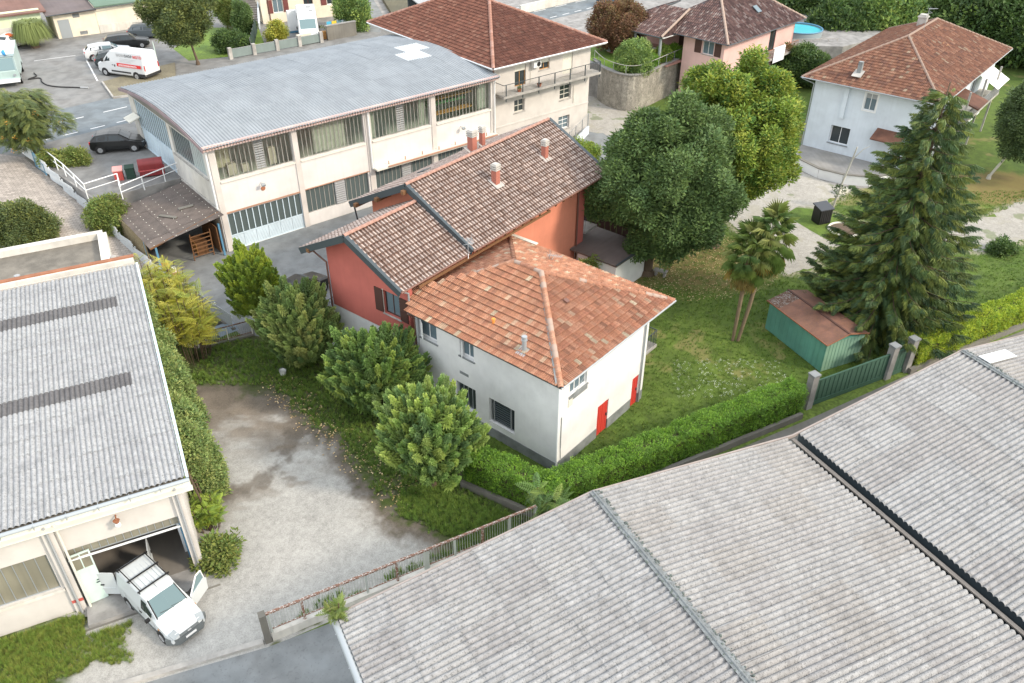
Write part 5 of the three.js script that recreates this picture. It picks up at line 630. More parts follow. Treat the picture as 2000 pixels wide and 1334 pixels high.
// ---------- green gate, garden shed and hedges ----------
{
  const A = [15.75, -34.3], B = [20.9, -36.9], L = Math.hypot(B[0] - A[0], B[1] - A[1]), turn = Math.atan2(-(B[1] - A[1]), B[0] - A[0]) / D;
  const g = thing('metal_gate', 'dark green sheet metal gate between grey concrete pillars', 'gate', [A[0], -0.1, A[1]], turn);
  M('frame', [bb(0.2, 0.12, -0.05, L - 0.1, 0.4, 0.05), bb(0.2, 1.72, -0.04, L - 0.1, 1.8, 0.04), bb(0.2, 0.4, -0.04, 0.28, 1.72, 0.04), bb(L - 0.18, 0.4, -0.04, L - 0.1, 1.72, 0.04), bb(L / 2 - 0.04, 0.4, -0.04, L / 2 + 0.04, 1.72, 0.04)], m.gateGreen, g);
  const n = 16; for (let i = 0; i < n; i++) { const x = 0.28 + i * (L - 0.46) / n; M('gate_panel', [bb(x + 0.012, 0.4, -0.02, x + (L - 0.46) / n - 0.012, 1.72, 0.012), bb(x - 0.012, 0.4, 0.012, x + 0.012, 1.72, 0.04)], m.gateGreen, g); }
  const leaf2 = thing('metal_gate', 'narrow green metal gate leaf between the two right hand pillars', 'gate', [B[0], -0.1, B[1]], turn); M('frame', [bb(0.22, 0.12, -0.04, 1.3, 0.4, 0.04), bb(0.22, 1.72, -0.04, 1.3, 1.8, 0.04)], m.gateGreen, leaf2); for (let i = 0; i < 4; i++) M('gate_panel', bb(0.23 + i * 0.27, 0.4, -0.02, 0.48 + i * 0.27, 1.72, 0.012), m.gateGreen, leaf2);
  const pil = [[0, 'concrete gate pillar at the left end of the green gate by the hedge'], [L + 0.05, 'middle concrete gate pillar right of the wide green leaf'], [L + 1.55, 'rightmost concrete gate pillar against the yellow green hedge']].map(([x, lab]) => { const c = Math.cos(turn * D), s = Math.sin(turn * D), t = thing('gate_pillar', lab, 'pillar', [A[0] + x * c, -0.1, A[1] - x * s], turn, 'pillars of the green gate'); M('shaft', bb(-0.2, 0, -0.2, 0.2, 2.25, 0.2), m.concrete, t); M('cap', bb(-0.24, 2.253, -0.24, 0.24, 2.36, 0.24), m.plinth, t); return t; });
}
{
  const t = thing('garden_shed', 'teal sheet metal garden shed with rusty ridged roof on the lawn', 'shed', [17.45, 0, -37.45], 24);
  // own x along the gable end (right), own -z along the long side (away)
  const W = 2.75, L = 4.9, H = 1.95, RG = 2.3, rib = 0.2, seam = [];
  M('wall', [wall([[0, 0.02], [W, 0.02], [W, H], [W / 2, RG - 0.06], [0, H]], [], 0.04), wall([[0, 0.02], [W, 0.02], [W, H], [W / 2, RG - 0.06], [0, H]], [], 0.04).translate(0, 0, -L + 0.04), bb(0, 0.02, -L + 0.04, 0.04, H, -0.04), bb(W - 0.04, 0.02, -L + 0.04, W, H, -0.04)], m.teal, t);
  for (let i = 0; i < 11; i++) M('wall_panel', bb(0.02 + i * 0.248, 0.04, 0.001, 0.02 + i * 0.248 + 0.215, H - 0.05, 0.014), mat([0.26, 0.44, 0.34], { map: T.dirty, roughness: 0.55 }), t);
  for (let i = 0; i < 13; i++) M('wall_panel', bb(-0.014, 0.04, -0.06 - i * 0.372, -0.001, H - 0.05, -0.06 - i * 0.372 - 0.345), m.teal, t);
  const rm = mat([1, 1, 1], { map: metres(paint(256, 256, (u, v) => { const n = fbm(u * 5, v * 5, 5, 5, 301), q = fbm(u * 40, v * 40, 40, 2, 303); return [0.13 + 0.14 * n + 0.07 * (q - 0.5), 0.07 + 0.06 * n + 0.03 * (q - 0.5), 0.05 + 0.04 * n]; }), 2.5), roughness: 0.8 });
  const roof = M('roof', tri([[[-0.12, H - 0.01, 0.15], [W / 2, RG, 0.15], [W / 2, RG, -L - 0.15], [-0.12, H - 0.01, -L - 0.15]], [[W + 0.12, H - 0.01, 0.15], [W / 2, RG, 0.15], [W / 2, RG, -L - 0.15], [W + 0.12, H - 0.01, -L - 0.15]]]), rm, t);
  for (const s of [0, 1]) for (let i = 0; i < 5; i++) { const z = 0.15 - i * 1.04, a = s ? V(W + 0.14, H + 0.004, z) : V(-0.14, H + 0.004, z), b = V(W / 2, RG + 0.012, z); M('roof_panel', tri([[a.toArray(), b.toArray(), [b.x, b.y, z - 1.03], [a.x, a.y, z - 1.03]]]).translate(0, 0.006 * (i % 2), 0), i === 4 && !s ? mat([0.5, 0.5, 0.5], { map: T.rust }) : rm, roof); }
  M('ridge_cap', beam(V(W / 2, RG + 0.03, 0.17), V(W / 2, RG + 0.03, -L - 0.17), 0.12, 0.04), mat([0.10, 0.05, 0.04]), roof); M('edge_trim', [beam(V(-0.15, H, 0.16), V(-0.15, H, -L - 0.16), 0.04, 0.06), beam(V(-0.14, H + 0.01, 0.17), V(W / 2, RG + 0.02, 0.17), 0.03, 0.06), beam(V(W / 2, RG + 0.02, 0.17), V(W + 0.14, H + 0.01, 0.17), 0.03, 0.06)], m.rusty, roof);
}

// ---------- plants ----------
const leafMat = mat([1.5, 1.5, 1.45], { roughness: 0.7, transmission: 0.25, thickness: 0 });
function leafClump(seed, n, rc, lw, ll, { droop = 0, flatten = 1 } = {}) { // many small folded leaves within a ball
  const r = rng(seed), L = [];
  for (let i = 0; i < n; i++) {
    const u = r() * 2 - 1, a = r() * 2 * PI, k = Math.cbrt(0.15 + 0.85 * r()) * rc, q = Math.sqrt(1 - u * u), c = V(q * Math.cos(a) * k, u * k * flatten, q * Math.sin(a) * k);
    const d = V(c.x + (r() - 0.5) * rc, c.y * 0.5 - droop * rc + (r() - 0.2) * rc * 0.8, c.z + (r() - 0.5) * rc).normalize(), s = d.clone().cross(V(r() - 0.5, 1, r() - 0.5)).normalize(), nn = s.clone().cross(d), w = lw * (0.7 + 0.6 * r()), l = ll * (0.7 + 0.6 * r());
    const P = (t, b, h) => c.clone().addScaledVector(d, t * l).addScaledVector(s, b * w).addScaledVector(nn, h * w).toArray();
    L.push([P(0, 0, 0), P(0.45, 0.5, 0.25), P(1, 0, 0.0), P(0.45, -0.5, 0.25)]);
  }
  return tri(L);
}
function frond(seed, pairs, len, ll, lw, curve = 0.35) { // a pinnate leaf, rachis with paired leaflets
  const r = rng(seed), L = []; for (let i = 0; i < pairs; i++) { const t = (i + 1) / pairs, x = t * len, y = curve * len * (t - t * t * 1.5), sc = Math.sin(PI * (0.15 + 0.8 * t)) * ll; for (const s of [-1, 1]) { const dr = -0.3 * sc; L.push([[x, y, 0], [x + lw, y + dr * 0.4, s * sc * 0.5], [x + sc * 0.35, y + dr, s * sc], [x - lw * 0.6, y + dr * 0.4, s * sc * 0.5]]); } if (i) { const p = (i) / pairs; L.push([[p * len, curve * len * (p - p * p * 1.5), -0.008], [p * len, curve * len * (p - p * p * 1.5), 0.008], [x, y, 0.008], [x, y, -0.008]]); } } return tri(L);
}
const CL = { broad: leafClump(1, 16, 0.40, 0.15, 0.26), fine: leafClump(2, 22, 0.30, 0.075, 0.15), big: leafClump(3, 14, 0.62, 0.30, 0.48), huge: leafClump(7, 26, 1.0, 0.32, 0.5), tuft: leafClump(4, 16, 0.24, 0.085, 0.24, { droop: -0.5 }), hang: leafClump(5, 18, 0.34, 0.09, 0.26, { droop: 0.9 }), tiny: leafClump(6, 18, 0.17, 0.06, 0.10), frond: frond(8, 11, 0.85, 0.2, 0.035), frondSmall: frond(9, 8, 0.4, 0.12, 0.03) };
const GR = { olive: [[0.065, 0.095, 0.026], [0.095, 0.12, 0.03], [0.048, 0.078, 0.024], [0.13, 0.145, 0.03]], oak: [[0.055, 0.099, 0.025], [0.081, 0.135, 0.033], [0.109, 0.167, 0.041], [0.065, 0.120, 0.037]], lime: [[0.116, 0.185, 0.022], [0.168, 0.231, 0.024], [0.071, 0.148, 0.024], [0.220, 0.245, 0.026]], ashB: [[0.144, 0.228, 0.062], [0.201, 0.282, 0.078], [0.273, 0.336, 0.086], [0.101, 0.168, 0.062]], ash: [[0.112, 0.188, 0.048], [0.152, 0.233, 0.056], [0.224, 0.284, 0.064], [0.081, 0.146, 0.048]], privet: [[0.161, 0.231, 0.026], [0.236, 0.289, 0.030], [0.108, 0.174, 0.030]], dull: [[0.128, 0.184, 0.049], [0.185, 0.247, 0.076], [0.092, 0.151, 0.047], [0.232, 0.258, 0.084]], yellow: [[0.260, 0.260, 0.028], [0.338, 0.312, 0.044], [0.156, 0.195, 0.024]], wood: [[0.039, 0.081, 0.018], [0.058, 0.111, 0.020], [0.085, 0.137, 0.022], [0.029, 0.065, 0.018]], maple: [[0.130, 0.058, 0.033], [0.182, 0.091, 0.044], [0.098, 0.052, 0.028], [0.117, 0.091, 0.028]], hedge: [[0.098, 0.203, 0.014], [0.147, 0.263, 0.017], [0.069, 0.150, 0.014]], hedgeY: [[0.224, 0.300, 0.015], [0.335, 0.380, 0.022], [0.134, 0.220, 0.015]], birch: [[0.058, 0.098, 0.028], [0.085, 0.124, 0.033], [0.046, 0.078, 0.026]], weed: [[0.117, 0.156, 0.033], [0.182, 0.195, 0.044], [0.078, 0.130, 0.022]] };
function scatter(name, geo, spots, pal, parent, seed, o = {}) { // spots: {p, s, up?} as instances, each leaf group with its own green
  const r = rng(seed), im = new THREE.InstancedMesh(geo, o.mat || leafMat, spots.length), mx = new THREE.Matrix4(), q = new THREE.Quaternion(), e = new THREE.Euler(), c = new THREE.Color();
  spots.forEach((s, i) => { if (s.dir) { q.setFromUnitVectors(V(1, 0, 0), s.dir); q.multiply(new THREE.Quaternion().setFromAxisAngle(V(1, 0, 0), s.roll ?? (r() - 0.5) * 0.8)); } else q.setFromEuler(e.set((r() - 0.5) * (o.tilt ?? 1.2), r() * 6.28, (r() - 0.5) * (o.tilt ?? 1.2))); const k = s.s * (0.75 + 0.5 * r()); mx.compose(s.p, q, V(k, k, k)); im.setMatrixAt(i, mx); const a = pal[(r() * pal.length) | 0], b = pal[(r() * pal.length) | 0], t = r(), j = 0.85 + 0.3 * r(); c.setRGB(mix(a[0], b[0], t) * j, mix(a[1], b[1], t) * j, mix(a[2], b[2], t) * j); im.setColorAt(i, c); });
  im.castShadow = im.receiveShadow = true; im.name = name; if (o.kind) im.userData.kind = o.kind; parent.add(im); return im;
}
const rdir = (r) => { const u = r() * 2 - 1, a = r() * 2 * PI, q = Math.sqrt(1 - u * u); return V(q * Math.cos(a), u, q * Math.sin(a)); };
function lumps(seed, [cx, cy, cz], [rx, ry, rz], n, [b0, b1], tall = 1) { // smaller masses spread over and in a crown
  const r = rng(seed), out = []; for (let i = 0; i < n; i++) { const y = 1 - 2 * (i + 0.5) / n, a = i * 2.39996 + r() * 0.6, q = Math.sqrt(1 - y * y), k = (i % 4 === 3 ? 0.45 + 0.25 * r() : 0.78 + 0.24 * r()) * (0.88 + 0.16 * Math.sin(a * 2 + seed) * Math.cos(y * 4 + seed * 0.7) + 0.14 * (r() - 0.4)), b = mix(b0, b1, r()); if (r() < 0.1) continue; out.push({ c: V(cx + rx * k * q * Math.cos(a) + (r() - 0.5) * 0.4, cy + ry * k * y + (r() - 0.5) * 0.4, cz + rz * k * q * Math.sin(a) + (r() - 0.5) * 0.4), r: [b, b * tall, b] }); } return out;
}
function onLumps(seed, bl, dens, size) {
  const r = rng(seed), out = []; for (const b of bl) { const n = Math.round(dens * (b.r[0] * b.r[1] + b.r[0] * b.r[0]) * 2 * PI); for (let i = 0; i < n; i++) { const d = rdir(r), k = 0.7 + 0.36 * r(), p = V(b.c.x + d.x * b.r[0] * k, b.c.y + d.y * b.r[1] * k, b.c.z + d.z * b.r[2] * k); let hide = false; for (const o of bl) if (o !== b) { const x = (p.x - o.c.x) / o.r[0], y = (p.y - o.c.y) / o.r[1], z = (p.z - o.c.z) / o.r[2]; if (x * x + y * y + z * z < 0.4) { hide = true; break; } } if (!hide) out.push({ p, s: size }); } } return out;
}
function trunkGeo(pts, r0, r1) { const g = []; for (let i = 0; i < pts.length - 1; i++) { const a = mix(r0, r1, i / (pts.length - 1)), b = mix(r0, r1, (i + 1) / (pts.length - 1)), A = V(...pts[i]), B = V(...pts[i + 1]), d = B.clone().sub(A), c = flat(new THREE.CylinderGeometry(b, a, d.length() * 1.03, 9)); g.push(c.applyMatrix4(new THREE.Matrix4().compose(A.add(B).multiplyScalar(0.5), new THREE.Quaternion().setFromUnitVectors(V(0, 1, 0), d.normalize()), V(1, 1, 1)))); } return g; }
function tree(name, label, cat, group, pos, o) {
  const t = thing(name, label, cat, pos, 0, group), bl = o.lumps || lumps(o.seed, o.c, o.r, o.n, o.b, o.tall || 1);
  if (o.trunk) { const T0 = o.trunk, r = rng(o.seed + 5), top = T0.top || [o.c[0] * 0.6, o.c[1] * 0.75, o.c[2] * 0.6], mid = [top[0] * 0.4, top[1] * 0.45, top[2] * 0.4]; M('trunk', [...trunkGeo([[0, -0.1, 0], [0.02, 0.25, 0], mid, top], T0.r, T0.r * 0.5), cyl(T0.r * 1.5, T0.r, 0.4, 0, 0.15, 0, 10)], T0.mat || m.bark, t);
    const br = []; for (let i = 0; i < bl.length; i += Math.max(1, Math.round(bl.length / 12))) { const e = bl[i].c, s = V(...mid).lerp(V(...top), r()); br.push(...trunkGeo([s.toArray(), s.clone().lerp(e, 0.5).add(V(0, 0.2, 0)).toArray(), e.toArray()], T0.r * 0.35, T0.r * 0.08)); } M('limb', br, T0.mat || m.bark, t); }
  const sp = onLumps(o.seed + 1, bl, o.dens, o.size || 1); if (o.leaf === 'frond') { const q = rng(o.seed + 7); for (const s of sp) { s.dir = V((s.p.x - o.c[0]) * 0.25 + (q() - 0.5) * 2, -0.5 * q(), (s.p.z - o.c[2]) * 0.25 + (q() - 0.5) * 2).normalize(); } } scatter('crown', CL[o.leaf], sp, GR[o.pal], t, o.seed + 2, { tilt: o.tilt });
  if (o.core) { const r = rng(o.seed + 9), sp2 = []; for (let i = 0; i < o.core; i++) { const d = rdir(r), k = Math.cbrt(r()) * 0.8; sp2.push({ p: V(o.c[0] + d.x * o.r[0] * k, o.c[1] + d.y * o.r[1] * k, o.c[2] + d.z * o.r[2] * k), s: (o.size || 1) * 1.3 }); } scatter('inner_leaves', CL[o.leaf], sp2, GR[o.pal], t, o.seed + 3); }
  return t;
}
// the two big trees
tree('broadleaf_tree', 'large rounded dark green tree with a thick trunk between the red house and the palm', 'tree', null, [9.1, 0, -48.6], { seed: 101, c: [0.6, 6.9, 0], r: [4.4, 4.8, 4.3], n: 130, b: [0.6, 1.05], leaf: 'broad', pal: 'oak', dens: 15, core: 900, trunk: { r: 0.42, top: [0.4, 5, 0] }, size: 0.8 });
tree('broadleaf_tree', 'large yellowing green tree directly behind the dark round tree', 'tree', null, [14.4, 0, -52.6], { seed: 121, c: [0.6, 8.0, -0.6], r: [4.2, 4.7, 4.1], n: 125, b: [0.55, 1.0], leaf: 'broad', pal: 'lime', dens: 14, core: 800, trunk: { r: 0.38, top: [0.3, 5.5, 0] }, size: 0.8 });
// row of ash-like trees and shrubs beside the gravel yard: upright plumes
const plume = (() => { const q = rng(87), L = []; for (let i = 0; i < 46; i++) { const t = (i + 0.5) / 46, x = t * 0.8, a = i * 2.39996, l = 0.30 * (1.08 - 0.75 * t) * (0.8 + 0.4 * q()), c = Math.cos(a), s = Math.sin(a), w = 0.045, fx = 0.10 + 0.12 * t - 0.06 * q(); const P = (f, o, dx) => [x + dx, c * l * f - s * o, s * l * f + c * o]; L.push([P(0, 0, 0), P(0.5, w, fx * 0.8), P(1, 0, fx * 0.4 - 0.04), P(0.5, -w, fx * 0.8)]); } return tri(L); })();
function plumeTree(label, pos, seed, c, r, n, pal, size) {
  const t = thing('garden_tree', label, 'tree', pos, 0, 'row of small trees beside the gravel yard'), q = rng(seed), sp = [], br = [];
  for (let i = 0; i < n; i++) { const y = 1 - 1.75 * (i + 0.5) / n, a = i * 2.39996 + q() * 0.5, h = Math.sqrt(Math.max(0, 1 - y * y)), bump = 0.86 + 0.2 * Math.sin(a * 3 + seed) * Math.sin(y * 5 + seed) + (q() - 0.5) * 0.22, k = (i % 3 === 2 ? 0.72 : 1) * bump, p = V(c[0] + r[0] * k * h * Math.cos(a), c[1] + r[1] * k * y, c[2] + r[2] * k * h * Math.sin(a)), d = V(h * Math.cos(a) * 0.75, 0.75 + 0.3 * y, h * Math.sin(a) * 0.75).normalize(); p.addScaledVector(d, -0.35); sp.push({ p, s: size, dir: d, roll: q() * 6.28 }); if (i % 9 === 0) br.push(...trunkGeo([[0, c[1] * 0.4, 0], [p.x * 0.5, mix(c[1] * 0.5, p.y, 0.6), p.z * 0.5], p.toArray()], 0.045, 0.012)); }
  scatter('crown', plume, sp, GR[pal], t, seed + 2); M('trunk', trunkGeo([[0, -0.1, 0], [0.05, c[1] * 0.3, 0], [0, c[1] * 0.6, 0.05]], 0.13, 0.08), m.bark, t); M('limb', br, m.bark, t);
  const s2 = []; for (let i = 0; i < 220; i++) { const d = rdir(q), k = Math.cbrt(q()) * 0.72; s2.push({ p: V(c[0] + d.x * r[0] * k, c[1] + d.y * r[1] * k, c[2] + d.z * r[2] * k), s: 1.2 }); } scatter('inner_leaves', CL.tuft, s2, GR[pal], t, seed + 3); return t;
}
plumeTree('bright yellow green bushy tree at the far end of the yard by the picket fence', [-15.4, 0, -42.0], 141, [0, 3.0, 0], [1.5, 2.4, 1.4], 480, 'privet', 0.9);
plumeTree('dull dark green tree in front of the red gable wall', [-12.0, 0, -38.3], 151, [0.1, 2.6, 0], [2.1, 2.3, 1.9], 760, 'dull', 1.0);
plumeTree('mid green tree touching the corner where red and white house meet', [-7.1, 0, -34.1], 161, [0, 2.5, 0], [2.5, 2.2, 1.9], 760, 'ash', 1.0);
plumeTree('brightest green plumed tree standing at the near end of the row by the hedge', [-3.7, 0, -28.3], 171, [-0.1, 3.3, 0.1], [2.05, 2.45, 1.75], 560, 'ashB', 1.1);
// creeper covered bank along the garage building
{
  const t = thing('ivy_bank', 'tall bank of creeper and bushes climbing along the side of the garage building', 'creeper', [0, 0, 0]); const bl = [], r = rng(191);
  for (let i = 0; i < 46; i++) { const u = i / 45, x = mix(-20.6, -14.0, u) + (r() - 0.5) * 0.9 - 0.55, z = mix(-39.3, -27.6, u) + (r() - 0.5) * 1.0, top = mix(4.2, 3.3, u) * (0.85 + 0.3 * r()); for (const f of [0.15, 0.45, 0.75, 0.98]) bl.push({ c: V(x - f * 0.5 + (r() - 0.5) * 0.7, top * f, z + (r() - 0.5) * 0.7), r: [0.75, 0.8, 0.75] }); }
  scatter('foliage', CL.tiny, onLumps(192, bl, 26, 1.5), GR.dull, t, 193); M('stems', [...Array(16)].map((_, i) => bar(V(mix(-21, -13.6, i / 15), 0, mix(-41, -26, i / 15)), V(mix(-21.4, -14, i / 15), 3.6, mix(-41, -26, i / 15)), 0.05)), m.bark, t);
}
function frondBush(name, label, cat, pos, seed, n, R0, H, pal, geo = 'frond', kind) { const t = thing(name, label, cat, pos), r = rng(seed), sp = [], st = []; for (let s = 0; s < n; s++) { const a = r() * 2 * PI, d = Math.sqrt(r()) * R0, bx_ = Math.cos(a) * d, bz = Math.sin(a) * d, hh = H * (0.55 + 0.45 * r()), lean = V(bx_ * 0.25, hh, bz * 0.25); st.push(bar(V(bx_ * 0.6, 0, bz * 0.6), V(bx_ * 0.6 + lean.x, hh, bz * 0.6 + lean.z), 0.02, 5)); for (let k = 0; k < 13; k++) { const f = 0.45 + 0.55 * r(), b = r() * 2 * PI; sp.push({ p: V(bx_ * 0.6 + lean.x * f, hh * f, bz * 0.6 + lean.z * f), s: 1, dir: V(Math.cos(b), 0.1 + 0.5 * r(), Math.sin(b)).normalize() }); } } scatter('foliage', CL[geo], sp, GR[pal], t, seed + 1); M('stems', st, m.bark, t); return t; }
frondBush('sumac', 'yellow green shrub with long feathery fronds beside the lane and picket fence', 'shrub', [-20.9, 0, -41.8], 201, 70, 2.3, 4.4, 'yellow');
frondBush('sumac', 'second feathery yellow frond shrub nearer the gravel yard above the creeper', 'shrub', [-18.4, 0, -39.0], 205, 46, 1.5, 4.3, 'yellow');
frondBush('leafy_weed', 'vivid lime green leafy weed at the foot of the creeper bank', 'weed', [-13.6, 0, -25.9], 211, 40, 0.85, 1.7, 'privet', 'frondSmall');
frondBush('feather_leaf_plant', 'dark feathery leaved plant at the corner of the hedge by the warehouse roof', 'plant', [1.6, 0, -26.2], 215, 14, 0.7, 2.0, 'ash');
frondBush('weed', 'small yellowish weed sprouting from the end of the warehouse gutter', 'weed', [-5.75, 5.35, -17.0], 219, 6, 0.25, 0.6, 'weed', 'frondSmall');
const bush = (name, label, cat, pos, seed, c, r, n, pal, o = {}) => tree(name, label, cat, o.group, pos, { seed, c, r, n, b: o.b || [0.4, 0.7], leaf: o.leaf || 'fine', pal, dens: o.dens || 20, size: o.size || 1.1, core: o.core ?? 60, trunk: o.trunk, tall: o.tall });
bush('fruit_tree', 'green tree dotted with orange fruit clusters beside the road at the left edge', 'tree', [-36.9, UP, -60.8], 231, [-0.2, 3.1, 0], [2.6, 1.9, 2.4], 46, 'olive', { b: [0.5, 0.8], leaf: 'frond', dens: 20, size: 0.8, core: 200, trunk: { r: 0.12 } });
{ const t = scene.children[scene.children.length - 1], r = rng(235), sp = []; for (let i = 0; i < 26; i++) { const d = rdir(r); sp.push({ p: V(-0.2 + d.x * 2.7, 2.9 + d.y * 2.0 - 0.3, d.z * 2.5), s: 0.7 }); } scatter('fruit_cluster', leafClump(77, 12, 0.22, 0.1, 0.14), sp, [[0.55, 0.22, 0.03], [0.6, 0.32, 0.05]], t, 236); }
bush('broadleaf_tree', 'round green tree with a slim trunk on the verge behind the white van', 'tree', [-32.0, UP, -85.2], 241, [-1.0, 4.6, -0.5], [3.1, 2.9, 2.9], 60, 'olive', { b: [0.6, 1.0], leaf: 'broad', dens: 11, size: 0.8, core: 160, trunk: { r: 0.16 } });
bush('shrub', 'yellow green shrub in the yard of the low building at the left edge', 'shrub', [-33.2, 0.6, -50.4], 251, [0, 1.9, 0], [1.8, 1.5, 1.6], 34, 'olive', { b: [0.4, 0.75], core: 80 });
bush('weed_patch', 'rank bush growing beside the guard rail at the lean-to roof', 'weeds', [-28.3, 1.5, -52.6], 257, [0, 0.7, 0], [0.95, 0.9, 0.9], 20, 'weed');
bush('weed_patch', 'dry tall weeds at the top of the picket fence under the fruit tree', 'weeds', [-34.0, UP, -59.4], 259, [0, 0.3, 0], [2.2, 0.5, 0.5], 22, 'weed', { b: [0.25, 0.4] });
bush('red_maple', 'bronze red leaved tree in front of the pink house terrace', 'tree', [11.0, UP, -89.6], 261, [0, 2.6, 0], [2.7, 2.2, 2.5], 44, 'maple', { b: [0.6, 0.9], leaf: 'fine', size: 1.4, dens: 14, core: 160, trunk: { r: 0.12 } });
bush('shrub', 'bright green bush overhanging the curved stone wall', 'shrub', [12.0, 3.0, -83.2], 267, [0, 1.3, 0], [1.5, 1.7, 1.4], 30, 'ash', { b: [0.5, 0.8] });
[[13.6, -84.4, 'low yellow green clump on top of the stone wall nearest the bush'], [15.2, -86.0, 'middle low clump on top of the curved stone wall'], [16.9, -87.6, 'low clump on top of the stone wall nearest the pink house']].forEach(([x, z, lab], i) => bush('shrub', lab, 'shrub', [x, UP, z], 271 + i * 4, [0, 0.5, 0], [0.9, 0.6, 0.8], 12, i === 1 ? 'lime' : 'hedge', { b: [0.3, 0.5], group: 'low clumps on the stone wall' }));
bush('shrub', 'leafy bush beside the cream house and its motorhome', 'shrub', [-18.3, UP, -99.2], 283, [0, 2.2, 0], [1.7, 2.2, 1.5], 34, 'ash', { b: [0.5, 0.8], leaf: 'broad', size: 0.8, dens: 11 });
bush('shrub', 'yellow flowering shrub left of the motorhome', 'shrub', [-26.0, UP, -94.0], 287, [0, 0.9, 0], [0.9, 1.0, 0.8], 16, 'yellow', { b: [0.3, 0.5] });
bush('shrub', 'airy young tree in front of the cream wall behind the round tree', 'shrub', [-33.0, UP, -99.4], 291, [0, 2.2, 0], [1.3, 1.6, 1.2], 22, 'weed', { b: [0.4, 0.7], trunk: { r: 0.07 } });
bush('conifer', 'dark clipped conifer beside the stone garden stairs', 'conifer', [-30.4, UP, -97.4], 295, [0, 1.6, 0], [0.8, 1.6, 0.8], 26, 'oak', { b: [0.3, 0.5] });
bush('shrub', 'low dense bush by the green wire fence left of the workshop roof', 'shrub', [-29.8, UP, -90.2], 299, [0, 0.8, 0], [1.5, 0.9, 1.2], 20, 'wood', { b: [0.4, 0.6] });
bush('shrub', 'dark bush row below the pool terrace', 'shrub', [31.0, 0.5, -89.5], 303, [0, 1.6, 0], [2.6, 1.7, 2.0], 34, 'wood', { b: [0.6, 1.0], leaf: 'broad', size: 0.9, dens: 10 });
bush('shrub', 'shrub against the wall of the pale blue house by its corner', 'shrub', [24.6, 0, -80.5], 307, [0, 1.1, 0], [2.2, 1.2, 1.6], 24, 'oak', { b: [0.5, 0.8] });
bush('shrub', 'small dark bush alone on the far lawn right of the spruce', 'shrub', [34.5, 0, -51.6], 311, [0, 0.3, 0], [0.7, 0.4, 0.6], 12, 'wood', { b: [0.2, 0.35] });
bush('shrub', 'yellow green bush at the foot of the three storey house by the round tree', 'shrub', [5.6, 0, -66.5], 315, [0, 0.9, 0], [1.6, 1.0, 1.4], 18, 'lime', { b: [0.4, 0.7] });
bush('young_conifer', 'dull conifer sapling under the right side of the spruce', 'conifer', [24.4, 0, -40.2], 319, [0, 0.8, 0], [1.4, 0.9, 1.0], 24, 'wood', { b: [0.3, 0.5] });
bush('rose_bush', 'small leafy plant against the white annexe wall', 'plant', [4.9, 0, -46.6], 323, [0, 1.3, 0], [0.5, 0.6, 0.4], 9, 'weed', { b: [0.2, 0.35], core: 20 });
bush('weed_patch', 'dry brown weeds between the creeper bank and the open van door', 'weeds', [-12.7, 0, -23.9], 327, [0, 0.3, 0], [0.6, 0.45, 0.9], 20, 'weed', { b: [0.16, 0.28] });
// birch with leaning pale trunk
tree('birch_tree', 'birch with leaning pale trunk and loose foliage at the right edge', 'tree', null, [39.8, 0, -64.4], { seed: 331, c: [2.6, 5.4, 0.6], r: [3.1, 3.3, 2.9], n: 44, b: [0.7, 1.1], leaf: 'fine', pal: 'birch', dens: 15, size: 1.3, core: 220, trunk: { r: 0.14, top: [1.7, 4.2, 0.4], mat: m.paleBark } });
// slender bare birch stem by the forecourt
{ const t = thing('dead_birch', 'bare broken pale birch trunk left of the spruce', 'tree', [25.0, 0, -58.8]); M('trunk', trunkGeo([[0, 0, 0], [0.25, 2.0, 0], [0.55, 4.0, 0.1], [0.7, 5.0, 0.1]], 0.09, 0.05), m.paleBark, t); M('branch', trunkGeo([[0.55, 4.0, 0.1], [1.1, 4.9, 0.3], [1.5, 5.2, 0.4]], 0.04, 0.015), m.paleBark, t); M('ivy', leafClump(341, 160, 0.5, 0.12, 0.16).translate(0.2, 1.4, 0), mat([0.05, 0.09, 0.025]), t); }

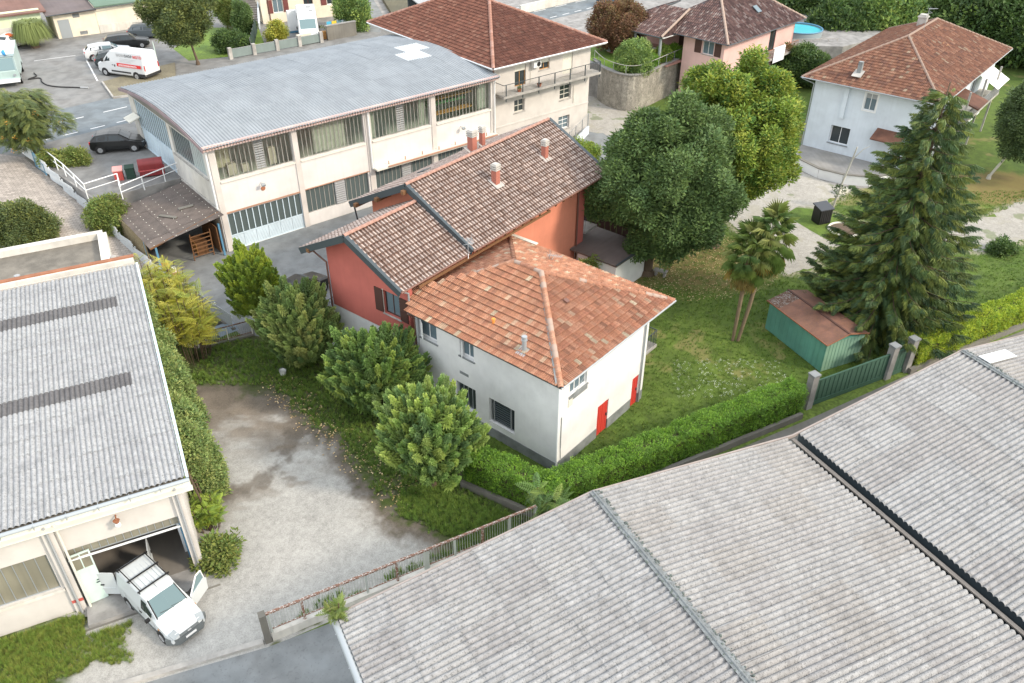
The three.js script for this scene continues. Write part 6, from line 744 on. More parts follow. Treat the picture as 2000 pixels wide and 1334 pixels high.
// ---------- spruce ----------
{
  const t = thing('spruce', 'tall spruce with drooping yellow green sprays beside the teal shed', 'tree', [22.2, 0, -41.8]), r = rng(351), H = 15, br = [], sp = [];
  M('trunk', trunkGeo([[0, 0, 0], [0, 5, 0], [0, 10, 0], [0, H, 0]], 0.32, 0.03), m.bark, t);
  for (let y = 0.7; y < H - 0.3; y += 0.36) {
    const f = 1 - y / H, Lm = 5.2 * Math.pow(f, 0.8) + 0.25, n = Math.max(5, Math.round(4 + 6 * f)); const off = r() * 6.28;
    for (let i = 0; i < n; i++) {
      const a = off + (i + 0.5 * r()) / n * 2 * PI, L = Lm * (0.68 + 0.42 * r()), dirx = Math.cos(a), dirz = Math.sin(a), P = (s) => V(dirx * L * s, y + L * (-0.10 * s - 0.22 * s * s + 0.22 * s * s * s * s) * (0.5 + f) + 0.3 * (1 - f) * L * s, dirz * L * s);
      const pts = [0, 0.33, 0.66, 1].map((s) => P(s).toArray()); if (L > 0.7) br.push(...trunkGeo(pts, 0.045 * (0.4 + f), 0.008));
      const ns = Math.max(4, Math.round(L * 7.5)); for (let k = 0; k < ns; k++) { const s = Math.pow((k + 0.7) / ns, 0.75); const p = P(Math.min(1, s)); const side = (r() - 0.5) * 0.55 * L * 0.45 * (1.15 - s); p.x += -dirz * side; p.z += dirx * side; p.y -= Math.abs(side) * 0.25; sp.push({ p, s: 0.62 + 0.45 * (1 - s) * f + 0.2 * r(), dir: V(dirx * 0.75 - dirz * side * 0.9, -0.15 - 0.45 * r() + (s > 0.85 ? 0.35 : 0), dirz * 0.75 + dirx * side * 0.9).normalize() }); }
    }
  }
  M('limb', br, m.bark, t);
  const sg = (() => { const L = [], q = rng(77); for (let i = 0; i < 26; i++) { const u = q(), x = u * 0.75, l = 0.26 * (1.1 - u), s = i % 2 ? 1 : -1, dy = -0.10 - 0.25 * q() * (1 - u * 0.5); L.push([[x, 0, 0], [x + 0.06, dy * 0.5 + 0.02, s * l * 0.5], [x + 0.2, dy, s * l], [x + 0.0, dy * 0.5, s * l * 0.5]]); } for (let i = 0; i < 8; i++) { const x = i * 0.09; L.push([[x - 0.03, 0.01, 0], [x + 0.03, 0.01, 0.0], [x + 0.04, -0.28 - 0.1 * q(), 0.02]], [[x, 0.02, -0.04], [x + 0.14, 0.03, 0], [x, 0.02, 0.04]]); } return tri(L); })();
  scatter('foliage', sg, sp, [[0.052, 0.098, 0.026], [0.032, 0.068, 0.026], [0.085, 0.125, 0.024], [0.13, 0.155, 0.024]], t, 353);
}
// ---------- fan palm with two stems ----------
{
  const t = thing('fan_palm', 'twin stemmed fan palm standing on the lawn in front of the gravel drive', 'palm', [13.35, 0, -40.6]);
  const heads = [[[-0.15, 0, 0], [-0.12, 2.5, 0], [-0.1, 6.3, 0]], [[0.12, 0, 0.1], [0.42, 2.5, 0.1], [0.95, 7.3, 0]]];
  const fan = (seed, open) => { const r = rng(seed), L = []; L.push([[0, 0, -0.014], [0.55, 0.08, -0.012], [0.55, 0.08, 0.012], [0, 0, 0.014]]); for (let i = 0; i < 22; i++) { const a = (i / 21 - 0.5) * open, l = 0.52 * (1 - 0.25 * Math.abs(i / 10.5 - 1)) * (0.9 + 0.2 * r()), c = Math.cos(a), s = Math.sin(a), w = 0.032; L.push([[0.55, 0.08, 0], [0.55 + c * l * 0.55 - s * w, 0.10, s * l * 0.55 + c * w], [0.55 + c * l, 0.08 - l * 0.42 * (0.6 + 0.6 * r()), s * l], [0.55 + c * l * 0.55 + s * w, 0.10, s * l * 0.55 - c * w]]); } return tri(L); };
  const fans = [fan(1, 4.2), fan(2, 3.6), fan(3, 4.6)], leafM = [mat([0.14, 0.21, 0.05], { roughness: 0.5 }), mat([0.20, 0.26, 0.06], { roughness: 0.5 }), mat([0.10, 0.17, 0.05], { roughness: 0.5 }), mat([0.28, 0.31, 0.10], { roughness: 0.5 })], gold = [mat([0.36, 0.26, 0.06]), mat([0.28, 0.22, 0.07])], dead = mat([0.26, 0.19, 0.11]), r = rng(361);
  heads.forEach((h, k) => {
    M('trunk', [...trunkGeo([...h.slice(0, 2), [mix(h[1][0], h[2][0], 0.5), h[2][1] * 0.72, 0], h[2]], 0.10, 0.14)], mat([0.24, 0.18, 0.12], { map: T.wood }), t);
    M('dead_skirt', [...Array(60)].map((_, i) => { const a = r() * 6.28, y = h[2][1] - 0.2 - r() * 1.5, l = 0.35 + 0.4 * r(); return tri([[[h[2][0] + Math.cos(a) * 0.1, y, Math.sin(a) * 0.1], [h[2][0] + Math.cos(a + 0.3) * 0.22, y - l, Math.sin(a + 0.3) * 0.22], [h[2][0] + Math.cos(a - 0.3) * 0.22, y - l * 0.9, Math.sin(a - 0.3) * 0.22]]]); }), dead, t, { kind: 'stuff' });
    const top = V(h[2][0], h[2][1] + 0.2, h[2][2]);
    for (let i = 0; i < 50; i++) { const u = i / 50, a = i * 2.39996 + r() * 0.4, el = mix(1.35, -1.25, Math.pow(u, 0.85)), q = M('palm_leaf', fans[(r() * 3) | 0], u > 0.9 || (u > 0.72 && r() < 0.35) ? gold[(r() * 2) | 0] : leafM[(r() * 4) | 0], t); const d = V(Math.cos(a) * Math.cos(el), Math.sin(el), Math.sin(a) * Math.cos(el)); q.position.copy(top).addScaledVector(V(0, -1, 0), u * 1.7).addScaledVector(d, 0.08); const x = d, z = x.clone().cross(V(0, 1, 0)).normalize(), y = z.clone().cross(x); q.quaternion.setFromRotationMatrix(new THREE.Matrix4().makeBasis(x, y, z)); q.scale.setScalar(1.22 + 0.35 * r()); }
  });
}
// ---------- clipped hedges ----------
function hedge(label, pts, w, h, pal, seed, y0 = 0) {
  const t = thing('hedge', label, 'hedge', [0, y0, 0]), r = rng(seed), sp = [], core = [];
  for (let i = 0; i < pts.length - 1; i++) { const A = V(pts[i][0], 0, pts[i][1]), B = V(pts[i + 1][0], 0, pts[i + 1][1]), d = B.clone().sub(A), L = d.length(); d.normalize(); const nn = V(-d.z, 0, d.x), n = Math.round(L * (w + 2 * h) * 84);
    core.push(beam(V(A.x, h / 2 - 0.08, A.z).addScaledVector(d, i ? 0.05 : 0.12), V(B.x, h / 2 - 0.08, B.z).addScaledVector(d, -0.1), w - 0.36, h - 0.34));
    for (let k = 0; k < n; k++) { const s = r() * (L + (i < pts.length - 2 ? w / 2 : 0)), q = r() * (w + 2 * h), wav = 0.07 * Math.sin(s * 1.7 + seed) + 0.05 * Math.sin(s * 4.3), p = A.clone().addScaledVector(d, s); const dep = r() * 0.10; if (q < h) { p.addScaledVector(nn, -(w / 2 - dep + wav)); p.y = q; } else if (q < h + w) { p.addScaledVector(nn, q - h - w / 2); p.y = h - dep + wav; } else { p.addScaledVector(nn, w / 2 - dep + wav); p.y = q - h - w; } sp.push({ p, s: 0.72 }); }
    for (const e of [0, L]) if ((i === 0 && e === 0) || (i === pts.length - 2 && e === L)) for (let k = 0; k < w * h * 70; k++) sp.push({ p: A.clone().addScaledVector(d, e + (e ? -1 : 1) * r() * 0.15).addScaledVector(nn, (r() - 0.5) * w).setY(r() * h), s: 0.72 }); }
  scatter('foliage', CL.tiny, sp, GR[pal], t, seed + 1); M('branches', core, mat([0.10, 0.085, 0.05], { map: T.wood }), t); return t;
}
hedge('long clipped green hedge turning the corner round the white house', [[-2.0, -29.0], [1.6, -26.9], [15.0, -34.15]], 1.15, 1.75, 'hedge', 401);
hedge('sunlit yellow green clipped hedge running off to the right of the green gate', [[22.6, -38.2], [44, -49.6]], 1.25, 1.65, 'hedgeY', 411);
struct('hedge_footing', [beam(V(-2.4, 0.1, -28.4), V(1.5, 0.1, -26.1), 0.2, 0.5), beam(V(1.6, 0.1, -26.1), V(15.2, 0.1, -33.4), 0.2, 0.5), beam(V(22.4, 0.1, -37.3), V(44, 0.1, -48.8), 0.2, 0.5)], m.darkConcrete);
// pampas grass fountain
{ const t = thing('pampas_grass', 'big arching clump of pampas grass at the garage wall', 'grass clump', [-51.6, UP, -91.6]), r = rng(421), L = []; for (let i = 0; i < 2400; i++) { const a = r() * 6.28, R0 = 0.5 + 1.5 * r(), h = 2.6 + 1.5 * r(), b = 0.35 * r(), c = Math.cos(a), s = Math.sin(a), w = 0.055; const P = (u, o) => [c * (b + R0 * Math.pow(u, 1.3)) - s * o, h * (2.6 * u - 2.25 * u * u), s * (b + R0 * Math.pow(u, 1.3)) + c * o]; L.push([P(0, -w), P(0, w), P(0.4, w), P(0.4, -w)], [P(0.4, -w), P(0.4, w), P(0.75, w * 0.7), P(0.75, -w * 0.7)], [P(0.75, -w * 0.7), P(0.75, w * 0.7), P(1.05, 0)]); } M('blades', tri(L), mat([0.16, 0.20, 0.06]), t, { kind: 'stuff' }); M('crown_base', cyl(0.5, 0.3, 0.5, 0, 0.25, 0, 10), m.bark, t); }
// grass tufts
const tuft = (() => { const r = rng(431), L = []; for (let i = 0; i < 14; i++) { const a = r() * 6.28, l = 0.1 + 0.12 * r(), c = Math.cos(a), s = Math.sin(a), o = 0.09 * r(), w = 0.012; L.push([[c * o - s * w, 0, s * o + c * w], [c * o + s * w, 0, s * o - c * w], [c * (o + l * 0.5), l, s * (o + l * 0.5)]]); } return tri(L); })();
function grassField(label, test, box, n, seed, pal, size) { const r = rng(seed), sp = []; for (let i = 0; i < n; i++) { const x = mix(box[0], box[2], r()), z = mix(box[1], box[3], r()), w = test(x, z); if (w > 0 && r() < w) sp.push({ p: V(x, 0.006, z), s: size * (0.6 + 0.8 * r()) }); } const g = new THREE.Group(); const im = scatter('grass', tuft, sp, pal, scene, seed + 1, { tilt: 0.4, kind: 'stuff' }); im.name = numbered('grass'); tag(im, label, 'grass'); }
const GP = [[0.07, 0.135, 0.016], [0.10, 0.17, 0.02], [0.13, 0.185, 0.025]];
grassField('short green lawn round the white house and under the big trees', (x, z) => inside(gardenPts, x, z) && !driveIn(x, z) && !(Math.hypot((x - 11.5) / 6, (z + 50.5) / 4) < 1 && hash((x * 9) | 0, (z * 9) | 0, 3) < 0.6) ? 0.35 + 0.65 * fbm(x * 0.6, z * 0.6, 0, 3, 441) : 0, [-3, -62, 46, -26], 90000, 442, GP, 0.5);
grassField('rough grass along the trees and the back of the gravel yard', (x, z) => { if (z < -40.6 || inside([[-2.0, -29.2], [1.4, -27.2], [5, -29], [1, -37]], x, z)) return 0; const d = distTo(shrubLine, x, z) + (fbm(x * 1.2, z * 1.2, 0, 3, 51) - 0.5) * 1.6; return Math.max(sstep(2.1, 1.0, d), x < -11 && z < -36.2 ? 0.8 : 0) * 0.8; }, [-18, -41, 0.5, -24.5], 26000, 446, GP, 0.85);
grassField('unmown grass bank below the garage building wall', (x, z) => { const a = (x + 13.0) * 0.8988 + (z + 23.55) * -0.438, b = (x + 13.0) * 0.438 + (z + 23.55) * 0.8988; return a < -3.2 && b > (a > -4.9 ? 1.5 : 0.25) && b < 3.2 + (fbm(x, z, 0, 2, 7) - 0.5) * 1.4 ? 0.95 * sstep(-3.2, -4.0, a + (fbm(x * 2, z * 2, 0, 2, 9) - 0.5)) : 0; }, [-23, -24, -12, -15], 26000, 450, [[0.10, 0.17, 0.018], [0.14, 0.20, 0.025], [0.18, 0.195, 0.035]], 0.75);
grassField('weedy grass in the strip along the rusty railing', (x, z) => distTo([[-9.2, -20.5], [0.6, -25.8]], x, z) < 0.45 ? 0.6 * sstep(0.4, 0.6, fbm(x * 1.2, z * 1.2, 0, 2, 66)) : 0, [-10, -27, 1.4, -19], 6000, 454, GP, 1.1);
grassField('long grass and weeds in front of the hedge by the last tree', (x, z) => distTo([[-4.2, -27.2], [-0.8, -25.6]], x, z) < 1.1 ? 0.8 : 0, [-6, -29, 1, -24.6], 4200, 458, GP, 1.0);
{ const r = rng(461), sp = []; for (let i = 0; i < 620; i++) { const u = r(), x = mix(-13, -3.8, u) + (r() - 0.7) * 2.2, z = mix(-37.3, -27.4, u) + (r() - 0.2) * 1.8; sp.push({ p: V(x, 0.03, z), s: 0.7 }); } for (let i = 0; i < 2600; i++) { const a = r() * 6.28, q = Math.sqrt(r()); sp.push({ p: V(11.5 + Math.cos(a) * q * 7, 0.06, -50 + Math.sin(a) * q * 5), s: 0.6 }); }
  const lf = tri([[[-0.07, 0, 0], [0, 0.03, 0.05], [0.08, 0, 0], [0, 0.02, -0.05]]]); const im = scatter('fallen_leaves', lf, sp, [[0.42, 0.30, 0.16], [0.55, 0.44, 0.28], [0.30, 0.20, 0.08]], scene, 462, { tilt: 0.5, kind: 'stuff' }); tag(im, 'dry fallen leaves scattered on the grass beside the yard and under the trees', 'leaves'); }
{ const r = rng(465), sp = []; for (let i = 0; i < 260; i++) sp.push({ p: V(mix(9, 15.5, r()), 0.12, mix(-38.5, -35, r())), s: 0.5 }); const im = scatter('lawn_flowers', leafClump(78, 6, 0.1, 0.05, 0.06), sp, [[0.7, 0.7, 0.7], [0.6, 0.65, 0.6]], scene, 466, { kind: 'stuff' }); tag(im, 'small white flowers in the lawn by the long hedge', 'flowers'); }
// ---------- woodland behind the pale blue house ----------
{
  const r = rng(471), t = thing('woods', 'dense green woodland filling the slope behind the pale blue house', 'woodland', [0, 0, 0]); t.userData.kind = 'stuff'; const bl = [];
  for (let i = 0; i < 330; i++) { const x = mix(30, 135, r()), z = mix(-168, -96, r()); if (x < 60 && z > -103 + (x - 36) * 0.35) continue; if (x < 37 && z > -110) continue; const hh = mix(4, 10, r()) + Math.max(0, (-z - 120) * 0.12); for (let k = 0; k < 4; k++) bl.push({ c: V(x + (r() - 0.5) * 5, hh * (0.35 + 0.22 * k), z + (r() - 0.5) * 5), r: [1.7 + r(), 1.6 + r(), 1.7 + r()] }); }
  const sp = []; for (const b of bl) for (let i = 0; i < 34; i++) { const d = rdir(r), k = 0.6 + 0.45 * r(); sp.push({ p: V(b.c.x + d.x * b.r[0] * k, b.c.y + d.y * b.r[1] * k, b.c.z + d.z * b.r[2] * k), s: 0.95 }); }
  scatter('foliage', CL.huge, sp, GR.wood, t, 472); M('trunks', [...Array(60)].map(() => { const x = mix(40, 130, r()), z = mix(-160, -108, r()); return bar(V(x, 0, z), V(x, 7, z), 0.15); }), m.bark, t, { kind: 'stuff' });
}
[[38.5, -101.5, 'dark bushy tree beside the pool terrace', 'wood', 4.5], [44.5, -101, 'pale green locust tree with airy crown left of the roof aerial', 'ash', 6.0], [51, -100.5, 'dense tree directly behind the roof ridge of the pale blue house', 'oak', 5.5], [57.5, -96.5, 'broad green tree behind the right end of the pale blue house', 'wood', 6.2], [63, -92, 'tree at the right edge above the canopy of the pale blue house', 'oak', 6.0], [36.5, -109.5, 'tall tree above the corner of the pink house roof', 'wood', 6.5], [53, -112, 'light green tree high in the wood at the top of the picture', 'ash', 8.0]].forEach(([x, z, lab, pal, h], i) => tree('broadleaf_tree', lab, 'tree', 'trees at the edge of the wood', [x, 0, z], { seed: 480 + i * 7, c: [0, h * 0.62, 0], r: [2.9, h * 0.42, 2.7], n: 34, b: [0.9, 1.4], leaf: 'big', pal, dens: 5, core: 120, trunk: { r: 0.18 }, size: 0.9 }));

// ---------- pink house on its terrace ----------
{
  const h = thing('pink_house', 'pink house with dark mottled hip roof and columned porch at the top', 'house', [20.8, 0, -81.8], -45);
  // own x to the right along the near wall, own +z towards the camera, right side runs along -z
  const T0 = 6.25, W = 8.6, Dp = 14.2;
  M('wall', [wall([[-5.4, 0], [-0.6, 0], [-0.6, T0], [-5.4, T0]], [[-4.0, 4.75, -0.95, 6.0].map((v, i) => v), [-3.0, 0.05, -1.2, 2.3]], 0.3).translate(0, 0, -0.6), toX(wall([[0.9, 0], [Dp, 0], [Dp, T0], [0.9, T0]], [[9.2, 3.75, 10.4, 6.0]]), -0.6), bb(-W, 0, -Dp, -0.6, T0, -Dp + 0.3), bb(-5.4, 0, -Dp, -5.1, T0, -0.9)], m.pink, h);
  M('interior', [bb(-5.0, 0, -3.4, -0.9, T0, -3.2), bb(-5.0, 3.2, -Dp + 0.4, -0.95, 3.4, -1)], m.interior, h);
  const w = win(h, [-2.47, 4.75, -0.6], 0, 1.3, 1.25, { cols: 2, frame: m.whiteClean, pane: m.glassBlue, recess: 0.12, sill: m.paleConcrete }); shutters(w, 1.5, 1.25);
  M('window_infill', [bb(-4.0, 4.75, -0.78, -3.14, 6.0, -0.62), bb(-1.8, 4.75, -0.78, -0.95, 6.0, -0.62)], m.pink, h);
  const dd = win(h, [-0.6, 3.75, -9.8], PI / 2, 1.2, 2.2, { name: 'balcony_door', frame: m.brown, recess: 0.05 });
  const g2 = M('cellar_door', bb(-0.9, 0, -0.2, 0.9, 2.2, -0.1), m.brown, h, { pos: [-2.1, 0.06, -0.6] }); M('door_arch', [bb(-1.12, 0, -0.02, -0.91, 2.3, 0.05), bb(0.91, 0, -0.02, 1.12, 2.3, 0.05), ...[...Array(6)].map((_, i) => bx(0.42, 0.22, 0.07, -0.95 + i * 0.38, 2.38 + 0.22 * Math.sin((i + 0.5) / 6 * PI), 0.015, 0, 0, (2.5 - i) * 0.14))], m.paleConcrete, g2);
  const e = 6.32, rg = 9.4, p = [[-5.9, e, 0.25], [0.25, e, 0.25], [0.25, e, -Dp - 0.5], [-9.5, e, -Dp - 0.5]], A = [-4.5, rg, -4.9], B = [-4.5, rg, -10];
  const ex = -9.6; // porch wing to the left
  const deck = tiles(h, [[[ex, e, 0.25], p[1], A], [p[1], p[2], B, A], [p[2], [ex, e, -Dp - 0.5], B], [[ex, e, -Dp - 0.5], [ex, e, 0.25], A, B], [[-13.5, e - 0.1, 2.2], [-6.2, e - 0.1, 2.2], [-6.2, 8.2, -2.2], [-9.2, 8.2, -2.2]], [[-6.2, e - 0.1, 2.2], [-6.2, e - 0.1, 0.2], [-6.2, 7.6, -0.9]], [[-13.5, e - 0.1, -7], [-13.5, e - 0.1, 2.2], [-9.2, 8.2, -2.2], [-9.2, 8.2, -5]]], { w: 0.24, l: 0.37, prof: 'roll', lift: 0.035, pal: DRK, seed: 51, deckMat: m.darkMetal });
  for (const [a, b] of [[p[1], A], [p[2], B], [A, B], [[-6.2, e - 0.05, 2.2], [-6.2, 8.2, -2.2]]]) ridgeTiles(deck, a, b, 0.14, 0.45, [capGrey], 15);
  M('skylight', bx(0.9, 0.06, 0.7, 0, 0, 0, 0, 0, -0.58), m.glassBlue, deck, { pos: [-1.9, 8.02, -8] });
  M('soffit', [bb(-5.9, T0 + 0.002, -Dp - 0.4, 0.2, T0 + 0.05, 0.2), bb(-13.4, e - 0.2, -6.9, -6.0, e - 0.15, 2.1)], m.soffit, h); M('gutter', [gutterRun([0.32, e - 0.03, 0.3], [0.32, e - 0.03, -Dp - 0.5]), gutterRun([-6.2, e - 0.03, 0.3], [0.3, e - 0.03, 0.3]), gutterRun([-13.5, e - 0.12, 2.28], [-6.2, e - 0.12, 2.28])], m.darkMetal, h);
  M('porch_floor', bb(-13.2, UP + 0.02, -7, -5.41, UP + 0.14, 1.9), mat([0.42, 0.22, 0.18], { map: T.concrete }), h); for (const x of [-13.0, -9.8, -6.6]) M('porch_column', [cyl(0.17, 0.14, 2.7, x, UP + 1.45, 1.7, 12), bx(0.5, 0.12, 0.5, x, UP + 0.18, 1.7)], m.zinc, h); M('porch_beam', bb(-13.2, 6.0, 1.55, -6.2, 6.12, 1.85), m.paleConcrete, h); M('porch_back_wall', [bb(-13.2, UP + 0.14, -4.2, -5.4, 6.1, -4.0)], m.pink, h); M('porch_door', [bb(-8.2, UP + 0.15, -3.99, -7.2, 5.7, -3.9)], m.brown, h);
  const bal = M('balcony', bb(-0.6, 3.5, -12.6, 1.0, 3.7, -6.5), m.paleConcrete, h), g = [bb(0.94, 4.6, -12.6, 0.98, 4.64, -6.5)]; for (let z = -12.6; z < -6.5; z += 0.14) g.push(bar(V(0.96, 3.7, z), V(0.96, 4.6, z), 0.012, 4)); M('railing', g, m.rusty, bal);
}
const FP = fr(-45, 20.8, -81.8);
{ const p = FP(1.08, -8.6), t = thing('laundry', 'white sheet hung over the balcony rail of the pink house', 'laundry', [p[0], 3.75, p[1]], -45); M('sheet', [bb(0, -0.55, -1.1, 0.02, 0.9, 1.1), bb(-0.16, 0.9, -1.1, 0.02, 0.92, 1.1)], mat([0.8, 0.82, 0.86]), t); }
{ const p = FP(-8.4, 0.0), t = thing('dining_table', 'white garden table under the porch of the pink house', 'table', [p[0], UP + 0.145, p[1]], -45); M('top', bb(-0.9, 0.7, -0.45, 0.9, 0.75, 0.45), m.whiteClean, t); for (const [x, z] of [[-0.8, -0.35], [0.8, -0.35], [-0.8, 0.35], [0.8, 0.35]]) M('leg', bb(x - 0.03, 0, z - 0.03, x + 0.03, 0.7, z + 0.03), m.whiteClean, t);
  const mk = (x, z, turn, lab) => { const q = FP(x, z), c = thing('garden_chair', lab, 'chair', [q[0], UP + 0.145, q[1]], -45 + turn, 'dark chairs round the porch table'); M('seat', bb(-0.25, 0.42, -0.25, 0.25, 0.47, 0.25), m.black, c); M('backrest', bb(-0.25, 0.47, -0.25, 0.25, 1.05, -0.2), m.black, c); for (const [a, b] of [[-0.22, -0.22], [0.22, -0.22], [-0.22, 0.22], [0.22, 0.22]]) M('leg', bb(a - 0.02, 0, b - 0.02, a + 0.02, 0.42, b + 0.02), m.black, c); };
  mk(-9.9, 0.0, 90, 'dark chair at the left end of the white porch table'); mk(-6.9, 0.0, -90, 'dark chair at the right end of the white porch table'); mk(-8.4, -0.9, 0, 'dark chair behind the white porch table'); mk(-8.4, 0.9, 180, 'dark chair in front of the white porch table'); }
{ const p = FP(-12.0, 1.2), t = thing('potted_plant', 'tall dark pot with a leafy plant at the left porch column', 'potted plant', [p[0], UP + 0.145, p[1]]); M('pot', cyl(0.2, 0.28, 0.75, 0, 0.38, 0, 14), m.black, t); M('leaves', leafClump(501, 60, 0.5, 0.1, 0.3).translate(0, 1.0, 0), mat([0.06, 0.10, 0.03]), t); }
{ const p = [32.6, -97.0], t = thing('swimming_pool', 'round turquoise above ground pool behind the pink house', 'pool', [p[0], UP - 0.6, p[1]]); M('side', flat(new THREE.CylinderGeometry(2.5, 2.5, 1.3, 36, 1, true)).translate(0, 0.65, 0), mat([0.25, 0.3, 0.32]), t); M('water', flat(new THREE.CircleGeometry(2.46, 36)).rotateX(-PI / 2).translate(0, 1.15, 0), mat([0.09, 0.48, 0.55], { roughness: 0.15 }), t); M('rim', flat(new THREE.TorusGeometry(2.5, 0.07, 6, 40)).rotateX(PI / 2).translate(0, 1.3, 0), m.blueMetal, t); }
struct('pool_terrace', [slab([[28.4, -95.5], [30.5, -100.5], [36.8, -99.5], [36.2, -93.8], [31, -93.6]], 0.01, UP - 0.62)], m.concrete);
{ const t = thing('terrace_railing', 'low pale railing round the corner of the pool terrace', 'railing', [31.0, UP - 0.62, -93.7], 4); M('rail', [bb(0, 0.9, -0.03, 5.1, 0.96, 0.03), bb(0, 0.45, -0.02, 5.1, 0.49, 0.02)], m.paleConcrete, t); for (let i = 0; i < 6; i++) M('post', bb(i * 1.0, 0, -0.03, i * 1.0 + 0.06, 0.9, 0.03), m.paleConcrete, t); }
// curved stone retaining wall with a rail
{
  const pts = [[8.5, -86.5], [8.7, -85.4], [9.3, -83.3], [10.2, -81.9], [11.2, -81.1], [12.3, -81.2], [13.6, -82.4], [15.6, -84.8], [18.6, -88.4]], cv = new THREE.CatmullRomCurve3(pts.map((p) => V(p[0], 0, p[1]))), N = 34, t = thing('retaining_wall', 'curved rough grey retaining wall below the garden of the pink house', 'retaining wall', [0, 0, 0]);
  const q = []; for (let i = 0; i < N; i++) { const a = cv.getPointAt(i / N), b = cv.getPointAt((i + 1) / N); q.push([[a.x, 0, a.z], [b.x, 0, b.z], [b.x, UP + 0.2, b.z], [a.x, UP + 0.2, a.z]]); } M('core', tri(q), mat([0.44, 0.415, 0.375], { map: T.rough, bump: 0.05 }), t);
  const rail = []; for (let i = 0; i < N; i++) { const a = cv.getPointAt(i / N), b = cv.getPointAt((i + 1) / N); rail.push(bar(V(a.x, UP + 1.1, a.z), V(b.x, UP + 1.1, b.z), 0.035, 5)); } M('handrail', rail, m.paleConcrete, t); for (let i = 0; i < 12; i++) { const a = cv.getPointAt(i / 11); M('rail_post', bar(V(a.x, UP + 0.1, a.z), V(a.x, UP + 1.1, a.z), 0.025), m.grey, t); }
  M('coping', [...Array(N)].map((_, i) => { const a = cv.getPointAt(i / N), b = cv.getPointAt((i + 1) / N); return beam(V(a.x, UP + 0.23, a.z), V(b.x, UP + 0.23, b.z), 0.34, 0.1); }), m.concrete, t);
}
struct('terrace_lawn', sheet([[9.6, -84.6], [11.2, -82], [12.8, -82.4], [18.6, -89.2], [17, -93], [10, -97], [5, -98], [6, -90]], UP + 0.012), mat([1.3, 1.5, 1], { map: grassTile }));
// ---------- buildings along the top left ----------
{
  const h = thing('garage_row', 'low row of cream garages under grey and green felt roofs at the top left', 'garages', [-50.6, UP, -95.0], 35);
  M('wall', [bb(0, 0, -6, 4.4, 2.7, 0), bb(4.4, 0, -6, 10.4, 3.0, 0.06)], m.creamClean, h); M('wall_base', [bb(4.42, 0, 0.063, 10.4, 0.9, 0.09)], m.dirtyWhite, h);
  M('door', [bb(0.35, 0, 0.003, 1.5, 1.95, 0.05)], m.zinc, h); M('high_window', bb(2.0, 2.0, 0.003, 2.7, 2.4, 0.03), m.plinth, h); M('vent_grille', bb(2.3, 0.15, 0.003, 3.1, 0.5, 0.03), m.plinth, h);
  M('roof', [bx(5.2, 0.14, 6.8, 1.9, 2.95, -2.9, 0.1)], mat([0.16, 0.13, 0.13], { map: T.dirty }), h); M('roof', [bx(6.4, 0.14, 6.8, 7.6, 3.25, -2.9, 0.1)], mat([0.13, 0.20, 0.15], { map: T.plaster }), h); M('gutter', [gutterRun([-0.7, 2.58, 0.55], [10.8, 2.9, 0.55], 0.06)], m.darkMetal, h);
}
{ const h = thing('green_house', 'pale green building with brown tiled roof edge in the top left corner', 'house', [-57.5, UP, -91.2], 35); M('wall', [bb(-8, 0, -8, 6.8, 1.7, -0.001), bb(-8, 1.703, -8, 6.8, 3.2, 0.03)], mat([0.66, 0.76, 0.52], { map: T.plaster }), h); M('lower_wall', bb(-8, 0, 0.0, 6.8, 1.7, 0.06), m.dirtyWhite, h); win(h, [4.1, 1.9, 0.03], 0, 0.7, 0.9, { cols: 1, recess: 0.0 }); M('roof', bx(16, 0.15, 9, -0.6, 3.6, -3.9, 0.14), mat([0.22, 0.12, 0.10], { map: T.dirty }), h); }
{
  const h = thing('cream_house', 'cream house with maroon shutters and a small balcony at the top', 'house', [-29.4, UP, -101.6], 27);
  const W = 12; M('wall', [wall([[0, 0], [W, 0], [W, 7], [0, 7]], [[1.4, 1.1, 2.6, 2.6], [5.1, 1.3, 6.2, 3.0], [7.9, 1.4, 9.3, 3.1]]), bb(0, 0, -8, 0.3, 7, -0.3), bb(W - 0.3, 0, -8, W, 7, -0.3), bb(0.3, 0, -8, W - 0.3, 7, -7.7)], m.creamClean, h); M('interior', bb(0.3, 0, -2.2, W - 0.3, 7, -2), m.interior, h);
  const mar = mat([0.16, 0.045, 0.04], { roughness: 0.6 }); shutters(win(h, [2.0, 1.1, 0], 0, 1.2, 1.5, { frame: m.whiteClean, pane: m.glassBlue }), 1.2, 1.5, mar); win(h, [5.65, 1.3, 0], 0, 1.1, 1.7, { name: 'door', frame: mar, pane: m.glass }); shutters(win(h, [8.6, 1.4, 0], 0, 1.4, 1.7, { frame: m.whiteClean }), 1.4, 1.7, mar);
  const b = M('balcony', bb(4.2, 3.4, 0, 7.2, 3.6, 1.0), m.paleConcrete, h); M('railing', [bb(4.2, 4.4, 0.94, 7.2, 4.46, 1.0), ...[...Array(16)].map((_, i) => bb(4.22 + i * 0.19, 3.6, 0.95, 4.25 + i * 0.19, 4.4, 0.98))], m.grey, b); win(h, [5.7, 3.65, 0.004], 0, 2.6, 2.0, { name: 'balcony_door', frame: mar, recess: 0, cols: 3 }); pipeDown(h, [[0.9, 7, 0.08], [0.9, 0.1, 0.08]], 0.06, m.copperPipe);
}
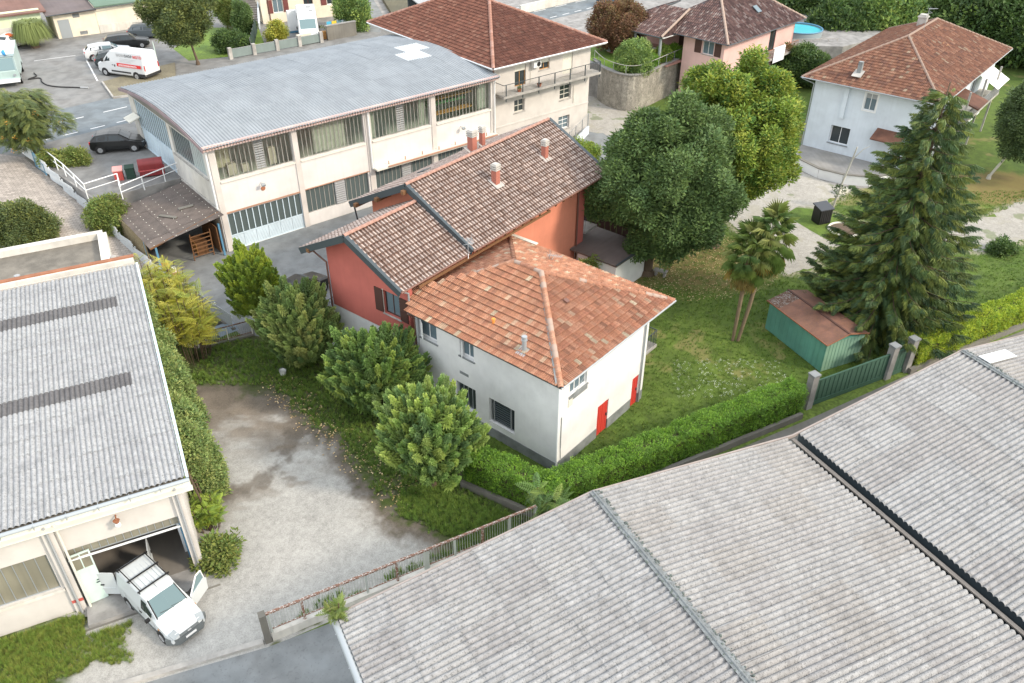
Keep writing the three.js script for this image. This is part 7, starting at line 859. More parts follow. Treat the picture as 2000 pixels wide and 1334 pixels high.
{ const t = thing('garden_stairs', 'straight flight of stone steps climbing beside the cream house', 'stairs', [-30.3, UP, -99.0], 12); for (let i = 0; i < 16; i++) M('step', bb(-0.9, i * 0.17, -i * 0.42 - 0.45, 0.9, (i + 1) * 0.17, -i * 0.42), mat([0.42, 0.37, 0.33], { map: T.concrete }), t); M('side_wall', prism([[0, 0], [6.8, 2.9], [6.8, 3.6], [0, 0.7]], 0.95, 1.1).rotateY(PI / 2).translate(2.05 - 0.0, 0, 0).translate(-2.0, 0, 0), m.bluewhite, t); }
{ const t = thing('wire_fence', 'grey wire mesh fence with concrete posts along the cream house garden', 'fence', [-29.2, UP, -87.2], 38); for (let i = 0; i < 5; i++) M('post', bb(i * 2.6 - 0.18, 0, -0.18, i * 2.6 + 0.18, 1.15, 0.18), m.paleConcrete, t); M('mesh', [...Array(4)].flatMap((_, i) => [bb(i * 2.6 + 0.2, 0.1, -0.01, i * 2.6 + 2.4, 0.95, 0.01)]), mat([0.22, 0.27, 0.26], { map: T.plaster }), t); M('rail', bb(0.2, 0.97, -0.02, 10.2, 1.01, 0.02), m.grey, t); }
{ const t = thing('screen_fence', 'dark green screening fence running up beside the garden stairs', 'fence', [-27.6, UP, -89.6], 101); for (let i = 0; i < 5; i++) M('panel', bb(i * 1.8, 0.05, -0.015, i * 1.8 + 1.76, 1.5, 0.015), mat([0.02, 0.045, 0.04]), t); for (let i = 0; i < 6; i++) M('post', bb(i * 1.8 - 0.03, 0, -0.05, i * 1.8 + 0.01, 1.6, -0.017), m.grey, t); }
{ const t = thing('yard_wall', 'stained stone yard wall right of the motorhome', 'wall', [-20.5, UP, -94.5], 38); M('wall', bb(0, 0, -0.15, 3.6, 1.5, 0.15), m.darkConcrete, t); M('cap', bb(-0.05, 1.503, -0.2, 3.65, 1.58, 0.2), m.concrete, t); }
{ const t = thing('mailbox_wall', 'low cream wall with a red letter box in front of the motorhome', 'wall', [-23.4, UP, -92.4], 38); M('wall', bb(0, 0, -0.12, 2.4, 1.1, 0.12), m.creamClean, t); M('letter_box', bb(1.9, 0.6, 0.121, 2.2, 0.9, 0.2), m.redDoor, t); }
{ const t = thing('laundry', 'blue, yellow and white washing drying below the cream house window', 'laundry', [-21.0, UP, -97.2], 30); M('line_frame', [bar(V(0, 1.3, 0), V(2.4, 1.3, 0), 0.02), bar(V(0, 0, 0), V(0, 1.3, 0), 0.02), bar(V(2.4, 0, 0), V(2.4, 1.3, 0), 0.02)], m.grey, t); [[0.0, [0.08, 0.42, 0.62]], [0.62, [0.75, 0.55, 0.06]], [1.2, [0.2, 0.35, 0.4]], [1.75, [0.6, 0.7, 0.8]]].forEach(([x, c]) => M('cloth', bb(x + 0.02, 0.6, -0.02, x + 0.56, 1.32, 0.02), mat(c), t)); }
{ const t = thing('wood_box', 'orange wooden planter box beside the motorhome', 'planter', [-21.7, UP, -95.0], 30); M('boards', [...Array(4)].map((_, i) => bb(0, 0.04 + i * 0.2, 0, 1.0, 0.22 + i * 0.2, 0.6)), m.orangeWood, t); M('plant', leafClump(521, 60, 0.45, 0.1, 0.2).translate(0.5, 1.0, 0.3), mat([0.10, 0.13, 0.03]), t); }
{ const t = thing('water_tank', 'white box cabinet with blue trim beside the motorhome', 'cabinet', [-25.3, UP, -97.4], 27); M('body', bb(0, 0.25, -0.6, 1.5, 2.4, 0), m.whiteClean, t); M('trim', bb(0.02, 0.02, -0.58, 1.48, 0.247, -0.02), m.blueMetal, t); }
struct('roadside_bank', [slab([[-13, -99], [-3, -101], [-2, -108], [-17, -114]], UP + 0.01, UP + 0.5)], mat([0.12, 0.11, 0.07], { map: T.dirty }));
{ const t = thing('shed', 'dark open sided shed with timber posts beyond the side lane', 'shed', [-8.5, UP, -103], 30); M('roof', bx(7, 0.12, 4, 0, 2.8, 0, 0.12), m.grey, t); for (const x of [-3.2, 0, 3.2]) M('post', bb(x - 0.12, 0, 1.6, x + 0.12, 2.7, 1.84), m.paleConcrete, t); M('back_wall', bb(-3.4, 0, -1.8, 3.4, 2.6, -1.6), m.darkMetal, t); }
struct('roadside_wall', [beam(V(1.0, UP + 0.5, -106.6), V(14, UP + 0.5, -119), 0.3, 1.0)], m.dirtyWhite);
// small things
{ const t = thing('compost_bin', 'black slatted compost bin on the grass island by the drive', 'compost bin', [23.3, 0, -56.4], 20); M('lid', bx(1.2, 0.08, 1.1, 0, 1.3, 0, 0.18), mat([0.05, 0.055, 0.065], { roughness: 0.5 }), t); for (let i = 0; i < 6; i++) for (const s of [-1, 1]) M('slat', bb(-0.5 + i * 0.175, 0.05, s * 0.45 - 0.02, -0.36 + i * 0.175, 1.2, s * 0.45 + 0.02), m.black, t); for (const x of [-0.54, 0.54]) M('side', bb(x, 0.05, -0.4, x + 0.04, 1.2, 0.4), m.black, t); }
{ const t = thing('garden_border', 'round stone border ring of a flower bed beside the compost bin', 'border', [24.6, 0.01, -55.0]); M('ring', flat(new THREE.TorusGeometry(1.1, 0.09, 6, 30)).rotateX(PI / 2).translate(0, 0.06, 0), m.ivory, t); M('soil', flat(new THREE.CircleGeometry(1.05, 24)).rotateX(-PI / 2).translate(0, 0.05, 0), m.bark, t); }
{ const t = thing('boundary_wall', 'low white wall curving along the forecourt of the pale blue house', 'wall', [0, 0, 0]); const P = [[24.6, -66.6], [25.6, -64.6], [27.2, -63.4], [29.2, -62.9], [31.0, -63.4]]; M('wall', P.slice(1).map((p, i) => beam(V(P[i][0], 0.4, P[i][1]), V(p[0], 0.4, p[1]), 0.22, 0.82)), m.white, t); M('cap', P.slice(1).map((p, i) => beam(V(P[i][0], 0.84, P[i][1]), V(p[0], 0.84, p[1]), 0.3, 0.06)), m.darkConcrete, t); }
{ const t = thing('stone_trough', 'small pale stone trough on the verge before the white wall', 'trough', [26.6, 0.01, -61.6], 20); M('basin', [bb(-0.4, 0, -0.25, 0.4, 0.4, -0.18), bb(-0.4, 0, 0.18, 0.4, 0.4, 0.25), bb(-0.4, 0, -0.18, -0.33, 0.4, 0.18), bb(0.33, 0, -0.18, 0.4, 0.4, 0.18), bb(-0.33, 0, -0.18, 0.33, 0.15, 0.18)], m.ivory, t); }
{ const t = thing('stone_bench', 'small stone bench at the foot of the big round tree', 'bench', [10.0, 0.01, -48.3], -30); M('seat', bb(-0.45, 0.36, -0.2, 0.45, 0.44, 0.2), m.concrete, t); for (const s of [-1, 1]) M('support', bb(s * 0.3 - 0.06, 0, -0.16, s * 0.3 + 0.06, 0.36, 0.16), m.concrete, t); }
{ const t = thing('bucket', 'small white bucket on the grass under the trees', 'bucket', [-12.9, 0.01, -37.2]); M('shell', flat(new THREE.CylinderGeometry(0.2, 0.15, 0.3, 16, 1, true)).translate(0, 0.15, 0), m.whiteClean, t); M('base', cyl(0.15, 0.15, 0.02, 0, 0.02, 0, 14), m.whiteClean, t); M('handle', flat(new THREE.TorusGeometry(0.2, 0.01, 5, 14, PI)).translate(0, 0.28, 0), m.grey, t); }
{ const t = thing('picket_fence', 'short cream picket fence from the annexe wall to the big tree', 'fence', [6.75, 0, -49.0], 52); for (let i = 0; i < 18; i++) M('picket', bb(i * 0.15, 0.08, -0.012, i * 0.15 + 0.075, 0.95, 0.012), m.ivory, t); M('rail', [bb(-0.02, 0.25, -0.05, 2.7, 0.31, -0.013), bb(-0.02, 0.7, -0.05, 2.7, 0.76, -0.013)], m.ivory, t); for (const x of [0, 1.3, 2.65]) M('post', bb(x - 0.05, 0, -0.13, x + 0.05, 1.05, -0.051), m.ivory, t); }
{ const t = thing('parasol', 'red and pink garden parasol half hidden left of the big tree', 'parasol', [6.4, 0, -57.0]); M('canopy', flat(new THREE.ConeGeometry(1.1, 0.4, 8, 1, true)).translate(0, 2.2, 0), mat([0.6, 0.12, 0.16]), t); M('pole', bar(V(0, 0, 0), V(0, 2.4, 0), 0.025), m.whiteMetal, t); }
{ const t = thing('dark_screen', 'brown lattice screen beyond the annexe roof', 'screen', [5.0, 0, -53.4], -30); for (let i = 0; i < 8; i++) M('slat', bb(i * 0.45, 0.05, -0.02, i * 0.45 + 0.42, 2.1, 0.02), mat([0.055, 0.03, 0.03]), t); }
{ const t = thing('flower_rack', 'wooden plant stand with pink flowers on the rear balcony of the red house', 'plant stand', [3.6, 3.0, -49.0], -38.5); M('boards', [bb(-0.5, 0.2, -0.15, 0.5, 0.9, 0.15)], m.orangeWood, t); M('flowers', leafClump(531, 26, 0.3, 0.1, 0.14).translate(0, 1.0, 0), mat([0.6, 0.2, 0.3]), t); }
{ const t = thing('street_post', 'slim pale green post on the verge beside the white van', 'post', [-34.9, UP + 0.14, -82.4]); M('pole', cyl(0.055, 0.04, 2.9, 0, 1.45, 0, 8), m.mintPaint, t); M('cap', sph(0.06, 0, 2.92, 0), m.grey, t); }
{ const t = thing('hose', 'dark hose lying across the car park from the camper', 'hose', [0, UP + 0.03, 0]); M('hose', tube([[-47.3, -82.2], [-46.6, -81.2], [-46.9, -80.2], [-46.0, -80.6], [-45.2, -79.4], [-44.2, -78.4], [-43.0, -77.9], [-41.4, -77.7], [-40.6, -77.6]].map((p) => V(p[0], 0.03, p[1])), 0.06, 60, 6), m.rubber, t); M('nozzle', bar(V(-40.7, 0.05, -77.6), V(-39.9, 0.05, -77.5), 0.09, 8), m.grey, t); }

// ---------- vehicles ----------
const paintM = (c, o = {}) => mat(c, { roughness: 0.4, clearcoat: 0.25, clearcoatRoughness: 0.08, ...o });
const glassCar = mat([0.03, 0.04, 0.045], { roughness: 0.06 }), glassPale = mat([0.16, 0.24, 0.26], { roughness: 0.08 });
// stations from the front: [z, half width, underside, belt height, half width of the roof, roof height]
function carBody(st) {
  const ring = ([z, w, y0, yb, wr, yr]) => { const h = [[0, y0], [w * 0.88, y0], [w, y0 + 0.14], [w * 1.01, (y0 + yb) / 2], [w * 0.975, yb], [wr + (w * 0.975 - wr) * 0.06, yr - 0.05], [wr * 0.9, yr], [0, yr + 0.015]]; return [...h.map((p) => [p[0], p[1], z]), ...h.slice(1, -1).reverse().map((p) => [-p[0], p[1], z])]; };
  const rings = st.map(ring), L = []; const n = rings[0].length;
  for (let i = 0; i < rings.length - 1; i++) for (let k = 0; k < n; k++) L.push([rings[i][k], rings[i][(k + 1) % n], rings[i + 1][(k + 1) % n], rings[i + 1][k]]);
  L.push(rings[0].slice()); L.push(rings[rings.length - 1].slice().reverse());
  return { geo: tri(L), rings, n };
}
const lerpP = (a, b, t) => [mix(a[0], b[0], t), mix(a[1], b[1], t), mix(a[2], b[2], t)];
function patch(B, i0, i1, k0, k1, u0, u1, v0, v1, off = 0.012) { // a panel laid just proud of the body between two stations and two ring points
  const q = (u, v) => lerpP(lerpP(B.rings[i0][k0], B.rings[i1][k0], u), lerpP(B.rings[i0][k1], B.rings[i1][k1], u), v), P = [q(u0, v0), q(u1, v0), q(u1, v1), q(u0, v1)].map((p) => V(...p)), nn = P[1].clone().sub(P[0]).cross(P[3].clone().sub(P[0])).normalize(), c = P[0].clone().add(P[2]).multiplyScalar(0.5); if (nn.dot(c.clone().sub(V(0, 0.6, c.z * 0.6))) < 0) nn.negate(); return tri([P.map((p) => p.clone().addScaledVector(nn, off).toArray())]);
}
function wheels(t, fz, rz, hw, r) { const g = flat(new THREE.CylinderGeometry(r, r, 0.21, 20)).rotateZ(PI / 2), rim = [cyl(r * 0.62, r * 0.62, 0.222, 0, 0, 0, 14, 0, 0, PI / 2), ...[0, 1, 2, 3, 4].map((k) => bx(0.23, r * 0.16, r * 1.15, 0, 0, 0, k * PI / 5))], hub = flat(new THREE.CylinderGeometry(r * 1.2, r * 1.2, 0.05, 20)).rotateZ(PI / 2); boxUV(g); const arches = []; for (const z of [fz, rz]) for (const s of [-1, 1]) { const w = M('wheel', g, m.rubber, t, { pos: [s * (hw - 0.08), r, z], keepUV: true }); M('rim', rim.map((q) => q.clone()), m.alloy, w); arches.push(hub.clone().translate(s * (hw - 0.01), r + 0.03, z)); } for (const a of arches) M('wheel_arch', a, m.black, t); }
const HATCH = [[2.0, 0.66, 0.34, 0.60, 0.58, 0.66], [1.86, 0.80, 0.22, 0.72, 0.70, 0.78], [1.0, 0.86, 0.2, 0.90, 0.72, 0.97], [0.25, 0.87, 0.2, 0.93, 0.60, 1.42], [-0.55, 0.87, 0.2, 0.95, 0.61, 1.47], [-1.45, 0.86, 0.2, 0.97, 0.57, 1.36], [-1.88, 0.80, 0.26, 0.97, 0.63, 1.02], [-2.0, 0.74, 0.34, 0.86, 0.62, 0.92]];
const WAGON = [[2.25, 0.66, 0.34, 0.60, 0.58, 0.66], [2.1, 0.82, 0.22, 0.72, 0.72, 0.78], [1.05, 0.88, 0.2, 0.90, 0.74, 0.96], [0.35, 0.89, 0.2, 0.93, 0.62, 1.42], [-0.6, 0.89, 0.2, 0.95, 0.63, 1.47], [-1.75, 0.88, 0.2, 0.97, 0.58, 1.38], [-2.15, 0.83, 0.26, 0.97, 0.66, 1.02], [-2.3, 0.76, 0.34, 0.86, 0.64, 0.92]];
function car(name, label, pos, turn, st, col, o = {}) {
  const t = thing(name, label, o.cat || 'car', pos, turn), B = carBody(st); const n = B.n, pm = paintM(col); M('body', B.geo, pm, t);
  M('windscreen', [patch(B, 2, 3, 6, 7, 0.1, 0.92, 0.02, 1), patch(B, 2, 3, n - 6, 7, 0.1, 0.92, 0.02, 1)], o.glass || glassCar, t);
  M('rear_window', [patch(B, 5, 6, 6, 7, 0.15, 0.85, 0.1, 1), patch(B, 5, 6, n - 6, 7, 0.15, 0.85, 0.1, 1)], glassCar, t);
  for (const [a, b] of [[4, 5], [n - 4, n - 5]]) { M('side_window', patch(B, 3, 4, a, b, 0.02, 0.9, 0.1, 0.86), o.glass || glassCar, t); M('side_window', patch(B, 4, 5, a, b, 0.02, 0.92, 0.12, 0.86), glassCar, t); M('side_window', (() => { const q = (u, v) => lerpP(lerpP(B.rings[2][a], B.rings[3][a], u), lerpP(B.rings[2][b], B.rings[3][b], u), v), s = Math.sign(q(0, 0)[0]); const P = [q(0.35, 0.12), q(0.97, 0.1), q(0.97, 0.84)]; return tri([P.map((p) => [p[0] + s * 0.012, p[1], p[2]])]); })(), glassCar, t); }
  const f = st[0][0], r = st[st.length - 1][0]; wheels(t, f - 0.78, r + 0.72, st[3][1], 0.31);
  for (const s of [-1, 1]) { M('headlight', bx(0.3, 0.13, 0.1, s * 0.58, 0.66, f - 0.1, 0.3, s * 0.4), m.lampClear, t); M('tail_light', bx(0.12, 0.2, 0.12, s * 0.7, 0.86, r + 0.06), m.lampRed, t); M('mirror', bx(0.16, 0.1, 0.08, s * (st[3][1] + 0.06), 0.98, 0.72), pm, t); }
  M('bumper', [bx(1.3, 0.12, 0.06, 0, 0.42, f + 0.0), bx(1.3, 0.12, 0.06, 0, 0.45, r)], m.rubber, t); M('number_plate', [bx(0.5, 0.11, 0.02, 0, 0.5, f + 0.04), bx(0.5, 0.11, 0.02, 0, 0.62, r - 0.04)], m.whiteClean, t);
  if (o.rack) M('roof_rack', [bx(0.04, 0.04, 2.0, 0.55, 1.5, -0.7), bx(0.04, 0.04, 2.0, -0.55, 1.5, -0.7)], m.darkMetal, t);
  return t;
}
const U1 = UP + 0.008;
car('parked_car', 'black hatchback parked on the forecourt by the workshop gate', [-31.0, U1, -62.4], 102, HATCH, [0.008, 0.009, 0.010]);
car('parked_car', 'silver estate car second from the left behind the white van', [-42.1, U1, -87.9], 118, WAGON, [0.60, 0.61, 0.62], { glass: glassPale });
car('parked_car', 'dark teal car hidden between the silver estate and the white van', [-40.0, U1, -85.4], 118, WAGON, [0.02, 0.03, 0.035], { rack: true });
car('parked_car', 'black estate car behind the silver one in the car park', [-41.6, U1, -91.6], 112, WAGON, [0.012, 0.013, 0.014]);
car('parked_car', 'dark grey blue car farthest back against the garages', [-40.6, U1, -95.8], 104, WAGON, [0.06, 0.075, 0.09], { rack: true });
car('parked_car', 'white hatchback with orange goods in its rear window behind the camper', [-53.9, U1, -92.2], 165, HATCH, [0.72, 0.70, 0.68]);
{ const t = thing('cargo', 'bright orange load seen through the rear of the white hatchback', 'load', [-53.7, U1 + 1.38, -91.2], 165); M('bag', [sph(0.35, -0.25, 0, 0, 1.1, 0.35, 1), sph(0.35, 0.28, 0.02, 0.1, 1.1, 0.35, 1)], mat([0.75, 0.13, 0.03]), t); }
car('parked_car', 'black car half hidden behind the yellow green tree in the yard', [-13.6, 0.012, -45.6], 150, HATCH, [0.008, 0.009, 0.010]);
car('passing_car', 'dark blue car on the road at the top edge', [12.6, U1 + 0.006, -111.6], 47 + 90, HATCH, [0.03, 0.06, 0.09]);
// lettering cut out of letters' own outlines
const { FontLoader } = await import('three/addons/loaders/FontLoader.js'); const { TextGeometry } = await import('three/addons/geometries/TextGeometry.js');
const font = await new FontLoader().loadAsync('fonts/droid/droid_sans_bold.typeface.json');
const text = (s, size, x, y, z) => { const g = flat(new TextGeometry(s, { font, size, depth: 0.004, curveSegments: 3, bevelEnabled: false })); g.computeBoundingBox(); const w = g.boundingBox.max.x - g.boundingBox.min.x; g.scale(1, 1, 1); return { g: place(g, x, y, z), w }; };
{ // tall white van with workshop lettering
  const st = [[2.95, 0.78, 0.4, 0.85, 0.7, 0.95], [2.78, 0.98, 0.3, 1.12, 0.84, 1.2], [2.2, 1.02, 0.28, 1.3, 0.82, 1.4], [1.45, 1.04, 0.28, 1.42, 0.80, 2.15], [0.95, 1.04, 0.28, 1.45, 0.84, 2.5], [-2.85, 1.04, 0.28, 1.45, 0.88, 2.55], [-3.0, 1.0, 0.35, 1.45, 0.86, 2.48]];
  const t = thing('panel_van', 'tall white panel van with workshop lettering on its side', 'van', [-37.6, U1, -81.7], -112), B = carBody(st), n = B.n; M('body', B.geo, paintM([0.64, 0.65, 0.66]), t);
  M('windscreen', [patch(B, 2, 3, 6, 7, 0.08, 0.95, 0, 1), patch(B, 2, 3, n - 6, 7, 0.08, 0.95, 0, 1)], glassCar, t);
  for (const [a, b] of [[4, 5], [n - 4, n - 5]]) M('cab_window', [patch(B, 2, 3, a, b, 0.5, 1, 0.12, 0.8), patch(B, 3, 4, a, b, 0, 0.7, 0.1, 0.62)], glassCar, t);
  wheels(t, 2.0, -1.9, 1.04, 0.35); M('bumper', [bx(1.7, 0.4, 0.2, 0, 0.48, 2.86), bx(1.9, 0.25, 0.15, 0, 0.45, -2.98)], m.rubber, t); M('side_strip', [bx(0.03, 0.14, 2.4, 1.055, 0.62, -0.1), bx(0.03, 0.14, 2.4, -1.055, 0.62, -0.1), bx(0.03, 0.3, 0.9, 1.05, 0.5, -2.6), bx(0.03, 0.3, 0.9, -1.05, 0.5, -2.6)], m.rubber, t);
  for (const s of [-1, 1]) { M('headlight', bx(0.32, 0.34, 0.2, s * 0.72, 0.98, 2.74, -0.5, s * 0.5), m.lampClear, t); M('tail_light', bx(0.1, 0.5, 0.08, s * 0.92, 1.2, -3.0), m.lampRed, t); M('mirror', bx(0.2, 0.34, 0.12, s * 1.15, 1.6, 1.9), m.rubber, t); } M('handle', [bx(0.02, 0.06, 0.16, 1.06, 1.2, 0.8), bx(0.02, 0.2, 0.1, 1.06, 1.15, 0.55)], m.black, t);
  // sign work on the side facing the road, letters lying on the panel
  const side = new THREE.Matrix4(); const lay = (g, mt, nm) => { const q = M(nm, g, mt, t); return q; };
  for (const sgn of [1]) { const tilt = Math.atan2(1.0, 0.15), onSide = (g, y) => { g.rotateX(-0.148); g.rotateY(PI / 2); return place(g, 1.035 - (y - 1.45) * 0.148 + 0.012, y, 0); };
    const a = text('WORK', 0.26, 0, 0, 0).g, b = text('SHOP', 0.26, 0, 0, 0).g, c = text('MOTO', 0.26, 0, 0, 0).g; const dk = mat([0.10, 0.10, 0.11]), gy = mat([0.42, 0.42, 0.43]), rd = mat([0.62, 0.03, 0.03]);
    a.translate(-0.2, 0, 0); b.translate(0.85, 0, 0); c.translate(1.85, 0, 0); lay(onSide(a, 2.05), gy, 'lettering'); lay(onSide(b, 2.05), dk, 'lettering'); lay(onSide(c, 2.05), rd, 'lettering');
    const band = M('sign_band', onSide(bb(-0.2, -0.06, 0, 2.75, 0.24, 0.004), 1.17 + 0.05).translate(0.035, 0, 0), rd, t); const w = text('ASSISTENZA&VENDITA', 0.15, 0, 0, 0).g; w.translate(0.02, 0, 0); lay(onSide(w, 1.22).translate(0.043, 0, 0), m.whiteClean, 'lettering'); const lines = []; for (let i = 0; i < 3; i++) lines.push(onSide(bb(0.2, 0, 0, 2.2 - i * 0.3, 0.025, 0.003), 1.85 - i * 0.12)); M('small_print', lines, gy, t); }
}
{ // motorhome
  const t = thing('motorhome', 'white motorhome parked in front of the cream house', 'motorhome', [-22.9, U1, -96.2], 14), st = [[3.0, 0.9, 0.4, 0.8, 0.8, 0.9], [2.85, 1.02, 0.3, 1.1, 0.9, 1.2], [2.5, 1.05, 0.3, 1.25, 0.95, 1.4], [2.0, 1.08, 0.3, 1.5, 0.95, 2.3], [1.6, 1.1, 0.3, 1.6, 1.0, 2.75], [-2.9, 1.1, 0.3, 1.6, 1.0, 2.8], [-3.0, 1.06, 0.35, 1.6, 0.96, 2.7]], B = carBody(st), n = B.n; M('body', B.geo, paintM([0.80, 0.82, 0.84]), t);
  M('windscreen', [patch(B, 2, 3, 6, 7, 0, 1, 0, 1), patch(B, 2, 3, n - 6, 7, 0, 1, 0, 1)], glassPale, t); wheels(t, 2.0, -1.8, 1.1, 0.36); M('awning_case', bx(0.14, 0.16, 3.6, -1.02, 2.72, -0.6), m.grey, t); M('side_window', [bx(0.03, 0.5, 0.9, -1.08, 1.9, -1), bx(0.03, 0.5, 0.9, 1.08, 1.9, -1)], glassCar, t); M('roof_hatch', [bx(0.5, 0.1, 0.5, 0.3, 2.86, -1.4), bx(0.4, 0.1, 0.4, 0.5, 2.86, 0.4)], m.grey, t); for (const s of [-1, 1]) { M('headlight', bx(0.3, 0.22, 0.1, s * 0.7, 0.9, 2.92), m.lampClear, t); M('mirror', bx(0.14, 0.3, 0.1, s * 1.2, 1.5, 2.3), m.black, t); } M('bumper', bx(1.8, 0.3, 0.15, 0, 0.5, 2.95), m.whiteClean, t); }
{ // old camper truck, pale mint
  const t = thing('camper_truck', 'pale mint flat topped camper truck parked at the left edge', 'truck', [-49.0, U1, -80.7], 25); const mint = paintM([0.48, 0.62, 0.60], { map: T.plaster }), slate = mat([0.22, 0.29, 0.30], { roughness: 0.5 });
  M('body', [prism([[-3.2, 0.6], [3.2, 0.6], [3.4, 1.5], [2.9, 2.7], [-3.2, 2.7]], -1.25, 1.25).rotateY(-PI / 2)], mint, t); M('roof_edge', [bb(-1.28, 2.703, -3.2, 1.28, 2.75, 2.2)], mint, t); M('cab_roof', bb(-1.26, 2.703, 2.2, 1.26, 2.74, 3.0), slate, t);
  M('windscreen', bx(2.2, 1.1, 0.03, 0, 2.1, 3.18, -0.39), glassPale, t); M('screen_frame', [bx(0.12, 1.25, 0.06, -1.16, 2.1, 3.17, -0.39), bx(0.12, 1.25, 0.06, 1.16, 2.1, 3.17, -0.39)], slate, t); M('roof_hatch', [bb(-0.4, 2.75, -1.2, 0.5, 2.84, -0.3), bb(0.5, 2.75, 0.4, 1.0, 2.8, 0.7)], m.ivory, t); M('roof_vent', bb(-0.5, 2.75, 1.0, 0.3, 2.78, 1.4), m.grey, t); wheels(t, 2.1, -2.0, 1.25, 0.42); M('bumper', bx(2.4, 0.3, 0.2, 0, 0.6, 3.3), m.whiteMetal, t); for (const s of [-1, 1]) M('headlight', cyl(0.12, 0.12, 0.08, s * 0.9, 1.1, 3.36, 12, PI / 2), m.lampClear, t);
  const ball = (x, c, lab) => { const q = t.localToWorld(V(x, 2.745 + 0.26, 2.55)); const b = thing('beach_ball', lab, 'ball', [q.x, q.y, q.z]); M('ball', sph(0.26, 0, 0, 0, 1, 1, 1, 16, 12), m.whiteClean, b); M('stripe', flat(new THREE.SphereGeometry(0.263, 10, 12, 0.3, 2.0)), mat(c), b); }; t.updateMatrixWorld(true); ball(-0.55, [0.7, 0.08, 0.35], 'pink and white ball on the cab roof of the camper truck'); ball(0.6, [0.06, 0.3, 0.6], 'blue and white ball on the cab roof of the camper truck'); }
{ // small white delivery van in front of the garage, doors open
  const t = thing('delivery_van', 'small white delivery van with open doors and roof rack at the garage gate', 'van', [-14.02, 0.03, -21.2], 50.5); t.rotation.order = 'YXZ'; t.rotation.x = 0.03; t.scale.setScalar(0.9);
  const st = [[2.12, 0.60, 0.34, 0.62, 0.52, 0.72], [2.02, 0.78, 0.26, 0.74, 0.66, 0.86], [1.75, 0.87, 0.22, 0.84, 0.72, 0.98], [1.02, 0.89, 0.22, 1.0, 0.76, 1.16], [0.30, 0.895, 0.22, 1.06, 0.66, 1.74], [-0.1, 0.895, 0.22, 1.08, 0.69, 1.82], [-2.0, 0.885, 0.22, 1.1, 0.72, 1.86], [-2.12, 0.86, 0.3, 1.1, 0.70, 1.80]];
  const wp = paintM([0.56, 0.595, 0.61]), B = carBody(st), n = B.n, bump = mat([0.12, 0.135, 0.14], { roughness: 0.6 }); M('body', B.geo, wp, t);
  M('windscreen', [patch(B, 3, 4, 6, 7, 0.04, 0.95, 0.0, 1), patch(B, 3, 4, n - 6, 7, 0.04, 0.95, 0.0, 1)], mat([0.10, 0.16, 0.175], { roughness: 0.05 }), t);
  M('screen_surround', [patch(B, 3, 4, 5, 6, 0.0, 1, 0.3, 1, 0.006), patch(B, 3, 4, n - 5, n - 6, 0.0, 1, 0.3, 1, 0.006)], m.rubber, t); M('wiper', [bar(V(0.1, 1.2, 1.0), V(-0.5, 1.28, 0.92), 0.012), bar(V(0.5, 1.19, 1.0), V(0.0, 1.26, 0.93), 0.012)], m.black, t);
  for (const [a, b] of [[4, 5], [n - 4, n - 5]]) { M('side_window', [patch(B, 3, 4, a, b, 0.45, 0.98, 0.15, 0.7), patch(B, 4, 5, a, b, 0, 0.9, 0.1, 0.8)], glassCar, t); }
  wheels(t, 1.32, -1.34, 0.895, 0.315);
  M('bumper', [bx(1.16, 0.36, 0.2, 0, 0.46, 2.1), bx(0.56, 0.36, 0.16, 0.72, 0.46, 1.93, 0, 0.8), bx(0.56, 0.36, 0.16, -0.72, 0.46, 1.93, 0, -0.8), bx(1.6, 0.2, 0.1, 0, 0.4, -2.13)], bump, t); M('grille', [bx(0.9, 0.12, 0.06, 0, 0.72, 2.12, -0.5)], bump, t); M('badge', bx(0.16, 0.06, 0.02, 0, 0.73, 2.16, -0.5), m.alloy, t); M('number_plate', bx(0.5, 0.12, 0.02, 0, 0.5, 2.215), m.whiteClean, t);
  for (const s of [-1, 1]) { M('headlight', bx(0.32, 0.34, 0.06, s * 0.62, 0.845, 1.985, -0.95, 0, s * -0.25), m.lampClear, t); M('side_moulding', bx(0.03, 0.12, 2.0, s * 0.905, 0.5, 0), bump, t); M('indicator', bx(0.02, 0.04, 0.1, s * 0.9, 0.82, 1.25), mat([0.6, 0.25, 0.04]), t); }
  M('mirror', [bx(0.2, 0.15, 0.12, -1.02, 1.12, 0.72)], m.black, t); M('door_seam', [bx(0.004, 0.8, 0.012, -0.906, 0.72, -0.25), bx(0.004, 0.8, 0.012, -0.906, 0.72, 0.95)], m.black, t); M('handle', bx(0.02, 0.04, 0.18, -0.915, 0.9, -0.1), m.black, t); M('door_seam', [bx(0.004, 0.9, 0.012, -0.906, 0.75, -1.3)], m.black, t);
  M('roof_rib', [...Array(5)].map((_, i) => bx(0.1, 0.015, 1.7, -0.44 + i * 0.22, 1.868, -1.05)), wp, t); M('roof_rack', [...[-1.9, -1.0, -0.15].map((z) => bx(1.5, 0.045, 0.06, 0, 1.97, z)), bx(0.04, 0.04, 1.85, 0.62, 1.99, -1.02), bx(0.04, 0.04, 1.85, -0.62, 1.99, -1.02), ...[-1.9, -1.0, -0.15].flatMap((z) => [bx(0.04, 0.12, 0.05, 0.68, 1.9, z), bx(0.04, 0.12, 0.05, -0.68, 1.9, z)])], m.black, t); M('aerial', bar(V(0, 1.8, 0.1), V(0, 1.95, -0.35), 0.008), m.black, t);
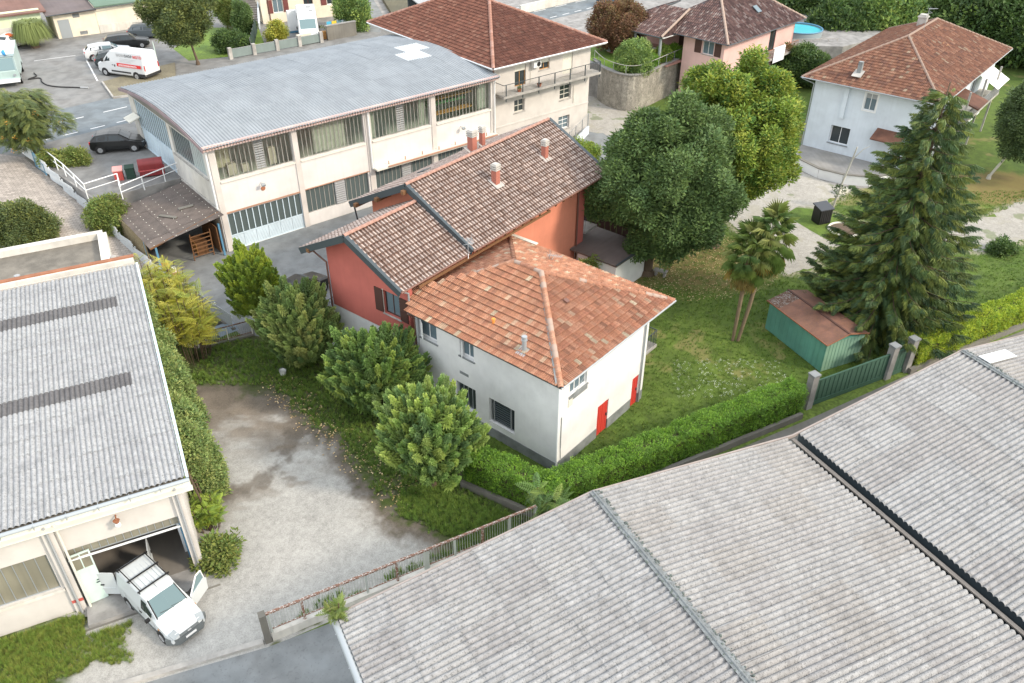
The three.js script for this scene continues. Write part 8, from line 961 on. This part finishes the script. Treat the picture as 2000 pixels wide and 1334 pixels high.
  // driver's door standing open on the right of the picture
  const dr = M('front_door', [prism([[0, 0.28], [-1.1, 0.28], [-1.16, 0.95], [-1.05, 1.12], [-0.0, 1.02]], -0.03, 0.03).rotateY(PI / 2)], wp, t, { pos: [0.9, 0, 0.95], ry: 1.15 }); const fg = [[0.02, 1.03], [1.03, 1.13], [0.95, 1.66], [0.62, 1.7]]; M('door_frame', fg.map((p, i) => beam(V(0, p[1], -p[0]).multiply(V(1, 1, -1)), V(0, fg[(i + 1) % 4][1], fg[(i + 1) % 4][0]), 0.05, 0.05)).slice(1), m.whiteClean, dr); M('door_window', tri([fg.map((p) => [0, p[1], p[0]])]), glassPale, dr); M('mirror', bx(0.12, 0.15, 0.2, 0.1, 1.12, 0.2), m.black, dr); M('handle', bx(0.03, 0.04, 0.18, 0.045, 0.92, 0.9), m.black, dr);
  dr.rotation.y = PI - 1.15;
  // rear doors
  const rd = (s, turn) => { const d = M('rear_door', [bx(0.8, 1.42, 0.05, s * 0.4, 1.05, 0), bx(0.6, 0.06, 0.06, s * 0.4, 0.75, -0.02)], wp, t, { pos: [-s * 0.84, 0, -2.14], ry: turn }); M('handle', bx(0.16, 0.05, 0.05, s * 0.62, 1.0, -0.04), m.black, d); return d; };
  rd(1, 2.26); rd(-1, -2.03);
  M('load_bay', bb(-0.78, 0.5, -2.15, 0.78, 1.72, -2.13), m.interior, t);
}
// person walking at the top left, cut by the frame
{
  const t = thing('person', 'person in a white top and dark trousers walking past the garages', 'person', [-46.9, U1, -107.6], 30);
  const J = [[[0.10, 0.05, 0.22], [0.10, 0.46, 0.12], 0.055, 0.07], [[0.10, 0.46, 0.12], [0.09, 0.9, 0.0], 0.075, 0.10], [[-0.10, 0.05, -0.24], [-0.10, 0.47, -0.06], 0.055, 0.07], [[-0.10, 0.47, -0.06], [-0.09, 0.9, 0], 0.075, 0.10], [[0.10, 0.03, 0.2], [0.11, 0.03, 0.36], 0.045, 0.04], [[-0.10, 0.03, -0.26], [-0.11, 0.03, -0.1], 0.045, 0.04], [[0, 0.92, 0], [0, 1.2, 0], 0.15, 0.14], [[0, 1.2, 0], [0, 1.4, 0], 0.15, 0.12], [[-0.13, 1.4, 0], [0.13, 1.4, 0], 0.08, 0.08], [[0.19, 1.4, 0], [0.24, 1.1, -0.05], 0.05, 0.042], [[0.24, 1.1, -0.05], [0.22, 0.86, 0.06], 0.042, 0.032], [[-0.19, 1.4, 0], [-0.24, 1.1, 0.06], 0.05, 0.042], [[-0.24, 1.1, 0.06], [-0.22, 0.87, 0.18], 0.042, 0.032], [[0, 1.42, 0], [0, 1.54, 0.02], 0.055, 0.055], [[0, 1.62, 0.02], [0, 1.68, 0.02], 0.09, 0.095]];
  const N = 64, mc = new MarchingCubes(N, new THREE.MeshBasicMaterial(), false, false, 60000), S = 0.98; mc.isolation = 0;
  for (let k = 0; k < N; k++) for (let j = 0; j < N; j++) for (let i = 0; i < N; i++) { const P = V((i / N - 0.5) * 2 * S, (j / N - 0.5) * 2 * S + 0.9, (k / N - 0.5) * 2 * S); let d = 9; for (const [a, b, r0, r1] of J) { const A = V(...a), e = V(...b).sub(A), h = clamp(P.clone().sub(A).dot(e) / e.lengthSq()), q = P.distanceTo(A.addScaledVector(e, h)) - mix(r0, r1, h), hh = clamp(0.5 + 0.5 * (d - q) / 0.03); d = mix(d, q, hh) - 0.03 * hh * (1 - hh); } mc.field[k * N * N + j * N + i] = -d; }
  mc.update(); const cnt = mc.count, g = new THREE.BufferGeometry(), pp = new Float32Array(cnt * 3), nn = mc.normalArray.slice(0, cnt * 3), cc = new Float32Array(cnt * 3); for (let i = 0; i < cnt; i++) { const x = mc.positionArray[i * 3] * S, y = mc.positionArray[i * 3 + 1] * S + 0.9, z = mc.positionArray[i * 3 + 2] * S; pp.set([x, y, z], i * 3); const c = y < 0.09 ? [0.03, 0.03, 0.03] : y < 0.97 && Math.abs(x) < 0.19 ? [0.03, 0.035, 0.05] : y > 1.5 ? (y > 1.64 || z < 0 ? [0.06, 0.04, 0.03] : [0.45, 0.28, 0.2]) : Math.abs(x) > 0.19 && y < 1.15 ? [0.45, 0.28, 0.2] : [0.72, 0.72, 0.72]; cc.set(c, i * 3); }
  g.setAttribute('position', new THREE.BufferAttribute(pp, 3)); g.setAttribute('normal', new THREE.BufferAttribute(nn, 3)); g.setAttribute('color', new THREE.BufferAttribute(cc, 3)); const b = new THREE.Mesh(g, mat([1, 1, 1], { vertexColors: true })); b.name = 'body'; b.castShadow = b.receiveShadow = true; t.add(b);
}
renderer.render(scene, camera);
